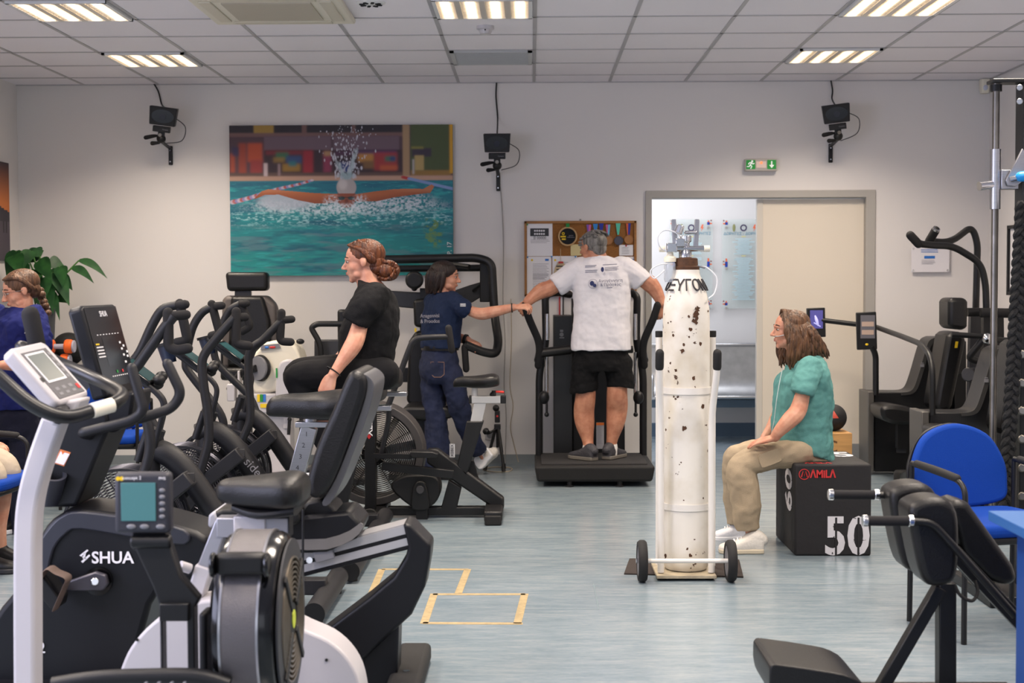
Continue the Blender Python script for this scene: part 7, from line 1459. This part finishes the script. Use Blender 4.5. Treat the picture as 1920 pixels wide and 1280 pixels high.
back = cr([(661, 696), (676, 699), (686, 712), (683, 745), (655, 825), (628, 895), (606, 930), (586, 934), (576, 922), (576, 895), (595, 832), (622, 772), (648, 710)], 3, True)
M().prism([P(x, y, 4.86) for x, y in back], (0, .40, 0)).ob('backrest', LEA, t, bevel=.04, seg=5)
shell = cr([(680, 700), (696, 710), (701, 728), (690, 775), (662, 850), (640, 905), (618, 945), (604, 942), (630, 895), (657, 828), (684, 748), (688, 715)], 3, True)
M().prism([P(x, y, 4.89) for x, y in shell], (0, .36, 0)).ob('back_shell', mat('back_shell_grey', '4c4c50', .4), t, bevel=.012)
M().prism([P(x, y, 4.96) for x, y in ((560, 960), (575, 940), (600, 935), (625, 950), (640, 975), (560, 985))], (0, .2, 0)).ob('back_bracket', BLK2, t, bevel=.012); M().b2((P(0, 1300, Y).x, 4.85, 0), (P(250, 1300, Y).x, 5.35, .06)).ob('front_base', NVB, t, bevel=.01)
M().tube([P(568, 955, 4.84), P(568, 1165, 4.84)], .0045, n=6).ob('cord', BLK2, t)

# ================================================================== white ergometer bike
Y = 4.48; t = thing('ergometer_bike', 'white upright ergometer bike with grey screen console and black loop handlebar', 'exercise bike', (-1.1, Y, 0))
ml = cr([(24, 1345), (23, 1150), (24, 1010), (30, 935), (48, 862), (77, 780)], 5); mr = cr([(64, 1345), (64, 1150), (64, 1010), (70, 940), (88, 872), (117, 790)], 5)
M().prism([P(x, y, Y-.03) for x, y in ml+mr[::-1]], (0, .09, 0)).ob('mast', WHT, t, bevel=.012, seg=3)
TL, TR, BR, BL = P(18, 652, 4.35), P(82, 638, 4.6), P(170, 736, 4.6), P(112, 758, 4.35)
nrm = (TR-TL).cross(BL-TL).normalized(); nrm = nrm if nrm.x > 0 else -nrm
M().prism([cf(0, .05), cf(.08, 0), cf(.92, 0), cf(1, .05), cf(1, .95), cf(.92, 1), cf(.08, 1), cf(0, .95)], -nrm*.045).ob('console', WHT, t, bevel=.012, seg=4)
M().prism([cf(.13, .12, -.002), cf(.87, .12, -.002), cf(.9, .93, -.002), cf(.1, .93, -.002)], nrm*.004).ob('key_panel', mat('console_grey', '565559', .5), t, bevel=.002)
M().prism([cf(.17, .16), cf(.72, .16), cf(.72, .66), cf(.17, .66)], nrm*.004).ob('screen_bezel', PAPER, t); M().quad(cf(.20, .19, .0045), cf(.69, .19, .0045), cf(.69, .63, .0045), cf(.20, .63, .0045)).ob('display', mat('lcd_grey', '656d6c', .25), t)
m = M(); r2 = M()
for k in range(3):
    m.quad(cf(.2+.2*k, .75, .003), cf(.3+.2*k, .75, .003), cf(.3+.2*k, .80, .003), cf(.2+.2*k, .80, .003)).quad(cf(.2+.2*k, .84, .003), cf(.3+.2*k, .84, .003), cf(.3+.2*k, .88, .003), cf(.2+.2*k, .88, .003))
for k in range(5): m.quad(cf(.77, .2+.1*k, .003), cf(.84, .2+.1*k, .003), cf(.84, .25+.1*k, .003), cf(.77, .25+.1*k, .003))
m.ob('keys', MGREY, t); M().quad(cf(.78, .78, .0035), cf(.87, .78, .0035), cf(.87, .86, .0035), cf(.78, .86, .0035)).ob('stop_key', RED, t)
M().quad(cf(.06, .55, .003), cf(.13, .55, .003), cf(.13, .62, .003), cf(.06, .62, .003)).ob('key', BLK2, t)
M().prism([P(x, y, 4.42) for x, y in ((75, 735), (112, 752), (150, 748), (135, 790), (95, 800))], (0, .12, 0)).ob('console_neck', WHT, t, bevel=.01)
lp = fil([P(-40, 672, 4.24), P(55, 758, 4.24), P(118, 786, 4.27), P(215, 758, 4.40), P(233, 740, 4.52), P(205, 722, 4.68), P(130, 688, 4.78), P(40, 650, 4.78)], .09, 10)
M().tube(lp, S(4.4, 13), n=18, rnd=True).ob('handlebar', mat('black_handlebar', '121214', .35), t); 
M().tube(fil([P(172, 770, 4.335), P(210, 759, 4.39)], 0), S(4.4, 14.2), n=18).ob('handlebar_band', CREAM, t)
M().chain([tuple(P(57, 590, 4.78))+(.030,), tuple(P(70, 650, 4.78))+(.029,)], n=18).ob('upright_grip', FOAM, t); M().tube([P(110, 780, 4.3), P(120, 770, 4.45)], .025, n=12).ob('handlebar_clamp', BLK2, t)
el = cr([(224, 1345), (219, 1285), (232, 1238), (252, 1203), (285, 1168), (325, 1143), (385, 1125), (455, 1130), (520, 1155), (570, 1180), (615, 1200), (648, 1228), (670, 1265), (680, 1310), (682, 1345)], 3)
M().prism([P(x, y, 4.40) for x, y in el], (0, .16, 0)).ob('shroud', WHT, t, bevel=.01, seg=3)
for x, y in ((257, 1199), (612, 1237)): M().cyl(P(x, y, 4.396), P(x, y, 4.402), .005).ob('screw', BLK2, t)
SGR = mat('post_grey', 'a3a3ab', .35, .5)
M().prism([P(x, y, 4.45) for x, y in ((366, 1058), (397, 1068), (372, 1140), (345, 1128))], (0, .08, 0)).ob('lower_post', WHT, t, bevel=.006); M().prism([P(x, y, 4.46) for x, y in ((404, 974), (436, 1000), (420, 1003), (397, 1070), (370, 1060))], (0, .06, 0)).ob('seat_post', SGR, t, bevel=.004)
M().b2(P(405, 971, 4.455), P(548, 1000, 4.525)).ob('seat_slider', SGR, t, bevel=.004); M().b2(P(437, 968, 4.45), P(507, 1003, 4.53)).ob('slider_block', WHT, t, bevel=.005); M().b2(P(540, 968, 4.452), P(550, 1001, 4.528)).ob('slider_cap', BLK2, t, bevel=.003)
M().cyl(P(487, 975, 4.49), P(487, 962, 4.49), .022).ob('saddle_stem', STEEL, t)
sd = cr([(406, 912), (412, 900), (435, 892), (480, 890), (540, 884), (562, 888), (574, 905), (576, 935), (565, 948), (530, 952), (485, 954), (450, 950), (418, 938), (408, 928)], 3, True)
c0 = P(492, 922, 4.49)
M().loft([(P(409, 919, 4.49), V((0, .03, 0)), V((0, 0, .02))), (P(420, 919, 4.49), V((0, .05, 0)), V((0, 0, .035))), (P(455, 921, 4.49), V((0, .07, 0)), V((0, 0, .047))), (P(495, 921, 4.49), V((0, .10, 0)), V((0, 0, .052))), (P(540, 918, 4.49), V((0, .13, 0)), V((0, 0, .057))), (P(565, 918, 4.49), V((0, .12, 0)), V((0, 0, .05))), (P(575, 918, 4.49), V((0, .09, 0)), V((0, 0, .03)))], n=26, pw=3).ob('saddle', LEA, t, sharp=0)
M().loft([(P(440, 948, 4.49), V((0, .05, 0)), V((0, 0, .014))), (P(490, 958, 4.49), V((0, .09, 0)), V((0, 0, .018))), (P(560, 950, 4.49), V((0, .10, 0)), V((0, 0, .02)))], n=20, pw=3).ob('saddle_base', BLK2, t)
M().cyl(P(338, 1060, 4.43), P(356, 1066, 4.45), .016).ob('post_knob', WHT, t)
M().b2((P(30, 1330, Y).x, Y-.05, 0), (P(560, 1330, Y).x, Y+.05, .06)).b2((P(40, 1330, Y).x-.05, Y-.16, 0), (P(40, 1330, Y).x+.05, Y+.25, .06)).b2((P(560, 1330, Y).x-.05, Y-.16, 0), (P(560, 1330, Y).x+.05, Y+.25, .06)).ob('base_frame', WHT, t, bevel=.01)

# ================================================================== rowing machine, nearest
Y = 4.0; fc = P(472, 1163, Y+.0); fc.z = .502; R_ = .252; xa, xb = P(402, 1160, 3.85).x, P(545, 1160, 4.0).x
t = thing('rowing_machine', 'black and grey rowing machine flywheel with small teal screen monitor, nearest the camera', 'rowing machine', (fc.x, Y, 0))
ax = V((1, 0, 0)); cx_ = (xa+xb)/2; hw = (xb-xa)/2; c = V((cx_, Y, fc.z))
M().lathe([(0, -hw), (R_*.86, -hw), (R_*.95, -hw+.012), (R_*.985, -hw+.03), (R_*.985, hw-.03), (R_*.95, hw-.012), (R_*.86, hw), (0, hw)], c, ax, 64).ob('flywheel_housing', BLKG, t, sharp=30)
M().lathe([(R_*.98, -.062), (R_*1.004, -.06), (R_*1.004, .045), (R_*.98, .047)], c, ax, 64).ob('perforated_band', mat('perforated_grey', '5f5c5e', .4, .5, bump=.3, bscale=400), t)
for o in (-.058, .043): M().lathe([(R_*1.0, o-.004), (R_*1.012, o-.003), (R_*1.012, o+.003), (R_*1.0, o+.004)], c, ax, 64).ob('band_edge', SIL, t)
M().lathe([(R_*.70, hw-.002), (R_*.90, hw-.002), (R_*.90, hw+.004), (R_*.70, hw+.006)], c, ax, 64).ob('face_ring', GREY, t)
m = M()
for i in range(9):
    q = .06+.014*i; m.lathe([(q, hw+.001), (q+.005, hw+.001), (q+.005, hw+.010), (q, hw+.010)], c, ax, 48)
m.ob('vent_rings', mat('vent_plastic', '7a7062', .3, .6), t); M().lathe([(0, hw), (.045, hw), (.045, hw+.008), (0, hw+.009)], c, ax, 32).ob('hub_cap', BLK2, t); M().lathe([(0, hw+.009), (.026, hw+.009), (.026, hw+.0105), (0, hw+.0105)], c, ax, 28).ob('hub_label', mat('lime_label', 'c8d43a', .5), t)
m = M()
for k in range(4):
    a = math.radians(45+90*k); m.beam(c+V((hw+.011, math.cos(a)*.05, math.sin(a)*.05)), c+V((hw+.011, math.cos(a)*.2, math.sin(a)*.2)), .02, .008, (1, 0, 0))
m.ob('face_spokes', BLK2, t, bevel=.002)
ha = math.radians(130)
bxp = c+V((0, math.cos(ha)*R_, math.sin(ha)*R_)); gq = P(456, 1056, 3.8)
M().box((cx_-.005, gq.y+.0, gq.z), (hw*1.5, .05, .06)).ob('chain_guide', BLK, t, bevel=.014); 
for s in (-1, 1): M().cyl((cx_-.005+s*hw*.72, gq.y-.02, gq.z), (cx_-.005+s*hw*.86, gq.y-.02, gq.z), .034, 20).ob('guide_roller', BLKG, t, bevel=.006)
M().b2(P(372, 1150, 3.86), P(402, 1290, 3.95)).ob('side_plate', BLK2, t, bevel=.008)
# monitor and arm
mc0, mc1 = P(213, 887, 3.86), P(319, 1000, 3.86)
mo = M().b2((mc0.x, 3.86, mc1.z), (mc1.x, 3.91, mc0.z)).ob('monitor', mat('monitor_grey', '2b2b33', .5), t, bevel=.012, seg=3)
M().b2(P(226, 905, 3.856), P(293, 976, 3.861)).ob('screen', mat('teal_lcd', '47787a', .3, emit='47787a', estr=.05), mo, bevel=.001)
for k in range(5): M().ell(P(304, 919+12.3*k, 3.858), (.0085, .004, .006)).ob('button', MGREY, mo)
for x in (246, 271, 301): M().ell(P(x, 987, 3.858), (.013, .004, .007)).ob('button', MGREY, mo)
text('lettering', 'concept 2', P(247, 896, 3.857), .013, PAPER, mo); text('lettering', 'PM5', P(304, 897, 3.857), .011, PAPER, mo)
M().cyl(P(221, 897, 3.857), P(221, 897, 3.86), .006, 10).cyl(P(228, 897, 3.857), P(228, 897, 3.86), .006, 10).ob('emblem', YEL, mo)
M().b2(P(246, 1000, 3.88), P(322, 1024, 3.94)).cyl(P(246, 1015, 3.88), P(322, 1015, 3.88), .018).ob('monitor_hinge', BLK, t, bevel=.006)
M().prism([P(x, y, 3.88) for x, y in ((248, 1020), (318, 1020), (338, 1080), (374, 1122), (366, 1138), (300, 1140), (286, 1100))], (0, .045, 0)).ob('monitor_arm', BLK, t, bevel=.006)
M().b2(P(298, 1132, 3.86), P(366, 1152, 3.94)).b2(P(299, 1150, 3.88), P(315, 1330, 3.93)).b2(P(350, 1130, 3.88), P(374, 1330, 3.93)).ob('arm_posts', BLK, t, bevel=.005)
M().tube(cr([P(100, 1284, 3.75), P(180, 1272, 3.75), P(265, 1268, 3.75), P(370, 1268, 3.75), P(430, 1284, 3.75)], 5), .022, n=14).ob('handle', BLK, t)
m = M()
for k in range(4): m.tube([P(285+24*k, 1268, 3.74), P(272+24*k, 1282, 3.73)], .004, n=6)
m.ob('handle_ribs', MGREY, t)
M().beam((fc.x-.02, Y+.1, .2), (fc.x-.02, 2.2, .36), .09, .1).ob('slide_rail', SIL, t, bevel=.004)
M().box((fc.x-.02, 2.6, .42), (.3, .22, .06)).ob('seat', LEA, t, bevel=.02)
for yy, h in ((Y+.25, .0), (2.3, 0)): M().box((fc.x-.02, yy, .035), (.6 if yy > 3 else .4, .08, .07)).ob('floor_bar', BLK, t, bevel=.01)
M().beam((fc.x-.02, Y+.25, .06), (fc.x-.02, Y+.05, .36), .08, .06, (1, 0, 0)).beam((fc.x-.02, 2.3, .06), (fc.x-.02, 2.35, .33), .06, .06, (1, 0, 0)).ob('leg', BLK, t, bevel=.004)
